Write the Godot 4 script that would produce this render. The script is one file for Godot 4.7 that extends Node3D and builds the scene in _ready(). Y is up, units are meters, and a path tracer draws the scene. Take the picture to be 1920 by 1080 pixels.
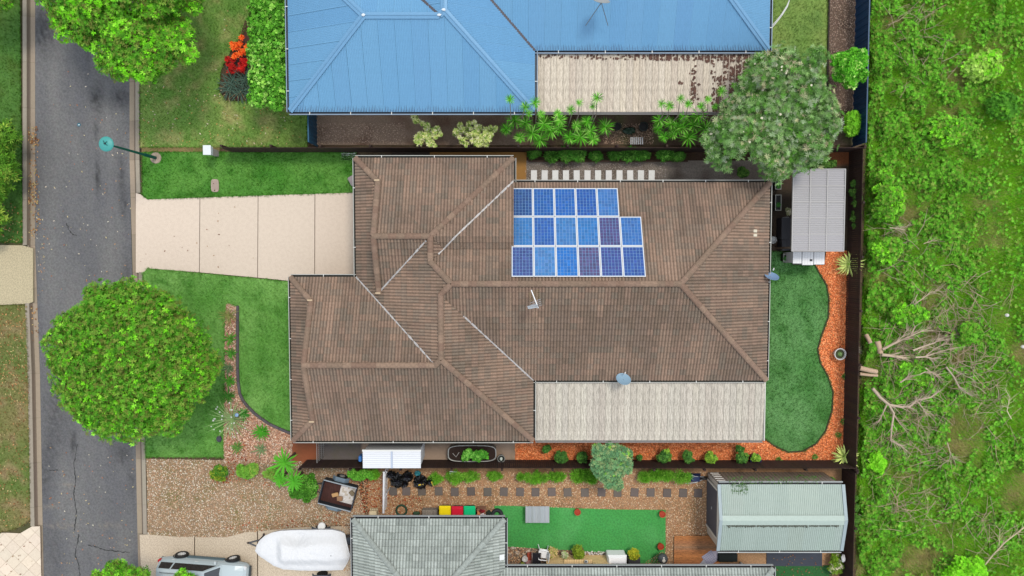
extends Node3D
# A suburban block seen from a drone: camera 34 m up, looking almost straight down.
# World axes: x to the right of the picture, z towards its bottom, y up. Metres.

const FPX := 1224.0      # focal length in photo pixels
const HC := 34.0         # camera height
const TT := 0.0466       # tangent of the camera's tilt
const EXPO := 2.0       # how bright a level white sheet renders (sets base colours)
const GH := 0.1          # yard level, one kerb above the road
const EAVE := 2.5

var rng := RandomNumberGenerator.new()
var counts := {}
var mats := {}
var noise := FastNoiseLite.new()
var noise2 := FastNoiseLite.new()
var noise3 := FastNoiseLite.new()

# ---------------------------------------------------------------- mesh builder
class MB:
	var v := PackedVector3Array()
	var n := PackedVector3Array()
	var c := PackedColorArray()
	var col := Color(1, 1, 1)
	func raw(a: Vector3, b: Vector3, d: Vector3, na: Vector3, nb: Vector3, nd: Vector3, ca: Color, cb: Color, cd: Color) -> void:
		v.append(a); v.append(d); v.append(b)
		n.append(na); n.append(nd); n.append(nb)
		c.append(ca); c.append(cd); c.append(cb)
	func tri(a: Vector3, b: Vector3, d: Vector3) -> void:   # counter-clockwise seen from outside
		var m := (b - a).cross(d - a)
		if m.length_squared() < 1e-14:
			return
		m = m.normalized()
		raw(a, b, d, m, m, m, col, col, col)
	func quad(a: Vector3, b: Vector3, d: Vector3, e: Vector3) -> void:
		tri(a, b, d)
		tri(a, d, e)
	func box(x0: float, y0: float, z0: float, x1: float, y1: float, z1: float) -> void:
		obox(Transform3D(Basis(), Vector3((x0 + x1) / 2, (y0 + y1) / 2, (z0 + z1) / 2)), Vector3(absf(x1 - x0), absf(y1 - y0), absf(z1 - z0)))
	func obox(t: Transform3D, s: Vector3, b := 0.0) -> void:   # a box with all edges chamfered by b
		var h := s / 2
		if b <= 0.0:
			var p: Array[Vector3] = []
			for k in 8:
				p.append(t * Vector3(h.x * (1 if k & 1 else -1), h.y * (1 if k & 2 else -1), h.z * (1 if k & 4 else -1)))
			quad(p[4], p[5], p[7], p[6]); quad(p[1], p[0], p[2], p[3]); quad(p[5], p[1], p[3], p[7])
			quad(p[0], p[4], p[6], p[2]); quad(p[6], p[7], p[3], p[2]); quad(p[0], p[1], p[5], p[4])
			return
		var q := func(sx: int, sy: int, sz: int, ax: int) -> Vector3:
			return t * Vector3(sx * (h.x - (0.0 if ax == 0 else b)), sy * (h.y - (0.0 if ax == 1 else b)), sz * (h.z - (0.0 if ax == 2 else b)))
		for s1 in [-1, 1]:
			_face(q.call(s1, -1, -1, 0), q.call(s1, 1, -1, 0), q.call(s1, 1, 1, 0), q.call(s1, -1, 1, 0), t.origin)
			_face(q.call(-1, s1, -1, 1), q.call(-1, s1, 1, 1), q.call(1, s1, 1, 1), q.call(1, s1, -1, 1), t.origin)
			_face(q.call(-1, -1, s1, 2), q.call(1, -1, s1, 2), q.call(1, 1, s1, 2), q.call(-1, 1, s1, 2), t.origin)
			for s2 in [-1, 1]:
				_face(q.call(-1, s1, s2, 1), q.call(1, s1, s2, 1), q.call(1, s1, s2, 2), q.call(-1, s1, s2, 2), t.origin)
				_face(q.call(s1, -1, s2, 0), q.call(s1, 1, s2, 0), q.call(s1, 1, s2, 2), q.call(s1, -1, s2, 2), t.origin)
				_face(q.call(s1, s2, -1, 0), q.call(s1, s2, 1, 0), q.call(s1, s2, 1, 1), q.call(s1, s2, -1, 1), t.origin)
				for s3 in [-1, 1]:
					_tri_out(q.call(s1, s2, s3, 0), q.call(s1, s2, s3, 1), q.call(s1, s2, s3, 2), t.origin)
	func _tri_out(a: Vector3, b: Vector3, d: Vector3, o: Vector3) -> void:
		if (b - a).cross(d - a).dot(a + b + d - 3.0 * o) < 0:
			tri(a, d, b)
		else:
			tri(a, b, d)
	func _face(a: Vector3, b: Vector3, d: Vector3, e: Vector3, o: Vector3) -> void:
		_tri_out(a, b, d, o)
		_tri_out(a, d, e, o)
	func tube(pts: Array, rad: Array, seg := 6, caps := true) -> void:
		var rings := []
		var side := Vector3.ZERO
		for i in pts.size():
			var d: Vector3 = (pts[mini(i + 1, pts.size() - 1)] - pts[maxi(i - 1, 0)]).normalized()
			if side == Vector3.ZERO:
				side = d.cross(Vector3.UP if absf(d.y) < 0.9 else Vector3.RIGHT).normalized()
			side = (side - d * side.dot(d)).normalized()
			var up := d.cross(side)
			var ring := []
			for k in seg:
				var a := TAU * k / seg
				ring.append(side * cos(a) + up * sin(a))
			rings.append(ring)
		for i in pts.size() - 1:
			for k in seg:
				var k2 := (k + 1) % seg
				var a0: Vector3 = rings[i][k]
				var a1: Vector3 = rings[i][k2]
				var b0: Vector3 = rings[i + 1][k]
				var b1: Vector3 = rings[i + 1][k2]
				var r0: float = rad[i]
				var r1: float = rad[i + 1]
				var p0: Vector3 = pts[i]
				var p1: Vector3 = pts[i + 1]
				raw(p0 + a0 * r0, p0 + a1 * r0, p1 + b1 * r1, a0, a1, b1, col, col, col)
				raw(p0 + a0 * r0, p1 + b1 * r1, p1 + b0 * r1, a0, b1, b0, col, col, col)
		if caps:
			for e in [0, pts.size() - 1]:
				var p: Vector3 = pts[e]
				var r: float = rad[e]
				for k in seg:
					var a: Vector3 = p + rings[e][k] * r
					var b: Vector3 = p + rings[e][(k + 1) % seg] * r
					if e == 0:
						tri(p, b, a)
					else:
						tri(p, a, b)
	func lathe(prof: Array, seg := 12, t := Transform3D()) -> void:   # prof: Vector2(radius, y) from bottom to top, outside
		for i in prof.size() - 1:
			var a: Vector2 = prof[i]
			var b: Vector2 = prof[i + 1]
			var e := b - a
			var m := Vector2(e.y, -e.x).normalized()
			for k in seg:
				var t0 := TAU * k / seg
				var t1 := TAU * (k + 1) / seg
				var d0 := Vector3(cos(t0), 0, -sin(t0))
				var d1 := Vector3(cos(t1), 0, -sin(t1))
				var n0 := t.basis * (d0 * m.x + Vector3.UP * m.y)
				var n1 := t.basis * (d1 * m.x + Vector3.UP * m.y)
				var p00 := t * (d0 * a.x + Vector3.UP * a.y)
				var p01 := t * (d1 * a.x + Vector3.UP * a.y)
				var p10 := t * (d0 * b.x + Vector3.UP * b.y)
				var p11 := t * (d1 * b.x + Vector3.UP * b.y)
				if a.x > 1e-5:
					raw(p00, p01, p11, n0, n1, n1, col, col, col)
				if b.x > 1e-5:
					raw(p00, p11, p10, n0, n1, n0, col, col, col)
	func blob(o: Vector3, r: Vector3, seg: int, ns: FastNoiseLite, amp: float, freq := 1.0) -> void:
		var g := []
		for i in seg + 1:
			var row := []
			var ph := PI * i / seg
			for k in seg * 2 + 1:
				var th := TAU * (k % (seg * 2)) / (seg * 2)
				var d := Vector3(sin(ph) * cos(th), cos(ph), sin(ph) * sin(th))
				var q := o * 3.7 + d * freq * 40.0
				row.append(o + d * r * (1.0 + amp * ns.get_noise_3d(q.x, q.y, q.z)))
			g.append(row)
		for i in seg:
			for k in seg * 2:
				_tri_out(g[i][k], g[i][k + 1], g[i + 1][k + 1], o)
				_tri_out(g[i][k], g[i + 1][k + 1], g[i + 1][k], o)
	func prism(p: PackedVector2Array, y0: float, y1: float, bev := 0.0) -> void:
		var q := p
		if Geometry2D.is_polygon_clockwise(q):
			q = p.duplicate()
			q.reverse()
		var top := q
		if bev > 0.0:
			var off := Geometry2D.offset_polygon(q, -bev)
			if off.size() == 1 and off[0].size() == q.size():
				top = off[0]
		var ix := Geometry2D.triangulate_polygon(top)
		for i in range(0, ix.size(), 3):
			var a := Vector3(top[ix[i]].x, y1, top[ix[i]].y)
			var b := Vector3(top[ix[i + 1]].x, y1, top[ix[i + 1]].y)
			var d := Vector3(top[ix[i + 2]].x, y1, top[ix[i + 2]].y)
			if (b - a).cross(d - a).y < 0:
				tri(a, d, b)
			else:
				tri(a, b, d)
		var cen := Vector2.ZERO
		for w in q:
			cen += w / q.size()
		var ym := y1 - bev
		for i in q.size():
			var a := q[i]
			var b := q[(i + 1) % q.size()]
			quad(Vector3(b.x, y0, b.y), Vector3(a.x, y0, a.y), Vector3(a.x, ym, a.y), Vector3(b.x, ym, b.y))
			if bev > 0.0 and top.size() == q.size():
				var best := 0
				for k in top.size():
					if top[k].distance_squared_to(a) < top[best].distance_squared_to(a):
						best = k
				var a2 := top[best]
				var b2 := top[(best + 1) % top.size()]
				quad(Vector3(b.x, ym, b.y), Vector3(a.x, ym, a.y), Vector3(a2.x, y1, a2.y), Vector3(b2.x, y1, b2.y))
	func ribbon(pts: Array, wid: Array, lift := 0.0) -> void:   # a flat strip along a line of points
		for i in pts.size() - 1:
			var p0: Vector3 = pts[i] + Vector3.UP * lift
			var p1: Vector3 = pts[i + 1] + Vector3.UP * lift
			var d0: Vector3 = (pts[mini(i + 1, pts.size() - 1)] - pts[maxi(i - 1, 0)]).normalized()
			var d1: Vector3 = (pts[mini(i + 2, pts.size() - 1)] - pts[i]).normalized()
			var s0 := Vector3(-d0.z, 0, d0.x).normalized() * float(wid[i]) / 2
			var s1 := Vector3(-d1.z, 0, d1.x).normalized() * float(wid[i + 1]) / 2
			quad(p0 + s0, p1 + s1, p1 - s1, p0 - s0)
	func loft(secs: Array, closed_ends := true) -> void:   # rings of equal size
		for i in secs.size() - 1:
			var k: int = secs[i].size()
			for j in k:
				var j2: int = (j + 1) % k
				quad(secs[i][j], secs[i][j2], secs[i + 1][j2], secs[i + 1][j])
		if closed_ends:
			for e in [0, secs.size() - 1]:
				var m := Vector3.ZERO
				for p in secs[e]:
					m += p / secs[e].size()
				for j in secs[e].size():
					if e == 0:
						tri(m, secs[e][(j + 1) % secs[e].size()], secs[e][j])
					else:
						tri(m, secs[e][j], secs[e][(j + 1) % secs[e].size()])
	func mesh(m: Material, off := Vector3.ZERO) -> ArrayMesh:
		var am := ArrayMesh.new()
		if v.is_empty():
			return am
		var arr := []
		arr.resize(Mesh.ARRAY_MAX)
		var w := v
		if off != Vector3.ZERO:
			w = PackedVector3Array()
			w.resize(v.size())
			for i in v.size():
				w[i] = v[i] - off
		arr[Mesh.ARRAY_VERTEX] = w
		arr[Mesh.ARRAY_NORMAL] = n
		arr[Mesh.ARRAY_COLOR] = c
		am.add_surface_from_arrays(Mesh.PRIMITIVE_TRIANGLES, arr)
		am.surface_set_material(0, m)
		return am

# ---------------------------------------------------------------- picture <-> place
func at(u: float, v: float, h := GH) -> Vector3:   # the point at height h that the photo shows at pixel (u, v)
	var a := (u - 960.0) / FPX
	var b := (540.0 - v) / FPX
	var co := 1.0 / sqrt(1.0 + TT * TT)
	var si := TT * co
	var d := Vector3(a, -co - b * si, si - b * co)
	var t := (h - HC) / d.y
	return Vector3(0, HC, 0) + d * t

func at2(u: float, v: float, h := GH) -> Vector2:
	var p := at(u, v, h)
	return Vector2(p.x, p.z)

func pts(a: Array, h := GH) -> Array:
	var o := []
	for i in range(0, a.size(), 2):
		o.append(at(a[i], a[i + 1], h))
	return o

func poly(a: Array, h := GH) -> PackedVector2Array:
	var o := PackedVector2Array()
	for i in range(0, a.size(), 2):
		o.append(at2(a[i], a[i + 1], h))
	return o

# ---------------------------------------------------------------- colours and materials
func lin(r: float, g: float, b: float) -> Color:
	return Color(r / 255.0, g / 255.0, b / 255.0).srgb_to_linear()

func K(r: float, g: float, b: float, gain := 1.0) -> Color:   # base colour (linear) of a surface that shows as that sRGB colour in the open
	var c := lin(r, g, b) * (gain / EXPO)
	c.a = 1.0
	return c

func vary(c: Color, amt: float) -> Color:
	var f := 1.0 + rng.randf_range(-amt, amt)
	return Color(c.r * f * (1 + rng.randf_range(-amt, amt) * 0.25), c.g * f, c.b * f * (1 + rng.randf_range(-amt, amt) * 0.25))

func grain(seed_: int, fine: float, coarse: float, wf: float, lo: float, hi: float, size := 512) -> ImageTexture:
	var a := FastNoiseLite.new()
	a.seed = seed_; a.noise_type = FastNoiseLite.TYPE_SIMPLEX; a.frequency = fine; a.fractal_octaves = 3; a.fractal_gain = 0.7
	var b := FastNoiseLite.new()
	b.seed = seed_ + 1; b.noise_type = FastNoiseLite.TYPE_SIMPLEX; b.frequency = coarse; b.fractal_octaves = 4
	var ia := a.get_seamless_image(size, size).get_data()
	var ib := b.get_seamless_image(size, size).get_data()
	var o := PackedByteArray()
	o.resize(size * size)
	for i in size * size:
		var t := (ia[i] * wf + ib[i] * (1.0 - wf)) / 255.0
		o[i] = int(255.0 * clampf(lo + (hi - lo) * t, 0, 1))
	var im := Image.create_from_data(size, size, false, Image.FORMAT_L8, o)
	im.convert(Image.FORMAT_RGB8)
	im.generate_mipmaps()
	return ImageTexture.create_from_image(im)

func bump(seed_: int, fine: float, strength: float, size := 512) -> ImageTexture:
	var a := FastNoiseLite.new()
	a.seed = seed_; a.noise_type = FastNoiseLite.TYPE_SIMPLEX; a.frequency = fine; a.fractal_octaves = 4; a.fractal_gain = 0.6
	var im := a.get_seamless_image(size, size)
	im.bump_map_to_normal_map(strength)
	return ImageTexture.create_from_image(im)

func material(key: String, rough := 0.85, metal := 0.0, tex: Texture2D = null, scale := Vector3.ONE, nrm: Texture2D = null, nscale := 1.0) -> StandardMaterial3D:
	if mats.has(key):
		return mats[key]
	var m := StandardMaterial3D.new()
	m.vertex_color_use_as_albedo = true
	m.roughness = rough
	m.metallic = metal
	m.metallic_specular = 0.4
	if tex:
		m.albedo_texture = tex
		m.albedo_color = Color(1, 1, 1)
	if nrm:
		m.normal_enabled = true
		m.normal_texture = nrm
		m.normal_scale = nscale
	if tex or nrm:
		m.uv1_triplanar = true
		m.uv1_world_triplanar = true
		m.uv1_scale = scale
	mats[key] = m
	return m

func make_materials() -> void:
	var g_fine := grain(3, 0.11, 0.012, 0.6, 0.62, 1.1)
	var g_soft := grain(9, 0.09, 0.02, 0.7, 0.9, 1.06)
	var g_rough := grain(17, 0.2, 0.02, 0.7, 0.55, 1.2)
	var n_fine := bump(5, 0.15, 4.0)
	material("plain", 0.8)
	material("gloss", 0.25)
	material("satin", 0.5)
	material("metal", 0.4, 0.55)
	material("chrome", 0.2, 0.9)
	material("asphalt", 0.92, 0, g_rough, Vector3.ONE * 0.55, n_fine, 0.6)
	material("lawn", 0.95, 0, g_rough, Vector3.ONE * 0.6, n_fine, 1.0)
	material("concrete", 0.9, 0, g_soft, Vector3.ONE * 0.35)
	material("aggregate", 0.9, 0, g_rough, Vector3.ONE * 0.8, n_fine, 0.8)
	material("soil", 0.95, 0, g_rough, Vector3.ONE * 0.7, n_fine, 1.0)
	material("tile", 0.85, 0, g_fine, Vector3.ONE * 0.9)
	material("sheet_metal", 0.45, 0.1, g_soft, Vector3.ONE * 0.3)
	material("weathered", 0.85, 0, grain(23, 0.07, 0.02, 0.55, 0.5, 1.2), Vector3(1.6, 0.3, 0.16))
	material("timber", 0.8, 0, grain(29, 0.06, 0.02, 0.5, 0.45, 1.2), Vector3(0.25, 1.0, 2.2))
	material("cloth", 0.9, 0, g_soft, Vector3.ONE * 0.7)
	material("bark", 0.95, 0, g_fine, Vector3(2, 1, 2))
	material("rubber", 0.7)
	material("bag", 0.22)
	material("cells", 0.18)
	for k in ["leaf", "grass"]:
		var m := material(k, 0.6 if k == "leaf" else 0.8)
		m.cull_mode = BaseMaterial3D.CULL_DISABLED
		m.metallic_specular = 0.15
		m.backlight_enabled = true
		m.backlight = Color(0.28, 0.4, 0.1)
	var w := StandardMaterial3D.new()
	w.albedo_color = Color(0.08, 0.1, 0.12, 1)
	w.roughness = 0.08
	w.metallic_specular = 0.6
	mats["glass"] = w
	var pc := StandardMaterial3D.new()   # twin-wall roof sheet: milky, lets a little light through
	pc.vertex_color_use_as_albedo = true
	pc.roughness = 0.4
	pc.backlight_enabled = true
	pc.backlight = Color(0.2, 0.2, 0.2)
	mats["milky"] = pc

# ---------------------------------------------------------------- nodes
func numbered(parent: Node, called: String) -> String:
	var key := str(parent.get_instance_id()) + "/" + called
	var k: int = counts.get(key, 0)
	counts[key] = k + 1
	return called if k == 0 else "%s_%03d" % [called, k]

func tag(o: Node, label: String, category: String, group := "", kind := "") -> void:
	o.set_meta("label", label)
	o.set_meta("category", category)
	if group:
		o.set_meta("group", group)
	if kind:
		o.set_meta("kind", kind)

func thing(called: String, label: String, category: String, pos := Vector3.ZERO, group := "", turn := 0.0) -> Node3D:
	var o := Node3D.new()
	o.name = numbered(self, called)
	add_child(o)
	o.position = pos
	o.rotation.y = turn
	tag(o, label, category, group)
	return o

func part(parent: Node3D, called: String, mb: MB, m: String, label := "") -> MeshInstance3D:   # shape in the parent's own axes
	return put(parent, called, mb.mesh(mats[m]), Transform3D(), label)

func partw(parent: Node3D, called: String, mb: MB, m: String, label := "") -> MeshInstance3D:   # shape in world axes under an unturned thing at the top level or its part
	var off := Vector3.ZERO
	var p: Node = parent
	while p != self:
		off += (p as Node3D).position
		p = p.get_parent()
	return put(parent, called, mb.mesh(mats[m], off), Transform3D(), label)

func gp(o: Node3D) -> Vector3:
	var off := Vector3.ZERO
	var p: Node = o
	while p != self:
		off += (p as Node3D).position
		p = p.get_parent()
	return off

func put(parent: Node3D, called: String, mesh: Mesh, t := Transform3D(), label := "") -> MeshInstance3D:
	var o := MeshInstance3D.new()
	o.name = numbered(parent, called)
	o.mesh = mesh
	o.transform = t
	parent.add_child(o)
	if label:
		o.set_meta("label", label)
	return o

func solo(called: String, mb: MB, m: String, label: String, category: String, pos := Vector3.ZERO, group := "") -> MeshInstance3D:
	var o := put(self, called, mb.mesh(mats[m], pos))
	o.position = pos
	tag(o, label, category, group)
	return o

func struct(called: String, mb: MB, m: String, label := "", category := "") -> MeshInstance3D:
	var o := put(self, called, mb.mesh(mats[m]))
	o.set_meta("kind", "structure")
	if label:
		o.set_meta("label", label)
		o.set_meta("category", category)
	return o

class Many:
	var t: Array[Transform3D] = []
	var c := PackedColorArray()
	func add(x: Transform3D, k: Color) -> void:
		t.append(x)
		c.append(k)

func many(parent: Node3D, called: String, mesh: Mesh, list: Many, label := "", category := "", stuff := true) -> MultiMeshInstance3D:
	var mm := MultiMesh.new()
	mm.transform_format = MultiMesh.TRANSFORM_3D
	mm.use_colors = true
	mm.mesh = mesh
	mm.instance_count = list.t.size()
	for i in list.t.size():
		mm.set_instance_transform(i, list.t[i])
		mm.set_instance_color(i, list.c[i])
	var o := MultiMeshInstance3D.new()
	o.name = numbered(parent, called)
	o.multimesh = mm
	parent.add_child(o)
	if stuff:
		o.set_meta("kind", "stuff")
	if label:
		o.set_meta("label", label)
	if category:
		o.set_meta("category", category)
	return o

func spin(y: float, tilt := 0.0, dir := 0.0) -> Basis:
	return Basis(Vector3(cos(dir), 0, sin(dir)), tilt) * Basis(Vector3.UP, y)

# ---------------------------------------------------------------- sheets of ground, with colour that varies over them
func sheet(mb: MB, p: PackedVector2Array, y: float, cell: float, cf: Callable, hf = null) -> void:
	var lo := p[0]
	var hi := p[0]
	for q in p:
		lo = lo.min(q)
		hi = hi.max(q)
	lo -= Vector2.ONE * 0.001
	var nx := int(ceil((hi.x - lo.x) / cell)) + 1
	var nz := int(ceil((hi.y - lo.y) / cell)) + 1
	var ins := []
	var cols := []
	var hs := []
	for j in nz + 1:
		var r1 := PackedByteArray()
		var r2 := PackedColorArray()
		var r3 := PackedFloat32Array()
		for i in nx + 1:
			var q := lo + Vector2(i, j) * cell
			r1.append(1 if Geometry2D.is_point_in_polygon(q, p) else 0)
			r2.append(cf.call(q.x, q.y))
			r3.append(y + (float(hf.call(q.x, q.y)) if hf != null else 0.0))
		ins.append(r1)
		cols.append(r2)
		hs.append(r3)
	# cells that the outline passes through
	var edge := {}
	for i in p.size():
		var a := p[i]
		var b := p[(i + 1) % p.size()]
		var steps := int(a.distance_to(b) / (cell * 0.2)) + 2
		for k in steps + 1:
			var q := (a.lerp(b, float(k) / steps) - lo) / cell
			edge[Vector2i(int(q.x), int(q.y))] = true
	for j in nz:
		for i in nx:
			var s: int = ins[j][i] + ins[j][i + 1] + ins[j + 1][i] + ins[j + 1][i + 1]
			var onedge := edge.has(Vector2i(i, j))
			if s == 0 and not onedge:
				continue
			var q := lo + Vector2(i, j) * cell
			if not onedge and s == 4:
				var a := Vector3(q.x, hs[j][i], q.y)
				var b := Vector3(q.x + cell, hs[j][i + 1], q.y)
				var d := Vector3(q.x + cell, hs[j + 1][i + 1], q.y + cell)
				var e := Vector3(q.x, hs[j + 1][i], q.y + cell)
				var m1 := (d - a).cross(b - a).normalized()
				var m2 := (e - a).cross(d - a).normalized()
				mb.raw(a, d, b, m1, m1, m1, cols[j][i], cols[j + 1][i + 1], cols[j][i + 1])
				mb.raw(a, e, d, m2, m2, m2, cols[j][i], cols[j + 1][i], cols[j + 1][i + 1])
				continue
			var sq := PackedVector2Array([q, q + Vector2(cell, 0), q + Vector2(cell, cell), q + Vector2(0, cell)])
			for part_ in Geometry2D.intersect_polygons(sq, p):
				var ix := Geometry2D.triangulate_polygon(part_)
				for k in range(0, ix.size(), 3):
					var w := []
					var kc := []
					for z in 3:
						var g: Vector2 = part_[ix[k + z]]
						w.append(Vector3(g.x, y + (float(hf.call(g.x, g.y)) if hf != null else 0.0), g.y))
						kc.append(cf.call(g.x, g.y))
					var m: Vector3 = (w[1] - w[0]).cross(w[2] - w[0])
					if m.y < 0:
						mb.raw(w[0], w[2], w[1], -m.normalized(), -m.normalized(), -m.normalized(), kc[0], kc[2], kc[1])
					else:
						mb.raw(w[0], w[1], w[2], m.normalized(), m.normalized(), m.normalized(), kc[0], kc[1], kc[2])

func blend(a: Color, b: Color, t: float) -> Color:
	return a.lerp(b, clampf(t, 0, 1))

# patches: colour a, drifting to b and c with broad and fine noise
func patchy(a: Color, b: Color, c: Color, f1 := 1.0, f2 := 1.0) -> Callable:
	return func(x: float, z: float) -> Color:
		var t := 0.5 + 0.9 * noise.get_noise_2d(x * f1, z * f1)
		var s := noise2.get_noise_2d(x * f2 + 50.0, z * f2)
		return blend(blend(a, b, t), c, s * 1.6)

func scatter(p: PackedVector2Array, per_m2: float, f: Callable, holes := []) -> void:
	var lo := p[0]
	var hi := p[0]
	for q in p:
		lo = lo.min(q)
		hi = hi.max(q)
	var k := int((hi.x - lo.x) * (hi.y - lo.y) * per_m2)
	for i in k:
		var q := Vector2(rng.randf_range(lo.x, hi.x), rng.randf_range(lo.y, hi.y))
		if not Geometry2D.is_point_in_polygon(q, p):
			continue
		var bad := false
		for h in holes:
			if Geometry2D.is_point_in_polygon(q, h):
				bad = true
				break
		if not bad:
			f.call(q)
# ---------------------------------------------------------------- roofs: hip roofs over rectangles, the highest plane shows
# a block: {"x0","x1","z0","z1","y","t","sides": "WENS"}
func plane_of(b: Dictionary, s: String) -> Vector3:   # height = p.x * x + p.y * z + p.z
	var t: float = b.t
	match s:
		"W": return Vector3(t, 0, b.y - b.x0 * t)
		"E": return Vector3(-t, 0, b.y + b.x1 * t)
		"N": return Vector3(0, t, b.y - b.z0 * t)
	return Vector3(0, -t, b.y + b.z1 * t)

func half(p: PackedVector2Array, a: float, b: float, c: float) -> PackedVector2Array:   # the part where a x + b z + c >= 0
	var o := PackedVector2Array()
	for i in p.size():
		var q := p[i]
		var r := p[(i + 1) % p.size()]
		var dq := a * q.x + b * q.y + c
		var dr := a * r.x + b * r.y + c
		if dq >= 0:
			o.append(q)
		if (dq >= 0) != (dr >= 0):
			o.append(q.lerp(r, dq / (dq - dr)))
	return o

func area(p: PackedVector2Array) -> float:
	var s := 0.0
	for i in p.size():
		var q := p[i]
		var r := p[(i + 1) % p.size()]
		s += q.x * r.y - r.x * q.y
	return absf(s) / 2

func rect_of(b: Dictionary) -> PackedVector2Array:
	return PackedVector2Array([Vector2(b.x0, b.z0), Vector2(b.x1, b.z0), Vector2(b.x1, b.z1), Vector2(b.x0, b.z1)])

func roof_faces(blocks: Array) -> Array:   # [{block, side, plane, polys}]
	var out := []
	for i in blocks.size():
		var b: Dictionary = blocks[i]
		for s in b.sides:
			var f := plane_of(b, s)
			var p := rect_of(b)
			for g in b.sides:
				if g != s:
					var d := plane_of(b, g) - f
					p = half(p, d.x, d.y, d.z)
			if p.size() < 3 or area(p) < 0.005:
				continue
			var polys := [p]
			for j in blocks.size():
				if j == i:
					continue
				var c: Dictionary = blocks[j]
				var q := rect_of(c)
				for g in c.sides:
					var d := plane_of(c, g) - f
					q = half(q, d.x, d.y, d.z + (1e-4 if j < i else -1e-4))
					if q.size() < 3:
						break
				if q.size() < 3 or area(q) < 0.003:
					continue
				var left := []
				for w in polys:
					for r in Geometry2D.clip_polygons(w, q):
						if r.size() >= 3 and area(r) > 0.003 and not Geometry2D.is_polygon_clockwise(r) or (r.size() >= 3 and area(r) > 0.003):
							left.append(r)
				polys = left
			if polys.size():
				out.append({"block": b, "side": s, "plane": f, "polys": polys})
	return out

func roof_height(blocks: Array, x: float, z: float) -> float:
	var best := -1.0
	for b in blocks:
		if x < b.x0 - 1e-3 or x > b.x1 + 1e-3 or z < b.z0 - 1e-3 or z > b.z1 + 1e-3:
			continue
		var h := 1e9
		for s in b.sides:
			var f := plane_of(b, s)
			h = minf(h, f.x * x + f.y * z + f.z)
		best = maxf(best, h)
	return best

const DOWN := {"S": Vector2(0, 1), "N": Vector2(0, -1), "W": Vector2(-1, 0), "E": Vector2(1, 0)}

func eave_of(b: Dictionary, s: String) -> float:
	match s:
		"S": return b.z1
		"N": return -b.z0
		"W": return -b.x0
	return b.x1

func inside_all(p: PackedVector2Array, q: PackedVector2Array) -> bool:
	for w in q:
		if not Geometry2D.is_point_in_polygon(w, p):
			return false
	return true

func drop_on(mb: MB, tri2: PackedVector2Array, p: PackedVector2Array, hf: Callable) -> void:   # the part of a plan triangle or strip inside p, raised to hf
	for w in Geometry2D.intersect_polygons(tri2, p):
		var ix := Geometry2D.triangulate_polygon(w)
		for k in range(0, ix.size(), 3):
			var a := Vector3(w[ix[k]].x, hf.call(w[ix[k]].x, w[ix[k]].y), w[ix[k]].y)
			var b := Vector3(w[ix[k + 1]].x, hf.call(w[ix[k + 1]].x, w[ix[k + 1]].y), w[ix[k + 1]].y)
			var c := Vector3(w[ix[k + 2]].x, hf.call(w[ix[k + 2]].x, w[ix[k + 2]].y), w[ix[k + 2]].y)
			if (b - a).cross(c - a).y < 0:
				mb.tri(a, c, b)
			else:
				mb.tri(a, b, c)

const TW := 0.30
const TL := 0.32

func tile_profile() -> Array:
	var o := []
	for k in 11:
		var s := TW * k / 10.0
		var r := 0.0
		var ph := fmod(s, TW / 2) / (TW / 2)
		r = 0.044 * pow(maxf(0.0, sin(PI * clampf((ph - 0.12) / 0.76, 0, 1))), 0.8)
		o.append(Vector2(s, r))
	o[10].y = 0.0
	return o

# a roof tile in its own axes: x along the eave, -z uphill, sloping by t; front edge at z = 0
func tile_mesh(mb: MB, t: float, run: float) -> void:
	var pr := tile_profile()
	for k in 10:
		var a: Vector2 = pr[k]
		var b: Vector2 = pr[k + 1]
		var f0 := Vector3(a.x, 0.036 + a.y, 0.0)
		var f1 := Vector3(b.x, 0.036 + b.y, 0.0)
		var r0 := Vector3(a.x, 0.003 + a.y + run * t, -run)
		var r1 := Vector3(b.x, 0.003 + b.y + run * t, -run)
		var keep := mb.col
		if a.y + b.y < 0.03:   # channels coloured darker to bring out the lines between rolls
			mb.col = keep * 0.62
		mb.quad(f0, f1, r1, r0)
		mb.quad(Vector3(a.x, -0.002, 0), Vector3(b.x, -0.002, 0), f1, f0)
		mb.col = keep

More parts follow.
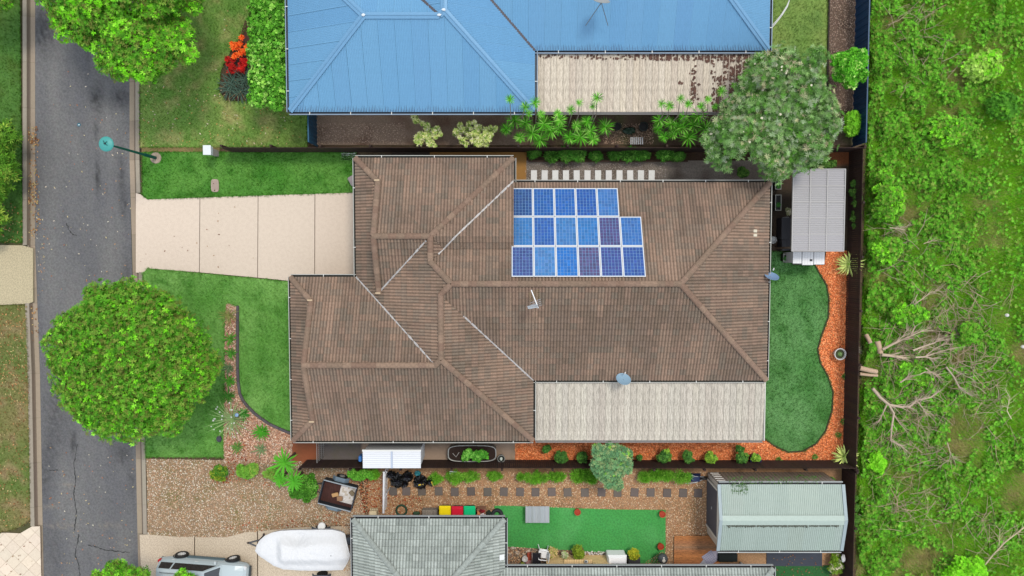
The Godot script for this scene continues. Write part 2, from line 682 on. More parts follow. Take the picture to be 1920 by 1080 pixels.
func tiled_roof(roof: Node3D, faces: Array, tones: Array, tone_at: Callable, singles: int) -> void:
	var t: float = faces[0].block.t
	var run := TL / sqrt(1 + t * t)
	var meshes := []
	for c in tones:
		var mb := MB.new()
		mb.col = c
		tile_mesh(mb, t, run)
		meshes.append(mb.mesh(mats.tile))
	var whole := []
	var rest := MB.new()
	var pr := tile_profile()
	for f in faces:
		var d: Vector2 = DOWN[f.side]
		var a := Vector2(d.y, -d.x)
		var e := eave_of(f.block, f.side)
		var y0: float = f.block.y
		var basis := Basis(Vector3(a.x, 0, a.y), Vector3.UP, Vector3(d.x, 0, d.y))
		for p: PackedVector2Array in f.polys:
			var s0 := 1e9
			var s1 := -1e9
			var r0 := 1e9
			var r1 := -1e9
			for q in p:
				s0 = minf(s0, q.dot(a)); s1 = maxf(s1, q.dot(a))
				r0 = minf(r0, e - q.dot(d)); r1 = maxf(r1, e - q.dot(d))
			var grown := p
			for j in range(int(floor(maxf(0, r0 - 0.05) / run)), int(ceil(r1 / run))):
				for i in range(int(floor(s0 / TW)), int(ceil(s1 / TW))):
					var c0 := a * (i * TW) + d * (e - j * run)
					var c1 := c0 + a * TW
					var u := -d * run
					var sq := PackedVector2Array([c0, c1, c1 + u, c0 + u])
					var k := j * run
					var o := Vector3(c0.x, y0 + k * t, c0.y)
					var tone := int(tone_at.call(c0.x, c0.y, f.side))
					var test := PackedVector2Array([c0 + u * 0.12, c1 + u * 0.12, c1 + u * 0.98, c0 + u * 0.98])
					if inside_all(grown, test):
						whole.append([o, basis, tone])
						continue
					if Geometry2D.intersect_polygons(sq, grown).is_empty():
						continue
					rest.col = tones[tone]
					for m in 10:
						var pa: Vector2 = pr[m]
						var pb: Vector2 = pr[m + 1]
						var w := PackedVector2Array([c0 + a * pa.x, c0 + a * pb.x, c0 + a * pb.x + u, c0 + a * pa.x + u])
						var hf := func(x: float, z: float) -> float:
							var q := Vector2(x, z)
							var sa := (q.dot(a) - c0.dot(a) - pa.x) / (pb.x - pa.x)
							var rr := c0.dot(d) - q.dot(d)
							return y0 + k * t + rr * t + lerpf(pa.y, pb.y, sa) + lerpf(0.036, 0.003, clampf(rr / run, 0, 1))
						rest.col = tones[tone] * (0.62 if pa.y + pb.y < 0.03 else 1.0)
						drop_on(rest, w, grown, hf)
						var mid := c0 + a * (pa.x + pb.x) / 2 + u * 0.02
						if Geometry2D.is_point_in_polygon(mid, grown):
							var g0 := c0 + a * pa.x
							var g1 := c0 + a * pb.x
							rest.quad(Vector3(g0.x, o.y, g0.y), Vector3(g1.x, o.y, g1.y), Vector3(g1.x, o.y + 0.036 + pb.y, g1.y), Vector3(g0.x, o.y + 0.036 + pa.y, g0.y))
	whole.sort_custom(func(p, q): return p[0].y > q[0].y if absf(p[0].y - q[0].y) > 1e-6 else p[0].x + p[0].z * 0.37 < q[0].x + q[0].z * 0.37)
	var base := gp(roof)
	for i in whole.size():
		var w: Array = whole[i]
		if i < singles:
			put(roof, "roof_tile", meshes[w[2]], Transform3D(w[1], w[0] - base))
		else:
			var tr := Transform3D(w[1], w[0])
			var src: ArrayMesh = meshes[w[2]]
			var arr := src.surface_get_arrays(0)
			var vv: PackedVector3Array = arr[Mesh.ARRAY_VERTEX]
			var nn: PackedVector3Array = arr[Mesh.ARRAY_NORMAL]
			var cc: PackedColorArray = arr[Mesh.ARRAY_COLOR]
			for z in vv.size():
				rest.v.append(tr * vv[z])
				rest.n.append(tr.basis * nn[z])
				rest.c.append(cc[z])
	partw(roof, "roof_tiles", rest, "tile").set_meta("kind", "stuff")
	print("tiles ", whole.size(), " rest tris ", rest.v.size() / 3)

func underlay(faces: Array, col: Color, drop := 0.03) -> MB:
	var mb := MB.new()
	mb.col = col
	for f in faces:
		var pl: Vector3 = f.plane
		for p: PackedVector2Array in f.polys:
			drop_on(mb, p, p, func(x: float, z: float) -> float: return pl.x * x + pl.y * z + pl.z - drop)
	return mb

func cap_mesh(col: Color, w := 0.13, h := 0.085, l := 0.40) -> ArrayMesh:
	var mb := MB.new()
	mb.col = col
	var n := 6
	for k in n:
		var a0 := PI * k / n
		var a1 := PI * (k + 1) / n
		var f := func(a: float, z: float, g: float) -> Vector3: return Vector3(cos(a) * w * g, sin(a) * h * g, z)
		mb.quad(f.call(a1, 0, 1.0), f.call(a0, 0, 1.0), f.call(a0, l, 1.12), f.call(a1, l, 1.12))
		mb.quad(f.call(a1, l, 1.12), f.call(a0, l, 1.12), f.call(a0, l, 0.86), f.call(a1, l, 0.86))
	mb.tri(Vector3(-w, 0, 0), Vector3(0, h, 0), Vector3(w, 0, 0))
	return mb.mesh(mats.tile)

# caps laid from b (top or far) to a; lift keeps them on top of the tiles
func caps(roof: Node3D, a: Vector3, b: Vector3, meshes: Array, lift := 0.045, step := 0.37) -> void:
	var d := a - b
	var n := maxi(1, int(round(d.length() / step)))
	var z := d.normalized()
	var x := Vector3.UP.cross(z).normalized()
	var y := z.cross(x)
	var k := d.length() / n
	for i in n:
		var p := b + z * (k * i) + y * lift
		put(roof, "ridge_cap", meshes[rng.randi() % meshes.size()], Transform3D(Basis(x, y, z * (k / step)), p - gp(roof)))

# profiled metal sheets laid side by side up each face
func metal_roof(roof: Node3D, faces: Array, width: float, prof: Array, cols: Array, m: String, tone := 0.035, called := "roof_sheet") -> void:
	# prof: Vector2(s, y) across one sheet, s from 0 to width
	for f in faces:
		var d: Vector2 = DOWN[f.side]
		var a := Vector2(d.y, -d.x)
		var pl: Vector3 = f.plane
		for p: PackedVector2Array in f.polys:
			var s0 := 1e9
			var s1 := -1e9
			var r0 := 1e9
			var r1 := -1e9
			for q in p:
				s0 = minf(s0, q.dot(a)); s1 = maxf(s1, q.dot(a))
				r0 = minf(r0, q.dot(d)); r1 = maxf(r1, q.dot(d))
			for i in range(int(floor(s0 / width)), int(ceil(s1 / width))):
				var mb := MB.new()
				var col: Color = vary(cols[rng.randi() % cols.size()], tone)
				var skew := rng.randf_range(-0.002, 0.002)
				for k in prof.size() - 1:
					var pa: Vector2 = prof[k]
					var pb: Vector2 = prof[k + 1]
					var g0 := a * (i * width + pa.x)
					var g1 := a * (i * width + pb.x)
					var w := PackedVector2Array([g0 + d * (r0 - 0.1), g1 + d * (r0 - 0.1), g1 + d * (r1 + 0.1), g0 + d * (r1 + 0.1)])
					mb.col = col
					var sa0 := i * width + pa.x
					var hf := func(x: float, z: float) -> float:
						var s := clampf((x * a.x + z * a.y - sa0) / (pb.x - pa.x), 0, 1)
						return pl.x * x + pl.y * z + pl.z + lerpf(pa.y, pb.y, s) + skew
					drop_on(mb, w, p, hf)
				if mb.v.size():
					var cen := mb.v[0]
					put(roof, called, mb.mesh(mats[m], cen), Transform3D(Basis(), cen - gp(roof)))

func corrugated(width: float, pitch: float, amp: float, per := 4) -> Array:
	var o := []
	var n := int(round(width / pitch)) * per
	for k in n + 1:
		o.append(Vector2(width * k / n, amp * (0.5 - 0.5 * cos(TAU * k / per)) + (0.014 if k >= n - 1 else 0.0)))
	return o

func gutter(parent: Node3D, a: Vector3, b: Vector3, out: Vector3, col: Color, inside: Color) -> void:   # a trough along an eave, its lip outwards
	var d := (b - a)
	var z := d.normalized()
	var basis := Basis(out, Vector3.UP, out.cross(Vector3.UP))
	var mid := (a + b) / 2
	var l := d.length()
	var mb := MB.new()
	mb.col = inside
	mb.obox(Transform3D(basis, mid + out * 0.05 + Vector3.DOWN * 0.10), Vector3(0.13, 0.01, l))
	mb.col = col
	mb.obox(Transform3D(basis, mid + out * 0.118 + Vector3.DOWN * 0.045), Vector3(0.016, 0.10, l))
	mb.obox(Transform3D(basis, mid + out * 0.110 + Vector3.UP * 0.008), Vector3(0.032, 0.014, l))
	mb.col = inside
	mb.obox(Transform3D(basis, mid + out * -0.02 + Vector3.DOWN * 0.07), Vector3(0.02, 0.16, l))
	var n := int(l / 1.9)
	mb.col = K(225, 225, 220)
	for i in n:
		var p := a + z * ((i + 0.5) * l / n)
		mb.obox(Transform3D(basis, p + out * 0.06 + Vector3.UP * 0.012), Vector3(0.13, 0.008, 0.035))
	partw(parent, "gutter", mb, "satin")
# ---------------------------------------------------------------- plants
func leaf_star(n: int, l: float, w: float, rise: float, m := "leaf") -> ArrayMesh:   # a rosette of n folded leaves
	var mb := MB.new()
	for k in n:
		var a := TAU * (k + rng.randf_range(-0.25, 0.25)) / n
		var d := Vector3(cos(a), 0, sin(a))
		var s := Vector3(-d.z, 0, d.x)
		var ll := l * rng.randf_range(0.75, 1.1)
		var r := rise * rng.randf_range(0.4, 1.5)
		var mid := d * ll * 0.5 + Vector3.UP * (r * ll * 0.6)
		var tip := d * ll + Vector3.UP * (r * ll * 0.7)
		mb.col = Color(1, 1, 1) * rng.randf_range(0.85, 1.15)
		mb.tri(Vector3.ZERO, mid + s * w * 0.5 - Vector3.UP * w * 0.15, tip)
		mb.tri(Vector3.ZERO, tip, mid - s * w * 0.5 - Vector3.UP * w * 0.15)
	return mb.mesh(mats[m])

func blade_tuft(n: int, h: float, w: float, spread: float) -> ArrayMesh:
	var mb := MB.new()
	for k in n:
		var a := TAU * k / n + rng.randf_range(-0.4, 0.4)
		var d := Vector3(cos(a), 0, sin(a))
		var s := Vector3(-d.z, 0, d.x) * w / 2
		var tip := d * spread * rng.randf_range(0.5, 1.2) + Vector3.UP * h * rng.randf_range(0.6, 1.1)
		mb.col = Color(1, 1, 1) * rng.randf_range(0.85, 1.12)
		mb.tri(d * 0.01 - s, d * 0.01 + s, tip)
	return mb.mesh(mats.grass)

func pebble_mesh() -> ArrayMesh:
	var mb := MB.new()
	var p := []
	for k in 5:
		var a := TAU * k / 5 + rng.randf_range(-0.3, 0.3)
		p.append(Vector3(cos(a), rng.randf_range(-0.1, 0.1), sin(a)) * rng.randf_range(0.75, 1.1) * 0.5)
	for k in 5:
		mb.tri(p[k], Vector3(0.05, 0.36, 0), p[(k + 1) % 5])
	return mb.mesh(mats.plain)

func chip_mesh() -> ArrayMesh:
	var mb := MB.new()
	mb.obox(Transform3D(), Vector3(1, 0.18, 0.42))
	return mb.mesh(mats.plain)

func any(cols: Array, amt := 0.15) -> Color:
	return vary(cols[rng.randi() % cols.size()], amt)

# a crown: leaf rosettes through lumps; lumps are Vector4(x, y, z, r) in world axes
func crown(t: Node3D, lumps: Array, count: int, mesh: ArrayMesh, size: float, cols: Array, tip_cols: Array, sub := 9, called := "crown", flat := 0.8, tips := 0.4, ragged := 0.0) -> void:
	var all := []
	var wsum := 0.0
	for l: Vector4 in lumps:
		for k in sub:
			var d := Vector3(rng.randfn(), absf(rng.randfn()) * 0.8 - 0.15, rng.randfn()).normalized()
			var r := l.w * rng.randf_range(0.28, 0.5)
			var c := Vector3(l.x, l.y, l.z) + Vector3(d.x, d.y * flat, d.z) * (l.w - r * 0.75)
			all.append([c, r, rng.randf()])
			wsum += r * r
		all.append([Vector3(l.x, l.y, l.z), l.w * 0.75, rng.randf()])
		wsum += l.w * l.w * 0.5
	var list := Many.new()
	var off := gp(t)
	for b in all:
		var n := int(count * b[1] * b[1] / wsum)
		for k in n:
			var d := Vector3(rng.randfn(), rng.randfn(), rng.randfn()).normalized()
			if d.y < -0.35:
				d.y = -d.y
			var r: float = b[1] * (rng.randf_range(0.85, 1.08) if rng.randf() < 0.78 else rng.randf_range(0.4, 0.85))
			if rng.randf() < ragged:
				r *= rng.randf_range(1.0, 1.0 + ragged * 1.6)
			var p: Vector3 = b[0] + Vector3(d.x, d.y * flat, d.z) * r
			var up := (d * 0.8 + Vector3.UP * 0.6 + Vector3(rng.randfn(), rng.randfn(), rng.randfn()) * 0.3).normalized()
			var x := up.cross(Vector3(rng.randfn(), rng.randfn(), rng.randfn())).normalized()
			var s := size * rng.randf_range(0.65, 1.3)
			var q := noise3.get_noise_3d(p.x * 2.0, p.y * 2.0, p.z * 2.0)
			var c: Color = cols[rng.randi() % cols.size()]
			if rng.randf() < tips * (0.5 + q * 1.6 + (float(b[2]) - 0.5) * 0.9):
				c = tip_cols[rng.randi() % tip_cols.size()]
			list.add(Transform3D(Basis(x, up, x.cross(up)) * s, p - off), vary(c, 0.22))
	many(t, called, mesh, list)

func trunk(t: Node3D, base: Vector3, tops: Array, r: float, col: Color, called := "trunk") -> void:
	var mb := MB.new()
	mb.col = col
	var off := gp(t)
	var m := Vector3.ZERO
	for p in tops:
		m += p / tops.size()
	var fork := base.lerp(m, 0.45)
	fork.x = lerpf(base.x, m.x, 0.25)
	fork.z = lerpf(base.z, m.z, 0.25)
	mb.tube([base - Vector3.UP * 0.1, base + Vector3.UP * 0.15, base.lerp(fork, 0.5), fork], [r * 1.5, r * 1.1, r * 0.95, r * 0.8], 9)
	for p: Vector3 in tops:
		var k := fork.lerp(p, 0.5) + Vector3(rng.randf_range(-0.2, 0.2), 0.15, rng.randf_range(-0.2, 0.2))
		mb.tube([fork, k, p], [r * 0.65, r * 0.4, r * 0.12], 6)
		for z in 3:
			var e := p + Vector3(rng.randf_range(-0.8, 0.8), rng.randf_range(0.0, 0.6), rng.randf_range(-0.8, 0.8))
			mb.tube([k.lerp(p, 0.5), e], [r * 0.25, r * 0.06], 5)
	partw(t, called, mb, "bark")

# one strap leaf along +x, arching
func strap_mesh(l: float, w: float, rise: float, droop: float, base_col: Color, edge_col: Color) -> ArrayMesh:
	var mb := MB.new()
	var n := 5
	for k in n:
		var f := func(s: float, side: float) -> Vector3:
			var ww := w * (0.6 + 1.2 * s) * (1 - s * s) * 0.5 + 0.001
			return Vector3(l * s * (1 - 0.1 * droop * s), l * (rise * s - droop * s * s) + absf(side) * ww * 0.5, side * ww)
		var s0 := float(k) / n
		var s1 := float(k + 1) / n
		for sd in [-1.0, 1.0]:
			mb.col = edge_col
			if sd > 0:
				mb.quad(f.call(s0, 0), f.call(s0, sd), f.call(s1, sd), f.call(s1, 0))
			else:
				mb.quad(f.call(s0, sd), f.call(s0, 0), f.call(s1, 0), f.call(s1, sd))
		mb.col = base_col
		var up := Vector3.UP * 0.004
		mb.quad(f.call(s0, -0.45) + up, f.call(s0, 0.45) + up, f.call(s1, 0.45) + up, f.call(s1, -0.45) + up)
	return mb.mesh(mats.leaf)

# a rosette plant whose leaves are parts
func rosette(t: Node3D, n: int, l: float, w: float, base: Color, edge: Color, at_y := 0.0, called := "leaf", parent_pos := Vector3.ZERO) -> void:
	var ms := []
	for k in 4:
		ms.append(strap_mesh(l * rng.randf_range(0.85, 1.1), w, [1.1, 0.75, 0.45, 0.3][k], [0.45, 0.5, 0.5, 0.45][k], vary(base, 0.15), vary(edge, 0.15)))
	for k in n:
		var a := TAU * fmod(k * 0.381966, 1.0) + rng.randf_range(-0.15, 0.15)
		var ring := mini(3, int(4.0 * k / n))
		put(t, called, ms[ring], Transform3D(Basis(Vector3.UP, a) * rng.randf_range(0.85, 1.1), parent_pos + Vector3.UP * at_y))

# one mesh with all straps of a small spiky head
func head_mesh(n: int, l: float, w: float, cols: Array) -> ArrayMesh:
	var mb := MB.new()
	for k in n:
		var a := TAU * fmod(k * 0.381966, 1.0)
		var f := float(k) / n
		var d := Vector3(cos(a), 0, sin(a))
		var s := Vector3(-d.z, 0, d.x) * w / 2
		var rise := lerpf(1.0, 0.05, f)
		var ll := l * rng.randf_range(0.8, 1.1)
		var m := d * ll * 0.55 + Vector3.UP * ll * 0.55 * rise
		var tip := d * ll + Vector3.UP * ll * (rise * 0.75 - 0.12)
		mb.col = any(cols, 0.15)
		mb.quad(-s * 0.6, s * 0.6, m + s, m - s)
		mb.tri(m - s, m + s, tip)
	return mb.mesh(mats.leaf)

# a shrub: stems and a mass of leaves
func shrub(called: String, label: String, p: Vector3, r: Vector3, count: int, mesh: ArrayMesh, size: float, cols: Array, tips: Array, group := "", category := "shrub") -> Node3D:
	var t := thing(called, label, category, p, group)
	var mb := MB.new()
	mb.col = K(95, 80, 60)
	for k in 5:
		var a := TAU * k / 5 + rng.randf()
		mb.tube([p, p + Vector3(cos(a) * r.x * 0.5, r.y * 0.8, sin(a) * r.z * 0.5)], [0.025, 0.008], 5)
	partw(t, "stems", mb, "bark")
	var lumps := []
	var n := maxi(3, int(3 + 3 * maxf(r.x, r.z)))
	var rr := minf(r.x, r.z) * 0.6
	for k in n:
		var a := TAU * k / n + rng.randf_range(-0.3, 0.3)
		var g := rng.randf_range(0.5, 1.0)
		lumps.append(Vector4(p.x + cos(a) * (r.x - rr) * g, p.y + r.y * rng.randf_range(0.5, 0.75), p.z + sin(a) * (r.z - rr) * g, rr * rng.randf_range(0.85, 1.1)))
	lumps.append(Vector4(p.x, p.y + r.y * 0.8, p.z, rr))
	crown(t, lumps, count, mesh, size, cols, tips, 4, "foliage", minf(1.0, r.y / rr))
	return t

func leaf_litter(called: String, label: String, regions: Array, cols: Array) -> void:   # regions: [polygon, per_m2]
	var list := Many.new()
	var mb := MB.new()
	mb.quad(Vector3(-0.5, 0, 0), Vector3(0, 0.08, 0.28), Vector3(0.5, 0.02, 0), Vector3(0, 0.1, -0.28))
	for r in regions:
		var y: float = r[2] if r.size() > 2 else GH + 0.03
		scatter(r[0], r[1], func(q: Vector2) -> void:
			list.add(Transform3D(spin(rng.randf() * TAU, rng.randf_range(0, 0.4), rng.randf() * TAU) * rng.randf_range(0.06, 0.13), Vector3(q.x, y, q.y)), any(cols, 0.25)))
	many(self, called, mb.mesh(mats.leaf), list, label, "leaf litter")

func chips(called: String, label: String, cat: String, p: PackedVector2Array, per: float, meshes: Array, lo: float, hi: float, cols: Array, y := GH, holes := []) -> void:
	for k in meshes.size():
		var list := Many.new()
		scatter(p, per / meshes.size(), func(q: Vector2) -> void:
			list.add(Transform3D(spin(rng.randf() * TAU, rng.randf_range(0, 0.45), rng.randf() * TAU) * rng.randf_range(lo, hi), Vector3(q.x, y + rng.randf_range(0.0, 0.02), q.y)), any(cols, 0.2)), holes)
		many(self, called, meshes[k], list, label, cat)

func grass_on(called: String, label: String, p: PackedVector2Array, per: float, cf: Callable, hscale := 1.0, y := GH, holes := []) -> void:
	var list := Many.new()
	scatter(p, per, func(q: Vector2) -> void:
		list.add(Transform3D(Basis(Vector3.UP, rng.randf() * TAU) * Basis.from_scale(Vector3(1, hscale, 1) * rng.randf_range(0.7, 1.3)), Vector3(q.x, y, q.y)), vary(cf.call(q.x, q.y), 0.22)), holes)
	# taller blades along the ragged edge
	for i in p.size():
		var a := p[i]
		var b := p[(i + 1) % p.size()]
		if maxf(absf(a.x), absf(b.x)) > 32.0 or maxf(absf(a.y), absf(b.y)) > 18.0 and absf(a.y - b.y) < 0.1:
			continue
		for k in int(a.distance_to(b) * 26.0):
			var q := a.lerp(b, rng.randf()) + Vector2(rng.randf_range(-0.05, 0.05), rng.randf_range(-0.05, 0.05)) * rng.randf_range(0.3, 1.2)
			list.add(Transform3D(Basis(Vector3.UP, rng.randf() * TAU) * Basis.from_scale(Vector3(1.3, 1.5, 1.3) * rng.randf_range(0.7, 1.3)), Vector3(q.x, y, q.y)), vary(cf.call(q.x, q.y), 0.28))
	many(self, called, mats.tuft_mesh, list, label, "grass")
# ---------------------------------------------------------------- builders of objects
func on_plane(u: float, v: float, pl: Vector3, lift := 0.0) -> Vector3:
	var a := at(u, v, 0.0)
	var o := Vector3(0, HC, 0)
	var d := a - o
	var t := (o.y - lift - pl.x * o.x - pl.y * o.z - pl.z) / (pl.x * d.x + pl.y * d.z - d.y)
	return o + d * t

func solar_panel(label: String, tr: Transform3D, cell_col: Color) -> void:
	var t := thing("solar_panel", label, "solar panel", tr.origin, "solar panels on the tiled roof")
	t.basis = tr.basis
	var w := 0.992
	var l := 1.5
	var fr := MB.new()
	fr.col = K(232, 234, 238)
	for s in [-1, 1]:
		fr.obox(Transform3D(Basis(), Vector3(s * (w / 2 - 0.018), 0, 0)), Vector3(0.036, 0.04, l))
		fr.obox(Transform3D(Basis(), Vector3(0, 0, s * (l / 2 - 0.018))), Vector3(w - 0.073, 0.04, 0.036))
	part(t, "frame", fr, "satin")
	var bk := MB.new()
	bk.col = K(120, 165, 215)
	bk.obox(Transform3D(Basis(), Vector3(0, -0.002, 0)), Vector3(w - 0.074, 0.02, l - 0.074))
	part(t, "backing", bk, "satin")
	var ce := MB.new()
	var cw := (w - 0.09) / 6
	var cl := (l - 0.10) / 9
	for i in 6:
		for j in 9:
			var f := 1.0 + 0.22 * noise.get_noise_2d(tr.origin.x * 9 + i * 7.0, tr.origin.z * 9 + j * 7.0) + rng.randf_range(-0.12, 0.12)
			ce.col = Color(cell_col.r * f * rng.randf_range(0.8, 1.25), cell_col.g * f, cell_col.b * f)
			var x := -w / 2 + 0.045 + cw * (i + 0.5)
			var z := -l / 2 + 0.05 + cl * (j + 0.5)
			ce.obox(Transform3D(Basis(), Vector3(x, 0.009, z)), Vector3(cw - 0.017, 0.008, cl - 0.013))
	part(t, "cells", ce, "cells").set_meta("kind", "stuff")
	var ft := MB.new()
	ft.col = K(190, 190, 190)
	for z in [-0.45, 0.45]:
		ft.obox(Transform3D(Basis(), Vector3(0, -0.045, z)), Vector3(1.0, 0.04, 0.04))
	part(t, "mounting_rails", ft, "metal")

func dish(called: String, label: String, p: Vector3, face: Vector3, r: float, col: Color, foot: Vector3, legs := []) -> void:
	var t := thing(called, label, "satellite dish", foot)
	var n := face.normalized()
	var x := Vector3.UP.cross(n).normalized()
	var b := Basis(x, n, x.cross(n))
	var mb := MB.new()
	mb.col = col
	var pr := []
	var pr2 := []
	for k in 7:
		var f := k / 6.0
		pr.append(Vector2(r * f, -0.06 + 0.07 * f * f))
		pr2.append(Vector2(r * (1 - f), -0.045 + 0.07 * (1 - f) * (1 - f)))
	mb.lathe(pr + pr2, 22, Transform3D(b, p - foot))
	part(t, "reflector", mb, "satin")
	var am := MB.new()
	am.col = K(185, 188, 190)
	var tip := p + n * r * 1.15 - b.z * 0.0 + Vector3.DOWN * r * 0.35
	var low := p - b.z * r * 0.9
	if (p + b.z * r).y < low.y:
		low = p + b.z * r * 0.9
	am.tube([low - foot, tip - foot], [0.014, 0.012], 6)
	part(t, "feed_arm", am, "metal")
	var ln := MB.new()
	ln.col = K(235, 235, 235)
	ln.tube([tip - foot - n * 0.05, tip - foot + n * 0.06], [0.035, 0.03], 8)
	part(t, "receiver", ln, "satin")
	var po := MB.new()
	po.col = K(150, 152, 155)
	if legs.is_empty():
		po.tube([Vector3(0, -0.05, 0), (p - foot) * Vector3(0.2, 0.7, 0.2), p - foot - n * 0.06], [0.025, 0.025, 0.025], 7)
	else:
		for l in legs:
			po.tube([l - foot, p - foot - n * 0.06], [0.018, 0.018], 6)
	part(t, "bracket", po, "metal")

func street_lamp(b: Vector3, top: float) -> void:
	var t := thing("street_lamp", "teal green post-top street lamp with a round flat head leaning over the kerb", "street lamp", b)
	var mb := MB.new()
	mb.col = K(20, 95, 85)
	mb.tube([Vector3(0, 0, 0), Vector3(0, 1.0, 0), Vector3(0, 1.02, 0), Vector3(0, top * 0.75, 0), Vector3(0, top - 0.15, 0)], [0.085, 0.085, 0.065, 0.055, 0.035], 12)
	part(t, "pole", mb, "satin")
	var ft := MB.new()
	ft.col = K(185, 165, 150)
	ft.lathe([Vector2(0.3, 0.0), Vector2(0.28, 0.03), Vector2(0.0, 0.035)], 12)
	part(t, "footing", ft, "concrete")
	var hd := MB.new()
	hd.col = K(70, 165, 160)
	hd.lathe([Vector2(0.05, 0), Vector2(0.33, 0.03), Vector2(0.34, 0.06), Vector2(0.3, 0.1), Vector2(0.16, 0.16), Vector2(0.0, 0.17)], 24, Transform3D(Basis(), Vector3(0, top - 0.05, 0)))
	part(t, "hood", hd, "satin")
	var df := MB.new()
	df.col = K(230, 235, 230)
	df.lathe([Vector2(0.09, -0.22), Vector2(0.16, -0.02), Vector2(0.05, 0.0)], 16, Transform3D(Basis(), Vector3(0, top - 0.06, 0)))
	part(t, "diffuser", df, "satin")
	var cp := MB.new()
	cp.col = K(15, 55, 60)
	cp.lathe([Vector2(0.035, 0), Vector2(0.035, 0.08), Vector2(0.0, 0.1)], 8, Transform3D(Basis(), Vector3(0.02, top + 0.11, 0)))
	for k in 3:
		var a := k * 1.3 - 0.6
		cp.obox(Transform3D(Basis(Vector3.UP, a), Vector3(cos(a) * 0.08, top + 0.125, -sin(a) * 0.08)), Vector3(0.13, 0.02, 0.02))
	part(t, "finial", cp, "satin")

func wheelie_bin(label: String, p: Vector3, lid: Color, body: Color, turn: float) -> void:
	var t := thing("wheelie_bin", label, "wheelie bin", p, "wheelie bins by the grey roof", turn)
	var mb := MB.new()
	mb.col = body
	var ring := func(y: float, w: float, d: float, oz: float) -> Array:
		return [Vector3(-w, y, -d + oz), Vector3(-w, y, d + oz), Vector3(w, y, d + oz), Vector3(w, y, -d + oz)]
	mb.loft([ring.call(0.05, 0.2, 0.24, 0.2), ring.call(0.95, 0.27, 0.33, 0.0), ring.call(0.98, 0.3, 0.36, 0.0)])
	part(t, "body", mb, "satin")
	var ld := MB.new()
	ld.col = lid
	ld.obox(Transform3D(Basis(), Vector3(0, 1.01, 0)), Vector3(0.6, 0.06, 0.7), 0.025)
	ld.obox(Transform3D(Basis(), Vector3(0, 1.045, 0.02)), Vector3(0.5, 0.03, 0.56), 0.014)
	part(t, "lid", ld, "satin")
	var hn := MB.new()
	hn.col = body
	hn.tube([Vector3(-0.24, 0.96, 0.4), Vector3(0.24, 0.96, 0.4)], [0.018, 0.018], 6)
	part(t, "handle", hn, "satin")
	for s in [-1, 1]:
		var w := MB.new()
		w.col = K(30, 30, 32)
		w.tube([Vector3(s * 0.25, 0.1, 0.4), Vector3(s * 0.3, 0.1, 0.4)], [0.1, 0.1], 12)
		part(t, "wheel", w, "rubber")

func tyre(called: String, label: String, cat: String, p: Vector3, r: float, rr: float, col: Color, tilt := 0.0) -> void:
	var mb := MB.new()
	mb.col = col
	var pr := []
	for k in 11:
		var a := PI + TAU * k / 10
		pr.append(Vector2(r + cos(a) * rr, rr + sin(a) * rr))
	pr.reverse()
	mb.lathe(pr, 24, Transform3D(Basis(Vector3.RIGHT, tilt), p))
	solo(called, mb, "rubber", label, cat, p)

func pot(called: String, label: String, p: Vector3, r: float, h: float, col: Color, soil: Color) -> Node3D:
	var t := thing(called, label, "plant pot", p)
	var mb := MB.new()
	mb.col = col
	mb.lathe([Vector2(0.0, 0.0), Vector2(r * 0.7, 0.0), Vector2(r * 0.95, h * 0.85), Vector2(r, h * 0.86), Vector2(r, h), Vector2(r * 0.86, h), Vector2(r * 0.84, h * 0.85)], 20)
	part(t, "bowl", mb, "satin")
	var s := MB.new()
	s.col = soil
	s.lathe([Vector2(r * 0.86, h * 0.83), Vector2(0, h * 0.88)], 16)
	part(t, "soil", s, "plain")
	return t

func bag(label: String, p: Vector3, r: Vector3, tie := Color(0, 0, 0, 0)) -> void:
	var t := thing("rubbish_bag", label, "rubbish bag", p, "black rubbish bags")
	var mb := MB.new()
	mb.col = K(22, 24, 28)
	mb.blob(Vector3(0, r.y * 0.9, 0) , r, 16, noise3, 0.55, 1.6)
	part(t, "sack", mb, "bag")
	var n := MB.new()
	n.col = K(28, 30, 34)
	for k in 5:
		var a := TAU * k / 5
		n.tri(Vector3(0, r.y * 1.8, 0), Vector3(cos(a) * 0.16, r.y * 2.1, sin(a) * 0.16), Vector3(cos(a + 0.8) * 0.14, r.y * 2.05, sin(a + 0.8) * 0.14))
	part(t, "neck", n, "bag")
	if tie.a > 0:
		var y := MB.new()
		y.col = tie
		y.obox(Transform3D(Basis(Vector3.UP, rng.randf() * 3) * Basis(Vector3.RIGHT, 0.3), Vector3(0.05, r.y * 1.9, 0.06)), Vector3(0.06, 0.02, 0.26))
		part(t, "tie", y, "satin")

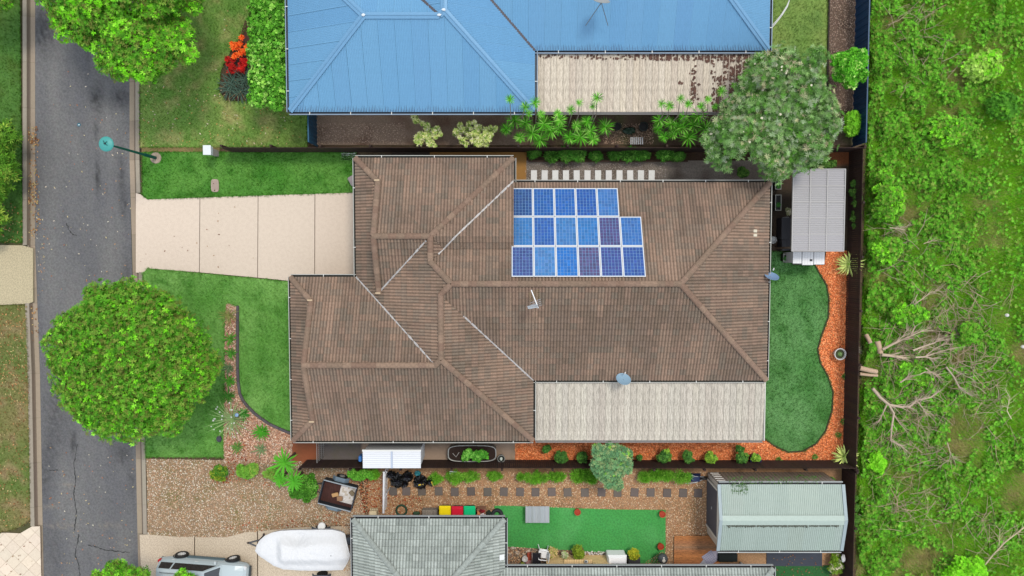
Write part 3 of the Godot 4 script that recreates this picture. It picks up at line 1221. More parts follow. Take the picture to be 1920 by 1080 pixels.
func fence_line(called: String, label: String, a: Vector3, b: Vector3, h: float, col: Color, group := "") -> void:   # palings on two rails
	var t := thing(called, label, "fence", a, group)
	var d := (b - a)
	var l := d.length()
	var z := d.normalized()
	var basis := Basis(Vector3.UP.cross(z), Vector3.UP, z)
	var n := int(l / 2.4)
	for i in n + 1:
		var p := MB.new()
		p.col = vary(col, 0.2)
		p.obox(Transform3D(basis, z * (l * i / n) + Vector3.UP * (h / 2)), Vector3(0.1, h, 0.1))
		part(t, "post", p, "timber")
	for y in [0.3, h - 0.25]:
		var r := MB.new()
		r.col = vary(col, 0.1)
		r.obox(Transform3D(basis, z * l / 2 + Vector3.UP * y + basis.x * 0.07), Vector3(0.04, 0.09, l))
		part(t, "rail", r, "timber")
	var pl := MB.new()
	var k := int(l / 0.105)
	for i in k:
		pl.col = vary(col, 0.25)
		pl.obox(Transform3D(basis, z * ((i + 0.5) * l / k) + Vector3.UP * (h / 2 - rng.randf() * 0.02) + basis.x * 0.1), Vector3(0.018, h, 0.099))
	part(t, "palings", pl, "timber").set_meta("kind", "stuff")

func metal_fence(label: String, a: Vector3, b: Vector3, h: float, col: Color, group := "") -> void:
	var t := thing("metal_fence", label, "fence", a, group)
	var d := (b - a)
	var l := d.length()
	var z := d.normalized()
	var basis := Basis(Vector3.UP.cross(z), Vector3.UP, z)
	var n := maxi(1, int(l / 2.37))
	var w := l / n
	for i in n:
		var mb := MB.new()
		mb.col = vary(col, 0.08)
		var m := 14
		for k in m:
			var s0 := w * (i + float(k) / m)
			var s1 := w * (i + float(k + 1) / m)
			var x0 := 0.015 if k % 2 else -0.015
			var p := func(s: float, x: float, y: float) -> Vector3: return z * s + basis.x * x + Vector3.UP * y
			mb.quad(p.call(s0, x0, 0.02), p.call(s1 - 0.03, x0, 0.02), p.call(s1 - 0.03, x0, h - 0.03), p.call(s0, x0, h - 0.03))
			mb.quad(p.call(s1 - 0.03, x0, 0.02), p.call(s1, -x0, 0.02), p.call(s1, -x0, h - 0.03), p.call(s1 - 0.03, x0, h - 0.03))
		part(t, "panel", mb, "sheet_metal")
		var r := MB.new()
		r.col = vary(col, 0.05)
		r.obox(Transform3D(basis, z * (w * (i + 0.5)) + Vector3.UP * (h - 0.01)), Vector3(0.06, 0.04, w - 0.064))
		part(t, "rail", r, "sheet_metal")
	for i in n + 1:
		var p := MB.new()
		p.col = vary(col, 0.05)
		p.obox(Transform3D(basis, z * (w * i) + Vector3.UP * (h / 2)), Vector3(0.065, h, 0.06))
		part(t, "post", p, "sheet_metal")

func branch(called: String, label: String, paths: Array, col: Color, group := "", cat := "fallen branch") -> void:   # paths: [[u,v,h, ...], r0, r1]
	var t := thing(called, label, cat, at(paths[0][0][0], paths[0][0][1], 0.1), group)
	for pi in paths.size():
		var a: Array = paths[pi][0]
		var ps := []
		var rs := []
		var k := a.size() / 3
		for i in k:
			ps.append(at(a[i * 3], a[i * 3 + 1], a[i * 3 + 2] + 0.25) - t.position)
			rs.append(lerpf(paths[pi][1], paths[pi][2], float(i) / maxi(1, k - 1)))
		var mb := MB.new()
		mb.col = vary(col, 0.12)
		mb.tube(ps, rs, 7)
		if pi > 0 or k > 2:   # twigs
			for z in 4 * k:
				var f := rng.randf_range(0.3, 1.0) * (k - 1)
				var i0 := mini(int(f), k - 2)
				var p: Vector3 = ps[i0].lerp(ps[i0 + 1], f - i0)
				var dir: Vector3 = (ps[i0 + 1] - ps[i0]).normalized().rotated(Vector3.UP, rng.randf_range(-0.9, 0.9))
				var e := p + dir * rng.randf_range(0.25, 0.7) + Vector3.UP * rng.randf_range(-0.05, 0.25)
				mb.tube([p, p.lerp(e, 0.5) + Vector3(rng.randf_range(-0.05, 0.05), 0.03, rng.randf_range(-0.05, 0.05)), e], [rs[i0] * 0.35 + 0.004, rs[i0] * 0.2 + 0.003, 0.003], 4, false)
		part(t, "trunk" if pi == 0 else "limb", mb, "bark")

func log_piece(label: String, a: Vector3, b: Vector3, r: float) -> void:
	var t := thing("cut_log", label, "log", a, "cut logs behind the rear fence")
	var mb := MB.new()
	mb.col = K(200, 172, 145, 1.5)
	mb.tube([Vector3.ZERO, (b - a) * 0.5 + Vector3(0, 0.02, 0.01), b - a], [r, r * 0.95, r * 0.9], 12, false)
	part(t, "bark", mb, "bark")
	for e in [0, 1]:
		var c := MB.new()
		c.col = K(225, 205, 175, 1.5)
		var p: Vector3 = (b - a) * float(e)
		var d := (b - a).normalized() * (1.0 if e else -1.0)
		c.tube([p - d * 0.004, p + d * 0.004], [r * (0.9 if e else 1.0), r * (0.88 if e else 0.98)], 12)
		part(t, "cut_end", c, "bark")

func car(p: Vector3, turn: float) -> void:
	var t := thing("parked_car", "silver blue station wagon parked nose right on the pebbled driveway", "car", p, "", turn)
	var body := K(184, 198, 203, 1.15)
	var lower := K(95, 118, 128)
	# lower body: stations along x, rear to front
	var mb := MB.new()
	mb.col = body
	var secs := []
	var st := [[-2.28, 0.74, 0.45, 0.9, 0.92], [-2.22, 0.84, 0.36, 0.95, 1.02], [-1.9, 0.89, 0.3, 0.98, 1.05], [-0.5, 0.905, 0.28, 0.97, 1.04], [0.95, 0.9, 0.28, 0.95, 1.05], [1.1, 0.895, 0.28, 0.94, 1.06], [1.7, 0.875, 0.28, 0.9, 1.0], [2.1, 0.83, 0.3, 0.82, 0.9], [2.24, 0.74, 0.34, 0.74, 0.8], [2.3, 0.6, 0.42, 0.62, 0.66]]
	for s in st:
		var ring := []
		for q in [[-0.86, 0.0], [-1.0, 0.35], [-1.0, 0.75], [-0.95, 1.0]]:
			ring.append(Vector3(s[0], lerpf(s[2], s[3], q[1]), q[0] * s[1]))
		ring.append(Vector3(s[0], s[4] - 0.01, -0.72 * s[1]))
		ring.append(Vector3(s[0], s[4] + 0.015, -0.35 * s[1]))
		ring.append(Vector3(s[0], s[4] + 0.015, 0.35 * s[1]))
		ring.append(Vector3(s[0], s[4] - 0.01, 0.72 * s[1]))
		for q in [[0.95, 1.0], [1.0, 0.75], [1.0, 0.35], [0.86, 0.0]]:
			ring.append(Vector3(s[0], lerpf(s[2], s[3], q[1]), q[0] * s[1]))
		ring.reverse()
		secs.append(ring)
	mb.loft(secs)
	part(t, "body", mb, "gloss")
	# cabin
	var cb := MB.new()
	cb.col = body
	var q4 := func(x0: float, x1: float, y: float, w: float) -> Array: return [Vector3(x0, y, -w), Vector3(x1, y, -w), Vector3(x1, y, w), Vector3(x0, y, w)]
	var low: Array = q4.call(-2.18, 1.02, 1.0, 0.83)
	var mid: Array = q4.call(-2.06, 0.36, 1.5, 0.69)
	var up: Array = q4.call(-1.95, 0.16, 1.58, 0.58)
	for k in 4:
		var k2 := (k + 1) % 4
		cb.quad(low[k2], low[k], mid[k], mid[k2])
		cb.quad(mid[k2], mid[k], up[k], up[k2])
	cb.quad(up[0], up[3], up[2], up[1])
	part(t, "roof", cb, "gloss")
	# glass set just proud of the cabin sides
	var pane := func(called: String, a: Vector3, b: Vector3, c: Vector3, d: Vector3) -> void:
		var g := MB.new()
		var n := (b - a).cross(c - a).normalized() * 0.006
		g.quad(a + n, b + n, c + n, d + n)
		put(t, called, g.mesh(mats.glass))
	for s in [-1, 1]:
		var f := func(x: float, y: float) -> Vector3: return Vector3(x, y, s * lerpf(0.83, 0.69, (y - 1.0) / 0.5))
		for w in [[-2.05, -1.42, -1.98, -1.42], [-1.34, 0.78, -1.34, 0.28]]:
			if s < 0:
				pane.call("side_window", f.call(w[1], 1.04), f.call(w[0], 1.04), f.call(w[2], 1.46), f.call(w[3], 1.46))
			else:
				pane.call("side_window", f.call(w[0], 1.04), f.call(w[1], 1.04), f.call(w[3], 1.46), f.call(w[2], 1.46))
	pane.call("windscreen", Vector3(0.98, 1.03, 0.76), Vector3(0.98, 1.03, -0.76), Vector3(0.38, 1.49, -0.63), Vector3(0.38, 1.49, 0.63))
	pane.call("rear_window", Vector3(-2.175, 1.05, -0.74), Vector3(-2.175, 1.05, 0.74), Vector3(-2.075, 1.46, 0.64), Vector3(-2.075, 1.46, -0.64))
	for s in [-1, 1]:
		var sk := MB.new()
		sk.col = lower
		sk.obox(Transform3D(Basis(), Vector3(-0.02, 0.46, s * 0.9)), Vector3(1.9, 0.26, 0.05), 0.015)
		part(t, "sill_trim", sk, "satin")
		var rl := MB.new()
		rl.col = K(120, 125, 128)
		rl.tube([Vector3(-1.85, 1.58, s * 0.56), Vector3(-1.75, 1.64, s * 0.56), Vector3(0.0, 1.64, s * 0.56), Vector3(0.1, 1.58, s * 0.56)], [0.018, 0.018, 0.018, 0.018], 6)
		part(t, "roof_rail", rl, "metal")
		var mi := MB.new()
		mi.col = K(205, 215, 218)
		mi.obox(Transform3D(Basis(), Vector3(0.72, 1.06, s * 0.98)), Vector3(0.12, 0.14, 0.2), 0.03)
		part(t, "wing_mirror", mi, "gloss")
		var hl := MB.new()
		hl.col = K(225, 228, 230)
		hl.obox(Transform3D(Basis(Vector3.UP, s * 0.35), Vector3(2.13, 0.76, s * 0.66)), Vector3(0.2, 0.14, 0.26), 0.03)
		part(t, "headlight", hl, "gloss")
		var tl := MB.new()
		tl.col = K(205, 40, 45)
		tl.obox(Transform3D(Basis(), Vector3(-2.22, 0.85, s * 0.8)), Vector3(0.14, 0.22, 0.14), 0.02)
		part(t, "tail_light", tl, "gloss")
		for x in [-1.5, -0.3]:
			var hd := MB.new()
			hd.col = K(225, 230, 232)
			hd.obox(Transform3D(Basis(), Vector3(x, 0.9, s * 0.905)), Vector3(0.18, 0.03, 0.035), 0.008)
			part(t, "door_handle", hd, "gloss")
		for x in [-1.36, 1.34]:
			var w := Node3D.new()
			w.name = numbered(t, "wheel")
			t.add_child(w)
			w.position = Vector3(x, 0.33, s * 0.86)
			if x > 0:
				w.rotation.y = 0.18
			var ty := MB.new()
			ty.col = K(38, 38, 40)
			var ax := Transform3D(Basis(Vector3.RIGHT, s * PI / 2), Vector3.ZERO)
			ty.lathe([Vector2(0.2, -0.12), Vector2(0.31, -0.12), Vector2(0.335, -0.08), Vector2(0.335, 0.08), Vector2(0.31, 0.115), Vector2(0.21, 0.12), Vector2(0.2, 0.09)], 22, ax)
			part(w, "tyre", ty, "rubber")
			var ri := MB.new()
			ri.col = K(215, 215, 213, 1.3)
			ri.lathe([Vector2(0.205, 0.09), Vector2(0.19, 0.1), Vector2(0.06, 0.085), Vector2(0.0, 0.1)], 18, ax)
			ri.col = K(120, 120, 122)
			for k in 7:
				var a := TAU * k / 7
				ri.obox(ax * Transform3D(Basis(Vector3.UP, a), Vector3(cos(a) * 0.13, 0.097, -sin(a) * 0.13)), Vector3(0.05, 0.012, 0.02))
			part(w, "rim", ri, "satin")
			var ar := MB.new()
			ar.col = K(60, 70, 75)
			var av := []
			for k in 9:
				var a := PI * k / 8
				av.append(Vector3(x + cos(a) * 0.38, 0.36 + sin(a) * 0.36, s * 0.9))
			ar.tube(av, [0.02, 0.03, 0.03, 0.03, 0.03, 0.03, 0.03, 0.03, 0.02], 6)
			part(t, "wheel_arch", ar, "satin")
	var bp := MB.new()
	bp.col = K(70, 80, 88)
	bp.obox(Transform3D(Basis(), Vector3(2.3, 0.47, 0)), Vector3(0.1, 0.22, 1.3), 0.03)
	part(t, "front_bumper", bp, "satin")
	var bq := MB.new()
	bq.col = K(110, 130, 138)
	bq.obox(Transform3D(Basis(), Vector3(-2.29, 0.48, 0)), Vector3(0.12, 0.2, 1.6), 0.03)
	part(t, "rear_bumper", bq, "satin")
	var wp := MB.new()
	wp.col = K(30, 32, 34)
	for z in [-0.35, 0.25]:
		wp.tube([Vector3(0.98, 1.075, z), Vector3(0.7, 1.27, z + 0.4)], [0.01, 0.008], 5)
	part(t, "wipers", wp, "satin")

func boat(op: PackedVector2Array, keel: Vector3) -> void:
	var t := thing("covered_boat", "trailer boat under a fitted white cover beside the grey roof", "boat", keel)
	var lo := 0.55
	var dist := func(q: Vector2) -> float:
		var d := 1e9
		for i in op.size():
			var c := Geometry2D.get_closest_point_to_segment(q, op[i], op[(i + 1) % op.size()])
			d = minf(d, c.distance_to(q))
		return d
	var c := keel
	var hf := func(x: float, z: float) -> float:
		var q := Vector2(x, z)
		var d: float = dist.call(q)
		var lx := x - c.x      # bow at negative x
		var lz := z - c.z
		var y := 1.12 + 0.16 * (1 - exp(-d * 6.0))
		# the windscreen under the cloth, then a long ridge to the stern
		var cabin := smoothstep(0.0, 1.0, (lx + 1.5) / 0.5)
		var side := smoothstep(0.0, 1.0, (0.85 - absf(lz + 0.05)) / 0.6)
		y += 0.34 * cabin * side * (1 - 0.25 * clampf(lx / 2.0, 0, 1))
		# the sag on the near side between windscreen and stern
		y -= 0.27 * exp(-pow((lx + 0.35) / 0.5, 2) - pow((lz + 0.62) / 0.33, 2))
		# pulled folds
		var ang := atan2(lz + 0.2, lx + 0.4)
		y += 0.009 * sin(ang * 18.0 + noise.get_noise_2d(x * 20, z * 20) * 2.0) * clampf(d * 2.5, 0, 1)
		y += 0.02 * noise2.get_noise_2d(x * 5.0, z * 3.0)
		return y
	var mb := MB.new()
	var white := K(240, 241, 244)
	sheet(mb, op, 0.0, 0.06, func(_x: float, _z: float) -> Color: return white, hf)
	# smooth the cloth: normals from the height
	for i in mb.v.size():
		var q := mb.v[i]
		var e := 0.03
		var gx := (float(hf.call(q.x + e, q.z)) - float(hf.call(q.x - e, q.z))) / (2 * e)
		var gz := (float(hf.call(q.x, q.z + e)) - float(hf.call(q.x, q.z - e))) / (2 * e)
		mb.n[i] = Vector3(-gx, 1, -gz).normalized()
	# skirt
	mb.col = white
	for i in op.size():
		var a := op[i]
		var b := op[(i + 1) % op.size()]
		var n := int(a.distance_to(b) / 0.12) + 1
		for k in n:
			var p := a.lerp(b, float(k) / n)
			var r := a.lerp(b, float(k + 1) / n)
			var ip := p.lerp(Vector2(c.x, c.z), 0.05)
			var ir := r.lerp(Vector2(c.x, c.z), 0.05)
			mb.quad(Vector3(p.x, hf.call(p.x, p.y), p.y), Vector3(r.x, hf.call(r.x, r.y), r.y), Vector3(ir.x, 0.85, ir.y), Vector3(ip.x, 0.85, ip.y))
	partw(t, "cover", mb, "cloth")
	var hull := MB.new()
	hull.col = K(225, 228, 230)
	var top := PackedVector2Array()
	for q in op:
		top.append(q.lerp(Vector2(c.x, c.z), 0.07))
	for i in top.size():
		var a := top[i]
		var b := top[(i + 1) % top.size()]
		var a2 := Vector2(a.x, lerpf(a.y, c.z, 0.6))
		var b2 := Vector2(b.x, lerpf(b.y, c.z, 0.6))
		hull.quad(Vector3(b2.x, lo, b2.y), Vector3(a2.x, lo, a2.y), Vector3(a.x, 1.0, a.y), Vector3(b.x, 1.0, b.y))
	partw(t, "hull", hull, "gloss")
	var v := MB.new()
	v.col = K(40, 45, 50)
	v.tube([at(623, 1038, 1.3) + Vector3(0, 0.1, 0), at(623, 1038, 1.3) + Vector3(0, 0.26, 0)], [0.04, 0.025], 8)
	partw(t, "vent_cap", v, "satin")
	var mo := MB.new()
	mo.col = K(60, 66, 72)
	mo.obox(Transform3D(Basis(Vector3.BACK, -0.3), at(655, 1012, 0.9)), Vector3(0.5, 0.6, 0.4), 0.1)
	partw(t, "outboard_motor", mo, "gloss")
	# its trailer
	var tr := thing("boat_trailer", "galvanised boat trailer with grey mudguards under the white covered boat", "trailer", at(560, 1033, GH))
	var ch := MB.new()
	ch.col = K(90, 95, 100)
	for s in [-0.5, 0.5]:
		ch.obox(Transform3D(Basis(), Vector3(keel.x + 0.2, 0.5, keel.z + s)), Vector3(4.0, 0.08, 0.08))
	for x in [-1.4, 0.0, 1.4]:
		ch.obox(Transform3D(Basis(), Vector3(keel.x + x, 0.5, keel.z)), Vector3(0.08, 0.06, 0.92))
	var nose := at(466, 1018, 0.5)
	ch.tube([Vector3(keel.x - 1.75, 0.5, keel.z - 0.5), nose], [0.04, 0.04], 6)
	ch.tube([Vector3(keel.x - 1.75, 0.5, keel.z + 0.5), nose], [0.04, 0.04], 6)
	partw(tr, "chassis", ch, "metal")
	var cu := MB.new()
	cu.col = K(70, 60, 55)
	cu.blob(nose, Vector3(0.09, 0.06, 0.06), 6, noise, 0.0)
	partw(tr, "coupling", cu, "satin")
	var jw := MB.new()
	jw.col = K(50, 42, 40)
	var jp := at(487, 1012, 0.75)
	jw.tube([Vector3(jp.x, 0.2, jp.z), Vector3(jp.x, 0.85, jp.z)], [0.03, 0.03], 8)
	jw.tube([Vector3(jp.x - 0.03, 0.2, jp.z), Vector3(jp.x + 0.03, 0.2, jp.z)], [0.1, 0.1], 10)
	jw.tube([Vector3(jp.x, 0.86, jp.z), Vector3(jp.x + 0.12, 0.86, jp.z - 0.1)], [0.02, 0.02], 6)
	partw(tr, "jockey_wheel", jw, "satin")
	for s in [-1, 1]:
		var wz := at(603, 990, 0.4).z if s < 0 else at(600, 1078, 0.4).z
		var wx := at(603, 990, 0.4).x
		var mg := MB.new()
		mg.col = K(75, 82, 90)
		mg.obox(Transform3D(Basis(), Vector3(wx, 0.68, wz + 0.02)), Vector3(0.78, 0.04, 0.3), 0.015)
		for e in [-0.41, 0.41]:
			mg.obox(Transform3D(Basis(Vector3.BACK, -signf(e) * 0.9), Vector3(wx + e, 0.58, wz + 0.02)), Vector3(0.24, 0.04, 0.3), 0.015)
		partw(tr, "mudguard", mg, "satin")
		var wh := MB.new()
		wh.col = K(40, 40, 42)
		wh.tube([Vector3(wx, 0.38, wz - 0.09), Vector3(wx, 0.38, wz + 0.09)], [0.28, 0.28], 18)
		wh.col = K(235, 235, 235)
		wh.tube([Vector3(wx, 0.38, wz + s * 0.088), Vector3(wx, 0.38, wz + s * 0.11)], [0.17, 0.15], 16)
		partw(tr, "wheel", wh, "rubber")
	# a round white spare on the near mudguard
	var sp := MB.new()
	sp.col = K(238, 238, 236)
	sp.lathe([Vector2(0.2, 0), Vector2(0.2, 0.02), Vector2(0.16, 0.05), Vector2(0.03, 0.06), Vector2(0, 0.06)], 18, Transform3D(Basis(Vector3.RIGHT, -0.5), at(603, 987, 0.72)))
	partw(tr, "spare_disc", sp, "satin")

func box_trailer() -> void:
	var c := at(634, 927, 0.75)
	var turn := -atan2(16.0, 61.0)
	var t := thing("box_trailer", "small dark box trailer with cardboard and a white sheet in its tray", "trailer", Vector3(c.x, GH, c.z), "", turn)
	var w := 1.72
	var d := 1.28
	var fl := MB.new()
	fl.col = K(85, 45, 38)
	fl.obox(Transform3D(Basis(), Vector3(0, 0.42, 0)), Vector3(w, 0.04, d))
	part(t, "floor", fl, "weathered", "rust red tray floor")
	for s in [-1, 1]:
		var a := MB.new()
		a.col = K(50, 58, 66)
		a.obox(Transform3D(Basis(), Vector3(0, 0.63, s * (d / 2 - 0.015))), Vector3(w, 0.4, 0.025))
		part(t, "side_wall", a, "satin")
		var r := MB.new()
		r.col = K(175, 182, 186)
		r.obox(Transform3D(Basis(), Vector3(0, 0.84, s * (d / 2 - 0.01))), Vector3(w + 0.04, 0.045, 0.06), 0.01)
		part(t, "side_rim", r, "metal")
		var e := MB.new()
		e.col = K(60, 66, 74)
		e.obox(Transform3D(Basis(), Vector3(s * (w / 2 + 0.01), 0.63, 0)), Vector3(0.03, 0.4, d - 0.08))
		e.obox(Transform3D(Basis(), Vector3(s * (w / 2 + 0.012), 0.845, 0)), Vector3(0.05, 0.04, d - 0.16), 0.01)
		part(t, "end_gate", e, "satin")
		var g := MB.new()
		g.col = K(110, 128, 142)
		g.obox(Transform3D(Basis(), Vector3(-0.08, 0.66, s * (d / 2 + 0.13))), Vector3(0.5, 0.03, 0.24), 0.01)
		for q in [-1, 1]:
			g.obox(Transform3D(Basis(Vector3.BACK, -q * 0.8), Vector3(-0.08 + q * 0.33, 0.57, s * (d / 2 + 0.13))), Vector3(0.26, 0.03, 0.24), 0.01)
		part(t, "mudguard", g, "satin")
		var wh := MB.new()
		wh.col = K(36, 36, 38)
		wh.tube([Vector3(-0.08, 0.3, s * (d / 2 + 0.06)), Vector3(-0.08, 0.3, s * (d / 2 + 0.22))], [0.29, 0.29], 18)
		wh.col = K(170, 172, 172)
		wh.tube([Vector3(-0.08, 0.3, s * (d / 2 + 0.215)), Vector3(-0.08, 0.3, s * (d / 2 + 0.235))], [0.16, 0.14], 12)
		part(t, "wheel", wh, "rubber")
	var db := MB.new()
	db.col = K(60, 64, 70)
	db.tube([Vector3(-w / 2, 0.4, -0.3), Vector3(-w / 2 - 1.0, 0.4, 0)], [0.03, 0.03], 6)
	db.tube([Vector3(-w / 2, 0.4, 0.3), Vector3(-w / 2 - 1.0, 0.4, 0)], [0.03, 0.03], 6)
	part(t, "drawbar", db, "satin")
	# the load, things of their own
	var b := t.transform
	var sh := MB.new()
	var cols := [K(225, 218, 212), K(235, 230, 226), K(200, 188, 172)]
	for i in 9:
		for j in 8:
			var x := 0.02 + i * 0.09
			var z := -0.58 + j * 0.125
			sh.col = cols[0] if rng.randf() < 0.6 else any(cols, 0.05)
			var h := func(px: float, pz: float) -> float: return 0.47 + 0.03 * noise.get_noise_2d(px * 60, pz * 60)
			sh.quad(b * Vector3(x, h.call(x, z + 0.125), z + 0.125), b * Vector3(x + 0.09, h.call(x + 0.09, z + 0.125), z + 0.125), b * Vector3(x + 0.09, h.call(x + 0.09, z), z), b * Vector3(x, h.call(x, z), z))
	solo("crumpled_sheet", sh, "cloth", "crumpled off-white sheet lying in the right half of the box trailer", "sheet", b * Vector3(0.4, 0.45, 0))
	var k := [[-0.16, 0.1, 0.34, 0.2, 0.5, K(205, 160, 110), "bent tan cardboard flap in the middle of the box trailer"], [0.12, 0.24, 0.3, 0.26, 0.2, K(165, 125, 95), "brown cardboard box piece against the white sheet in the trailer"], [0.66, -0.2, 0.22, 0.28, 0.9, K(135, 118, 95), "muddy brown lump on the white sheet nearest the trailer's end gate"]]
	for q in k:
		var m := MB.new()
		m.col = q[5]
		m.obox(b * Transform3D(Basis(Vector3.UP, q[4]) * Basis(Vector3.RIGHT, 0.15), Vector3(q[0], 0.55, q[1])), Vector3(q[2], 0.09, q[3]), 0.02)
		solo("cardboard_piece" if q[5].r > 0.2 else "mud_lump", m, "cloth", q[6], "cardboard", b * Vector3(q[0], 0.5, q[1]))

func plastic_chair(p: Vector3, turn: float) -> void:
	var t := thing("plastic_chair", "white plastic garden chair on the edge of the green turf", "chair", p, "", turn)
	var wh := K(246, 246, 248, 1.3)
	var s := MB.new()
	s.col = wh
	s.obox(Transform3D(Basis(), Vector3(0, 0.43, 0)), Vector3(0.48, 0.035, 0.46), 0.015)
	part(t, "seat", s, "satin")
	var bk := MB.new()
	bk.col = wh
	for k in 5:
		bk.obox(Transform3D(Basis(Vector3.RIGHT, 0.2), Vector3(-0.18 + k * 0.09, 0.66, 0.27)), Vector3(0.06, 0.42, 0.02))
	bk.obox(Transform3D(Basis(Vector3.RIGHT, 0.2), Vector3(0, 0.88, 0.31)), Vector3(0.46, 0.06, 0.03), 0.01)
	part(t, "backrest", bk, "satin")
	for x in [-1, 1]:
		var a := MB.new()
		a.col = wh
		a.tube([Vector3(x * 0.25, 0.64, 0.25), Vector3(x * 0.26, 0.65, -0.1), Vector3(x * 0.25, 0.62, -0.2)], [0.025, 0.028, 0.02], 6)
		part(t, "armrest", a, "satin")
		for z in [-1, 1]:
			var l := MB.new()
			l.col = wh
			l.tube([Vector3(x * 0.26, 0, z * 0.27), Vector3(x * 0.21, 0.43, z * 0.2)], [0.022, 0.028], 6)
			if z < 0:
				l.tube([Vector3(x * 0.23, 0.43, -0.2), Vector3(x * 0.25, 0.63, -0.18)], [0.022, 0.022], 6)
			part(t, "leg", l, "satin")
# ---------------------------------------------------------------- the scene
func _ready() -> void:
	rng.seed = 20240607
	# camera
	var cam := Camera3D.new()
	cam.name = "camera"
	add_child(cam)
	var co := 1.0 / sqrt(1.0 + TT * TT)
	var si := TT * co
	cam.transform = Transform3D(Basis(Vector3.RIGHT, Vector3(0, -si, -co), Vector3(0, co, -si)), Vector3(0, HC, 0))
	cam.fov = rad_to_deg(2.0 * atan(540.0 / FPX))
	cam.near = 0.5
	cam.far = 300.0
	# sky, sun, exposure: a bright overcast day
	var env := Environment.new()
	var sky := Sky.new()
	var sm := ProceduralSkyMaterial.new()
	sm.sky_top_color = Color(0.90, 0.93, 0.97)
	sm.sky_horizon_color = Color(0.86, 0.88, 0.91)
	sm.sky_curve = 0.3
	sm.ground_bottom_color = Color(0.4, 0.42, 0.38)
	sm.ground_horizon_color = Color(0.6, 0.62, 0.6)
	sky.sky_material = sm
	env.background_mode = Environment.BG_SKY
	env.sky = sky
	env.background_energy_multiplier = 0.85
	env.tonemap_mode = Environment.TONE_MAPPER_LINEAR
	env.tonemap_exposure = 2.3
	env.sdfgi_enabled = true
	env.ssao_enabled = true
	env.ssil_enabled = true
	var we := WorldEnvironment.new()
	we.name = "world_environment"
	we.environment = env
	add_child(we)
	var sun := DirectionalLight3D.new()
	sun.name = "sun"
	sun.light_energy = 0.42
	sun.light_color = Color(1.0, 0.97, 0.92)
	sun.light_angular_distance = 14.0
	sun.shadow_enabled = true
	add_child(sun)
	sun.look_at_from_position(Vector3(6, 20, -9), Vector3.ZERO)

	noise.seed = 4; noise.frequency = 0.16; noise.fractal_octaves = 4
	noise2.seed = 9; noise2.frequency = 0.55; noise2.fractal_octaves = 3
	noise3.seed = 14; noise3.frequency = 0.35; noise3.fractal_octaves = 3
	make_materials()
	build_ground()
	build_brown_house()
	build_blue_house()
	build_grey_house()
	build_sheds()
	build_fences()
	build_trees()
	build_gardens()
	build_bush()
	build_roof_gear()
	build_street()
	build_neighbour_yard()
	build_rear_yard()
	build_litter()

func flat(c: Color) -> Callable:
	return func(_x: float, _z: float) -> Color: return c

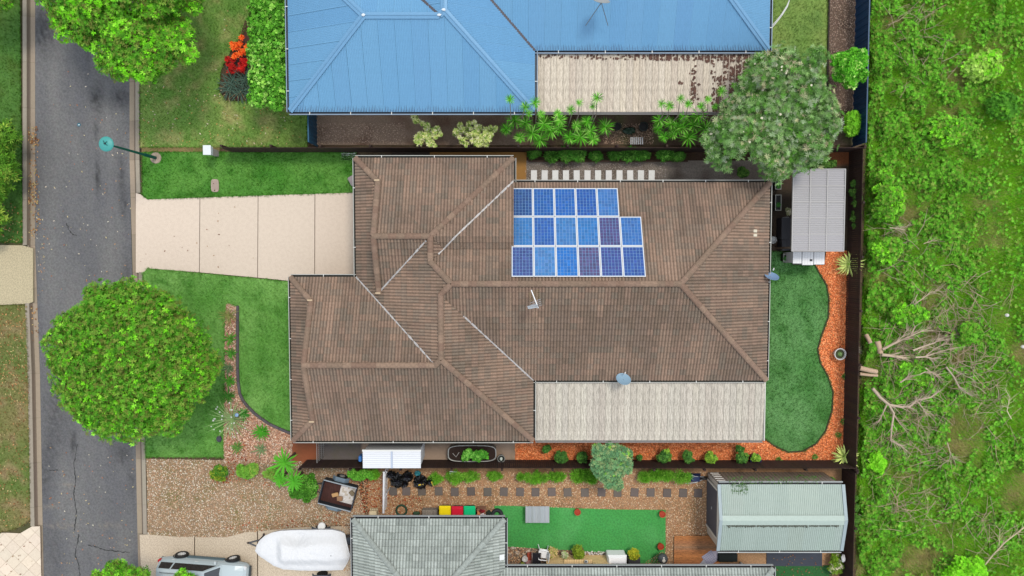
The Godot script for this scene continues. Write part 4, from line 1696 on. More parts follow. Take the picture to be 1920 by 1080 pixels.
func build_ground() -> void:
	var T := 1.25   # the grain textures darken by about a quarter
	mats["tuft_mesh"] = blade_tuft(5, 0.07, 0.012, 0.05)
	var mb := MB.new()
	sheet(mb, PackedVector2Array([Vector2(-90, -90), Vector2(90, -90), Vector2(90, 90), Vector2(-90, 90)]), -0.25, 1.5, patchy(K(92, 128, 44, T), K(112, 128, 60, T), K(130, 120, 85, T), 0.8, 0.3))
	struct("ground", mb, "soil")
	# road
	mb = MB.new()
	var road_p := poly([66, -140, 243, -140, 243, 300, 248, 520, 255, 860, 262, 1200, 84, 1200, 75, 700, 66, 460], 0.0)
	var stain_and_shade := [[185, 185, 10, 34, 0.55], [228, 185, 22, 18, 0.6], [175, 185, 8, 16, 0.7], [183, 330, 5, 34, 0.75], [228, 330, 8, 50, 0.45], [232, 380, 9, 30, 0.4], [85, 60, 26, 45, 0.55], [95, 20, 26, 40, 0.5], [105, 760, 30, 90, 0.4], [95, 840, 16, 40, 0.35], [85, 890, 14, 60, 0.45], [238, 520, 8, 40, 0.4], [228, 850, 20, 22, 0.5], [248, 900, 9, 40, 0.35], [110, 650, 14, 60, 0.2], [138, 830, 6, 24, 0.7], [180, 245, 6, 18, 0.5], [165, 95, 5, 40, 0.3], [100, 1030, 16, 60, 0.3]]  # dark stain spots, plus tree shade painted into the colour at the left
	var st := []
	for s in stain_and_shade:
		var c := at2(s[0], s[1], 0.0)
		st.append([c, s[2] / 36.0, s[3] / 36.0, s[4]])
	var base := K(115, 115, 118, 1.22)
	var pale := K(131, 130, 129, 1.24)
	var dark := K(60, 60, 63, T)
	var worn := K(150, 140, 128, T)
	var pales := [[115, 985, 32, 7], [200, 985, 24, 6], [95, 950, 24, 5], [130, 910, 16, 4]]
	var ps := []
	for s in pales:
		ps.append([at2(s[0], s[1], 0.0), s[2] / 36.0, s[3] / 36.0])
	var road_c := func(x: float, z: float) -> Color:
		var k := blend(base, pale, 0.4 + noise.get_noise_2d(x * 3.0, z * 0.7))
		k = blend(k, dark, 0.25 * noise2.get_noise_2d(x * 6, z * 6) + 0.03)
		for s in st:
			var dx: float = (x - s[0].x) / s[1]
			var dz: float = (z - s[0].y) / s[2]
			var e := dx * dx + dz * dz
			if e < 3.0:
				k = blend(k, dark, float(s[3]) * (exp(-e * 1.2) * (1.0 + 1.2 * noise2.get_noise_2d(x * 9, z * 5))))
		for s in ps:
			var dx: float = (x - s[0].x) / s[1]
			var dz: float = (z - s[0].y) / s[2]
			var e := dx * dx + dz * dz
			if e < 3.0:
				k = blend(k, worn, 0.7 * exp(-e * 1.5) * (0.6 + 1.6 * noise2.get_noise_2d(x * 9, z * 9)))
		return k
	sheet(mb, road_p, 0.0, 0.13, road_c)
	var road := struct("road", mb, "asphalt", "grey worn asphalt street with dark stain marks, painted tree shade and cracks", "road")
	# cracks
	for c in [[145, 832, 139, 870, 142, 900, 138, 925, 143, 960, 139, 1000], [148, 1000, 141, 1040, 148, 1060, 150, 1082], [166, 1022, 180, 1025, 196, 1031, 225, 1034, 246, 1036], [125, 418, 130, 433, 137, 440, 144, 442], [92, 882, 112, 881]]:
		var pp := pts(c, 0.0)
		var fine := []
		var wd := []
		for i in pp.size() - 1:
			for k in 8:
				var f := k / 8.0
				fine.append(pp[i].lerp(pp[i + 1], f) + Vector3(rng.randf_range(-0.03, 0.03), 0, rng.randf_range(-0.03, 0.03)))
				wd.append(rng.randf_range(0.015, 0.075))
		var cm := MB.new()
		cm.col = K(52, 52, 54)
		cm.ribbon(fine, wd, 0.004)
		put(road, "crack", cm.mesh(mats.plain))
	# stop valve covers
	var sv := MB.new()
	sv.col = K(25, 110, 130)
	sv.lathe([Vector2(0.09, 0.0), Vector2(0.085, 0.012), Vector2(0, 0.012)], 14, Transform3D(Basis(), at(148, 234, 0.0)))
	sv.col = K(235, 238, 238)
	sv.obox(Transform3D(Basis(), at(148, 234, 0.014)), Vector3(0.08, 0.008, 0.04))
	solo("valve_cover", sv, "satin", "small teal round marker with a white bar on the asphalt", "road marker", at(148, 234, 0.0))
	# kerbs, in cast lengths
	kerb([243, -140, 243, 300, 247, 440, 249, 520, 255, 860, 262, 1200], 1.0, [[362, 510], [1000, 1130]], "concrete kerb and gutter along the front lawns")
	kerb([66, -140, 66, 460, 75, 700, 84, 1200], -1.0, [[462, 568], [985, 1200]], "concrete kerb and gutter across the street")
	# yards
	mb = MB.new()
	sheet(mb, poly([262, -140, 1640, -140, 1632, 0, 1606, 950, 1606, 1260, 270, 1260, 264, 500]), GH - 0.03, 0.5, patchy(K(105, 85, 62, T), K(90, 72, 52, T), K(110, 95, 70, T)))
	struct("yard_soil", mb, "soil")
	mb = MB.new()
	sheet(mb, poly([-140, -140, 38, -140, 42, 240, 44, 460, 52, 700, 60, 990, 62, 1260, -140, 1260]), GH - 0.03, 0.5, patchy(K(95, 95, 58, T), K(80, 85, 45, T), K(110, 95, 70, T)))
	struct("verge_soil", mb, "soil")

	# lawns
	var far_lawn := patchy(K(88, 130, 50, 1.95), K(114, 140, 66, 1.95), K(150, 150, 92, 1.9), 1.8, 1.3)
	lawn("lawn", poly([263, -140, 480, -140, 470, 20, 458, 60, 436, 90, 415, 130, 410, 170, 425, 190, 545, 190, 545, 212, 576, 212, 576, 276, 263, 276]), far_lawn, "mown green lawn with dry patches before the blue roof", 130)
	var bright := patchy(K(70, 132, 40, 1.65), K(98, 152, 62, 1.65), K(56, 116, 28, 1.65), 1.8, 1.5)
	lawn("lawn", poly([267, 285, 668, 285, 668, 361, 277, 374, 267, 365]), bright, "bright green lawn between the lamp post and the brown garage", 170)
	var lower := patchy(K(82, 136, 52, 2.0), K(112, 158, 78, 2.0), K(70, 122, 42, 2.0), 1.5, 1.4)
	lawn("lawn", poly([277, 503, 545, 528, 548, 812, 522, 803, 490, 785, 465, 762, 449, 738, 444, 700, 446, 574, 428, 569, 424, 571, 421, 620, 422, 700, 419, 820, 420, 857, 273, 857, 268, 512]), lower, "green front lawn under the round street tree", 170)
	var rear := patchy(K(78, 134, 64, 1.6), K(104, 154, 90, 1.6), K(64, 118, 50, 1.6), 1.6, 1.3)
	var rear_p := poly([1436, 472, 1486, 472, 1486, 497, 1528, 497, 1535, 510, 1550, 535, 1554, 560, 1553, 595, 1540, 630, 1533, 655, 1538, 680, 1552, 705, 1562, 735, 1560, 770, 1548, 808, 1530, 832, 1505, 846, 1478, 848, 1450, 835, 1430, 820, 1430, 712, 1436, 712])
	lawn("lawn", rear_p, rear, "rear lawn with a wavy edge against orange mulch", 170)
	lawn("lawn", poly([1436, -140, 1551, -140, 1551, 205, 1500, 216, 1436, 212]), patchy(K(110, 145, 65, 1.7), K(145, 160, 85, 1.7), K(95, 130, 60, 1.7)), "yellowish lawn strip right of the blue roof", 130)
	lawn("lawn", poly([-140, -140, 36, -140, 40, 240, 43, 455, -140, 452]), patchy(K(66, 116, 40, 1.5), K(84, 126, 50, 1.5), K(74, 106, 35, 1.5)), "dark green verge across the street, upper left", 130)
	lawn("lawn", poly([-140, 577, 50, 571, 54, 700, 57, 960, 57, 975, 35, 989, 0, 998, -140, 999]), patchy(K(96, 118, 52, 1.6), K(126, 120, 72, 1.6), K(148, 128, 92, 1.6), 1.6, 1.4), "patchy brown and green verge across the street, lower left", 110)
	# dry edging between the two front lawns
	mb = MB.new()
	sheet(mb, poly([266, 276, 412, 276, 412, 285, 266, 285]), GH + 0.004, 0.12, patchy(K(165, 140, 92, T), K(120, 115, 65, T), K(140, 120, 80, T), 3, 2))
	struct("dry_edge", mb, "soil")

	# driveways
	driveway("driveway", "cream concrete driveway of four slabs leading to the garage", [[255, 362, 263, 364, 277, 374, 374.4, 370.6, 373.4, 510.6, 277, 503, 268, 512, 255, 511], [375.6, 370.5, 483.5, 366.8, 482.5, 520.5, 374.6, 510.7], [484.6, 366.8, 590, 363.4, 589.5, 527, 546, 527, 483.7, 520.6], [591.2, 363.4, 690, 360.5, 690, 527, 590.7, 527]], K(228, 210, 192, 1.06), "concrete")
	driveway("driveway", "pebbled aggregate driveway under the car and the boat", [[262, 1003, 277, 1002, 330, 1006, 364, 1007, 364, 1200, 270, 1200], [366, 1007, 425, 1007, 460, 998, 482, 996, 482, 1200, 366, 1200], [484, 996, 560, 989, 690, 985, 690, 1200, 484, 1200]], K(208, 191, 168, 1.62), "aggregate")
	driveway("driveway", "beige aggregate driveway across the street", [[-140, 457, 42, 460, 62, 466, 62, 566, 52, 570, -140, 576]], K(198, 184, 152, 1.45), "aggregate")
	# tiled driveway: diamond pavers
	var dp := Node3D.new()
	dp.name = "tiled_driveway"
	add_child(dp)
	tag(dp, "cream driveway of diamond pavers at the lower left", "driveway", "", "structure")
	var region := poly([-140, 1000, 18, 999, 38, 1000, 60, 987, 75, 987, 80, 1200, -140, 1200])
	var bed := MB.new()
	bed.col = K(170, 140, 115)
	bed.prism(region, GH - 0.06, GH + 0.002)
	part(dp, "mortar_bed", bed, "concrete")
	for i in range(-30, 30):
		for j in range(-30, 30):
			var c := at2(39, 1040) + Vector2(i - j, i + j) * 0.40
			var r := 0.392
			for q in Geometry2D.intersect_polygons(PackedVector2Array([c + Vector2(r, 0), c + Vector2(0, r), c + Vector2(-r, 0), c + Vector2(0, -r)]), region):
				if area(q) < 0.02 or c.x < at2(-60, 1040).x:
					continue
				var pv := MB.new()
				pv.col = vary(K(230, 214, 194, 1.1), 0.06)
				pv.prism(q, GH - 0.03, GH + 0.012)
				part(dp, "paver", pv, "concrete")

	# gravel, mulch, paving
	var gp1 := poly([274, 860, 600, 866, 660, 866, 690, 985, 640, 985, 560, 989, 460, 998, 425, 1007, 380, 1008, 330, 1006, 277, 1003, 276, 900])
	mb = MB.new()
	sheet(mb, gp1, GH, 0.25, patchy(K(166, 140, 112, 1.6), K(148, 126, 96, 1.6), K(128, 120, 76, 1.6), 1.2, 0.9))
	struct("gravel_verge", mb, "soil", "brown pebble bed between the lawn and the lower driveway", "gravel bed")
	var peb := [pebble_mesh(), pebble_mesh()]
	var gcols := [K(208, 188, 160, 1.25), K(185, 155, 125, 1.25), K(160, 130, 105, 1.25), K(222, 212, 194, 1.2), K(175, 130, 95, 1.25), K(140, 120, 100, 1.25), K(195, 160, 130, 1.25)]
	chips("pebbles", "loose tan and brown pebbles of the verge bed", "gravel", gp1, 420, peb, 0.03, 0.075, gcols)
	var yard := poly([640, 884, 1325, 884, 1325, 1070, 640, 1070])
	mb = MB.new()
	sheet(mb, poly([690, 868, 1592, 868, 1592, 1200, 690, 1200]), GH - 0.006, 0.3, patchy(K(164, 126, 92, 1.75), K(176, 138, 102, 1.75), K(140, 112, 78, 1.75), 1.2, 0.9))
	struct("gravel_yard", mb, "soil", "brown gravel side yard with a line of stepping stones", "gravel bed")
	var turf := poly([927, 948, 952, 948, 1150, 955, 1248, 956, 1248, 1030, 1200, 1060, 1090, 1033, 952, 1025, 927, 1000])
	chips("pebbles", "loose reddish pebbles of the side yard", "gravel", yard, 420, peb, 0.03, 0.07, [K(204, 164, 124, 1.4), K(176, 126, 88, 1.4), K(218, 194, 162, 1.35), K(152, 106, 78, 1.4), K(186, 142, 104, 1.4), K(164, 138, 110, 1.35)], GH - 0.004, [turf])
	# north side: gravel of the blue house
	mb = MB.new()
	sheet(mb, poly([584, 205, 965, 205, 1000, 205, 1000, 272, 584, 272]), GH, 0.25, patchy(K(150, 128, 110, 1.9), K(138, 118, 102, 1.9), K(118, 92, 76, 1.9), 1.4, 1))
	sheet(mb, poly([1000, 205, 1605, 205, 1603, 272, 1000, 272]), GH, 0.25, patchy(K(120, 98, 82, 1.7), K(92, 74, 60, 1.7), K(98, 98, 62, 1.6), 1.4, 1))
	struct("garden_gravel", mb, "soil", "brown gravel strip along the foot of the blue roof", "gravel bed")
	chips("pebbles", "fine brown gravel below the blue roof", "gravel", poly([588, 230, 760, 230, 760, 270, 588, 270]), 500, peb, 0.02, 0.05, [K(165, 140, 122, 1.7), K(138, 118, 104, 1.7), K(188, 164, 144, 1.7), K(115, 96, 84, 1.6)])
	chips("pebbles", "fine gravel around the black pots", "gravel", poly([1130, 232, 1225, 232, 1225, 270, 1130, 270]), 500, peb, 0.02, 0.05, [K(185, 150, 125, 1.6), K(158, 130, 110, 1.6), K(205, 178, 152, 1.6), K(120, 100, 85, 1.5)])
	mb = MB.new()
	sheet(mb, poly([1552, -140, 1612, -140, 1604, 230, 1555, 226]), GH, 0.25, patchy(K(140, 115, 98, T), K(112, 90, 76, T), K(90, 72, 60, T), 1.6, 1))
	struct("gravel_strip", mb, "soil", "brown gravel strip along the blue fence", "gravel bed")
	chips("pebbles", "pale pebbles along the blue fence", "gravel", poly([1554, -60, 1608, -60, 1604, 225, 1557, 225]), 400, peb, 0.02, 0.055, [K(180, 150, 130), K(130, 108, 92), K(205, 180, 160), K(100, 82, 70)])
	mb = MB.new()
	mb.col = K(60, 48, 38)
	mb.obox(Transform3D(Basis(), (at(1551, -100) + at(1554, 225)) / 2 + Vector3(0, 0.02, 0)), Vector3(0.06, 0.12, 11.5))
	solo("timber_edging", mb, "timber", "dark timber edging between lawn strip and gravel", "garden edging", (at(1551, -100) + at(1554, 225)) / 2)
	# white pavers on the north path
	mb = MB.new()
	sheet(mb, poly([985, 300, 1446, 300, 1446, 345, 985, 345]), GH, 0.2, patchy(K(140, 130, 120, 1.7), K(124, 112, 102, 1.7), K(105, 92, 82, 1.6), 1.3, 1))
	var path := struct("gravel_path", mb, "soil", "grey gravel path with white pavers beside the tiled roof", "path")
	chips("pebbles", "grey gravel around the white pavers", "gravel", poly([985, 306, 1250, 306, 1250, 343, 985, 343]), 420, peb, 0.02, 0.05, [K(155, 145, 135, 1.5), K(132, 122, 112, 1.5), K(172, 162, 152, 1.5), K(112, 100, 92, 1.5)])
	for i in 12:
		var u := 1001.0 + i * 20.05
		var q := MB.new()
		q.col = vary(K(222, 222, 220, 1.35), 0.04)
		var c := at(u, 334, GH)
		q.obox(Transform3D(Basis(Vector3.UP, rng.randf_range(-0.02, 0.02)), c + Vector3(0, 0.01, 0)), Vector3(0.315, 0.06, 0.8), 0.006)
		partw(path, "paver", q, "concrete")
	mb = MB.new()
	mb.prism(poly([640, 284, 668, 284, 668, 300, 640, 300]), GH - 0.02, GH)
	mb.col = K(78, 62, 55)
	mb.prism(poly([735, 284, 805, 284, 805, 310, 735, 310]), GH - 0.02, GH + 0.01)  # dark piece carries the fence shadow in its colour
	struct("paving", mb, "concrete")
	mb = MB.new()
	mb.col = K(140, 102, 54, 1.7)
	mb.prism(poly([806, 285, 987, 285, 987, 345, 940, 345, 940, 310, 806, 310]), GH - 0.02, GH + 0.012)
	struct("stained_path", mb, "concrete", "golden brown stained concrete path round the corner of the garage", "path")
	mb = MB.new()
	sheet(mb, poly([987, 283, 1446, 283, 1446, 301, 987, 301]), GH + 0.006, 0.2, patchy(K(92, 66, 50, T), K(78, 58, 42, T), K(70, 70, 40, T), 2, 1))
	struct("garden_bed", mb, "soil", "bark garden bed under the boundary fence north of the white pavers", "garden bed")
	mb = MB.new()
	mb.col = K(110, 82, 66)
	mb.obox(Transform3D(Basis(), at(1140, 302.5, GH + 0.02)), Vector3(8.2, 0.14, 0.07))
	solo("timber_edging", mb, "timber", "reddish timber edging between the fern bed and the grey gravel path", "garden edging", at(1140, 302.5))
	# south side strip
	mb = MB.new()
	var side_c := func(x: float, z: float) -> Color:
		var dk := K(92, 86, 82, 1.5)
		var mid := K(142, 122, 106, 1.7)
		var br := K(130, 74, 46, 1.6)
		var x1 := at2(600, 845).x
		var x2 := at2(680, 845).x
		var k := mid
		if x < x1:
			k = br
		elif x < x2:
			k = dk
		return blend(k, K(92, 84, 52, T), noise2.get_noise_2d(x * 1.5, z * 1.5) * 0.8)
	sheet(mb, poly([548, 815, 966, 815, 966, 869, 548, 869]), GH + 0.004, 0.15, side_c)
	struct("side_path", mb, "concrete", "concrete side path between the brown roof and the white lean-to roof", "path")
	# orange mulch
	var mulch_p := poly([966, 815, 1430, 815, 1430, 820, 1450, 835, 1478, 848, 1505, 846, 1530, 832, 1548, 808, 1560, 770, 1562, 735, 1552, 705, 1538, 680, 1533, 655, 1540, 630, 1553, 595, 1554, 560, 1550, 535, 1535, 510, 1528, 497, 1545, 497, 1550, 470, 1592, 470, 1584, 869, 966, 869])
	mb = MB.new()
	sheet(mb, mulch_p, GH, 0.2, patchy(K(200, 112, 60, 1.7), K(188, 102, 52, 1.7), K(172, 108, 66, 1.7), 1.4, 1.3))
	struct("mulch_bed", mb, "soil", "orange mulch bed curving round the rear lawn", "mulch bed")
	var ch := [chip_mesh()]
	chips("mulch", "orange bark chips round the rear lawn", "mulch", mulch_p, 620, ch, 0.03, 0.09, [K(220, 128, 74, 1.7), K(208, 112, 60, 1.7), K(196, 98, 50, 1.7), K(232, 155, 102, 1.6), K(150, 78, 44, 1.6), K(202, 124, 80, 1.7)])
	# lawn edge
	var edge := []
	for e in [1528, 497, 1535, 510, 1550, 535, 1554, 560, 1553, 595, 1540, 630, 1533, 655, 1538, 680, 1552, 705, 1562, 735, 1560, 770, 1548, 808, 1530, 832, 1505, 846, 1478, 848, 1450, 835, 1430, 820]:
		edge.append(e)
	var ep := pts(edge, GH)
	var eb := MB.new()
	eb.col = K(92, 70, 48)
	for i in ep.size() - 1:
		eb.tube([ep[i] + Vector3(0, 0.0, 0), ep[i + 1]], [0.045, 0.045], 6)
	solo("lawn_edging", eb, "timber", "thin brown edging between the rear lawn and the orange mulch", "garden edging", ep[6])
	# rear corner ground
	mb = MB.new()
	sheet(mb, poly([1436, 283, 1600, 283, 1595, 470, 1436, 470]), GH, 0.2, func(x: float, z: float) -> Color:
		var k := blend(K(92, 74, 58, T), K(70, 60, 48, T), 0.5 + noise.get_noise_2d(x * 2, z * 2))
		if z < at2(1500, 305).y and x > at2(1530, 300).x:
			k = K(140, 82, 45, T)
		return k)
	struct("rear_soil", mb, "soil")
	# front bed
	var bedp := poly([424, 571, 428, 569, 446, 574, 444, 700, 449, 738, 465, 762, 490, 785, 522, 803, 548, 812, 548, 868, 420, 868, 419, 820, 422, 700, 421, 620])
	mb = MB.new()
	sheet(mb, bedp, GH, 0.2, patchy(K(172, 136, 110, 1.6), K(150, 108, 85, 1.6), K(178, 114, 84, 1.6), 1.5, 1.2))
	struct("chip_bed", mb, "soil", "pinkish wood chip bed curving along the front lawn", "garden bed")
	chips("wood_chips", "pink and tan wood chips of the front bed", "mulch", bedp, 620, ch, 0.03, 0.09, [K(220, 182, 154, 1.25), K(188, 140, 112, 1.25), K(228, 206, 184, 1.2), K(158, 110, 86, 1.25), K(200, 156, 126, 1.25), K(150, 126, 110, 1.25)])
	var kp := pts([446, 573, 446, 600, 446, 630, 446, 660, 446, 690, 447, 715, 450, 738, 457, 752, 466, 763, 478, 775, 491, 785, 506, 795, 523, 803, 548, 813], GH)
	var kb := Node3D.new()
	kb.name = "stone_edging"
	add_child(kb)
	tag(kb, "dark grey stone edging curving between front lawn and chip bed", "garden edging")
	for i in kp.size() - 1:
		var q := MB.new()
		q.col = vary(K(98, 92, 96), 0.1)
		var d: Vector3 = kp[i + 1] - kp[i]
		q.obox(Transform3D(Basis(Vector3.UP, atan2(d.x, d.z)), (kp[i] + kp[i + 1]) / 2 + Vector3(0, 0.03, 0)), Vector3(0.14, 0.12, d.length() - 0.008), 0.02)
		partw(kb, "stone", q, "concrete")
	# turf
	mb = MB.new()
	sheet(mb, poly([927, 948, 952, 948, 1150, 955, 1248, 956, 1248, 1060, 1185, 1060, 1180, 1040, 1090, 1033, 952, 1025, 927, 1000]), GH + 0.008, 0.2, patchy(K(76, 165, 82, 1.65), K(70, 158, 76, 1.65), K(90, 172, 94, 1.65), 1.0, 0.6))
	struct("artificial_turf", mb, "lawn", "flat green artificial turf beside the grey roof", "turf")
	mb = MB.new()
	mb.col = K(60, 125, 65)
	mb.prism(poly([1452, 1060, 1560, 1060, 1560, 1200, 1452, 1200]), GH - 0.01, GH + 0.008)
	struct("artificial_turf", mb, "lawn", "small dark green turf patch below the green shed", "turf")
	mb = MB.new()
	mb.col = K(62, 66, 76, 1.2)
	mb.prism(poly([1437, 1030, 1541, 1030, 1541, 1061, 1437, 1061]), GH - 0.02, GH + 0.03)
	struct("dark_paving", mb, "concrete", "dark slate paving strip along the foot of the green shed", "paving")

func lawn(called: String, p: PackedVector2Array, cf: Callable, label: String, per: float) -> void:
	var mb := MB.new()
	sheet(mb, p, GH, 0.18, cf)
	struct(called, mb, "lawn", label, "lawn")
	grass_on("grass", "short grass blades of the " + label.split(" with ")[0], p, per, cf)

func kerb(line: Array, side: float, drops: Array, label: String) -> void:
	var t := Node3D.new()
	t.name = numbered(self, "kerb")
	add_child(t)
	tag(t, label, "kerb", "", "structure")
	var pr_full := [[0.0, 0.006, 0], [0.24, 0.0, 0], [0.30, 0.02, 1], [0.36, 0.105, 1], [0.40, 0.12, 2], [0.56, 0.12, 2], [0.57, 0.05, 2]]
	var pr_low := [[0.0, 0.006, 0], [0.24, 0.0, 0], [0.27, 0.02, 1], [0.31, 0.045, 1], [0.33, 0.05, 2], [0.36, 0.055, 2], [0.37, 0.03, 2]]
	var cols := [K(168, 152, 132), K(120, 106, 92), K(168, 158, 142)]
	for i in range(0, line.size() - 2, 2):
		var v0: float = line[i + 1]
		var v1: float = line[i + 3]
		var n := int((v1 - v0) / 88.0) + 1
		for k in n:
			var a := lerpf(v0, v1, float(k) / n)
			var b := lerpf(v0, v1, float(k + 1) / n)
			# split where a driveway crosses
			var cuts := [a, b]
			for d in drops:
				for e in d:
					if e > a + 2 and e < b - 2:
						cuts.append(e)
			cuts.sort()
			for c in cuts.size() - 1:
				var m: float = (cuts[c] + cuts[c + 1]) / 2
				var low := false
				for d in drops:
					if m > d[0] and m < d[1]:
						low = true
				var p0 := at(lerpf(line[i], line[i + 2], (cuts[c] - v0) / (v1 - v0)), cuts[c], 0.0)
				var p1 := at(lerpf(line[i], line[i + 2], (cuts[c + 1] - v0) / (v1 - v0)), cuts[c + 1], 0.0)
				var dir := (p1 - p0).normalized()
				p0 += dir * 0.004
				p1 -= dir * 0.004
				var mb := MB.new()
				var pr: Array = pr_low if low else pr_full
				var tone := rng.randf_range(0.85, 1.1)
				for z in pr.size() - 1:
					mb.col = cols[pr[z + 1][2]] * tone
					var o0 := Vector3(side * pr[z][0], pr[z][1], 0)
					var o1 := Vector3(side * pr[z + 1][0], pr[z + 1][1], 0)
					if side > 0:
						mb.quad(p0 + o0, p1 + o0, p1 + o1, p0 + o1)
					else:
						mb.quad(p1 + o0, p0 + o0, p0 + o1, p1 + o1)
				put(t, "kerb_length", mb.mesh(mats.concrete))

func driveway(called: String, label: String, slabs: Array, col: Color, m: String) -> void:
	var t := Node3D.new()
	t.name = numbered(self, called)
	add_child(t)
	tag(t, label, "driveway", "", "structure")
	for s in slabs:
		var mb := MB.new()
		mb.col = vary(col, 0.03)
		mb.prism(poly(s), GH - 0.08, GH + 0.015, 0.004)
		part(t, "slab", mb, m)

func build_house_walls(t: Node3D, rects: Array, top: float, col: Color) -> void:
	var mb := MB.new()
	mb.col = col
	for r in rects:
		mb.box(r[0] + 0.55, GH - 0.1, r[1] + 0.55, r[2] - 0.55, top - 0.12, r[3] - 0.55)
	partw(t, "wall", mb, "plain")

func blk(x0: float, x1: float, z0: float, z1: float, y: float, t: float, sides: String) -> Dictionary:
	return {"x0": x0, "x1": x1, "z0": z0, "z1": z1, "y": y, "t": t, "sides": sides}

func build_brown_house() -> void:
	var E := EAVE
	var T := 0.445
	var xA := at(547, 672, E).x
	var xB := at(667, 410, E).x
	var xC := at(963, 320, E).x
	var xD := at(1000, 770, E).x
	var xE := at(1440, 527, E).x
	var zN := at(800, 296, E).z
	var zM := at(1200, 342, E).z
	var zW := at(600, 519, E).z
	var zS := at(800, 826, E).z
	var zP := at(1220, 713, E).z
	var hw := (xC - xB) / 2          # half width of the garage wing
	var gx := xB + 1.17              # garage gablet
	var gx2 := xA + 1.12             # front wing gablet
	var zR2 := (zW + zS) / 2
	var blocks := [
		blk(xB, xE, zM, zP, E, T, "WENS"),
		blk(xB, xC, zN, (zM + zP) / 2, E, T, "WEN"),
		blk(gx, xC, zN, zN + 2 * hw, E, T, "NS"),
		blk(xB, xD, zW, zS, E, T, "WES"),
		blk(gx2, (xB + xD) / 2, zW, zS, E, T, "NS"),
		blk(xA, xD, zW, zS, E, T, "WNS"),
	]
	# the second wing's long block must not rise over the south body
	blocks[5].x1 = (xB + xD) / 2
	var t := thing("tiled_house", "single storey house with a weathered brown tiled roof of hips and valleys", "house", Vector3((xB + xE) / 2, GH, (zM + zP) / 2))
	build_house_walls(t, [[xB, zN, xC, zS], [xA, zW, xD, zS], [xB, zM, xE, zP]], E, K(150, 120, 100))
	var faces := roof_faces(blocks)
	var ul := underlay(faces, K(70, 58, 50))
	var roof := partw(t, "roof", ul, "plain")
	var tones := []
	for k in 14:
		var f := k / 13.0
		var c := K(126, 107, 93).lerp(K(167, 139, 119), f)
		if k % 3 == 0:
			c = c.lerp(K(124, 114, 102) * lerpf(0.95, 1.2, f), 0.4)
		if k % 5 == 0:
			c = c.lerp(K(166, 134, 112), 0.25)
		tones.append(c * 1.42)
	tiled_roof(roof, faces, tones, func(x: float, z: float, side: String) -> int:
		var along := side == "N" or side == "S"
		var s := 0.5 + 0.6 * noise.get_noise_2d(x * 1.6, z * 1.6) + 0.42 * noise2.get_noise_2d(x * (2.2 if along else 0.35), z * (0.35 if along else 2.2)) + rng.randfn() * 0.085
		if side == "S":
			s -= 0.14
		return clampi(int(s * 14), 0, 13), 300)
	var cm := []
	for c in [K(160, 132, 112), K(150, 125, 105), K(168, 140, 118), K(145, 118, 100)]:
		cm.append(cap_mesh(vary(c * 1.16, 0.06)))
	var R := func(x: float, z: float) -> Vector3: return Vector3(x, roof_height(blocks, x, z), z)
	var hs := (zP - zM) / 2
	var xm := xB + hs
	var zmid := (zM + zP) / 2
	caps(roof, R.call(xE - hs, zmid), R.call(xm, zmid), cm)
	caps(roof, R.call(xE - 0.05, zM + 0.05), R.call(xE - hs, zmid), cm)
	caps(roof, R.call(xE - 0.05, zP - 0.05), R.call(xE - hs, zmid), cm)
	var xr := xB + hw
	caps(roof, R.call(xC - 0.05, zN + 0.05), R.call(xr, zN + hw), cm)
	caps(roof, R.call(xB + 0.05, zN + 0.05), R.call(gx - 0.02, zN + 1.15), cm)
	caps(roof, R.call(gx, zN + hw), R.call(xr, zN + hw), cm)
	# from the garage ridge south to the main ridge
	var zj := zmid - (hs - hw)
	caps(roof, R.call(xr, zN + hw), R.call(xr, zj), cm)
	caps(roof, R.call(xr, zj), R.call(xm, zmid), cm)
	var hs3 := (xD - xB) / 2
	var x3 := xB + hs3
	var zk := zmid + (hs - hs3)
	caps(roof, R.call(x3, zk), R.call(xm, zmid), cm)
	var zh := zS - hs3
	caps(roof, R.call(x3, zk), R.call(x3, zh), cm)
	caps(roof, R.call(xD - 0.05, zS - 0.05), R.call(x3, zh), cm)
	var h2 := (zS - zW) / 2
	caps(roof, R.call(gx2, zR2), R.call(x3 - (hs3 - h2), zR2), cm)
	caps(roof, R.call(x3 - (hs3 - h2), zR2), R.call(x3, zh), cm)
	caps(roof, R.call(xA + 0.05, zW + 0.05), R.call(gx2 - 0.02, zW + 1.1), cm)
	caps(roof, R.call(xA + 0.05, zS - 0.05), R.call(gx2 - 0.02, zS - 1.1), cm)
	# gablets
	for g in [[gx, xB, zN, zN + 2 * hw, zN + hw], [gx2, xA, zW, zS, zR2]]:
		var y0: float = E + (g[0] - g[1]) * T
		var yt: float = E + (g[4] - g[2]) * T
		var z0: float = g[2] + (g[0] - g[1])
		var z1: float = g[3] - (g[0] - g[1])
		var gb := MB.new()
		gb.col = K(165, 140, 118)
		gb.tri(Vector3(g[0] - 0.02, y0 - 0.05, z0), Vector3(g[0] - 0.02, y0 - 0.05, z1), Vector3(g[0] - 0.02, yt, g[4]))
		partw(roof, "gablet", gb, "plain")
		caps(roof, Vector3(g[0] + 0.03, y0, z0 - 0.02), Vector3(g[0] + 0.03, yt, g[4]), cm, 0.055)
		caps(roof, Vector3(g[0] + 0.03, y0, z1 + 0.02), Vector3(g[0] + 0.03, yt, g[4]), cm, 0.055)
		# pale mortar flashing at the foot of the gablet
		var fl := MB.new()
		fl.col = K(205, 180, 150)
		for s in [-1, 1]:
			fl.obox(Transform3D(Basis(), Vector3(g[0] + 0.0, y0 + 0.15, g[4] + s * ((z1 - z0) / 2 + 0.03))), Vector3(0.24, 0.07, 0.08), 0.01)
		var zz := z0 + 0.2
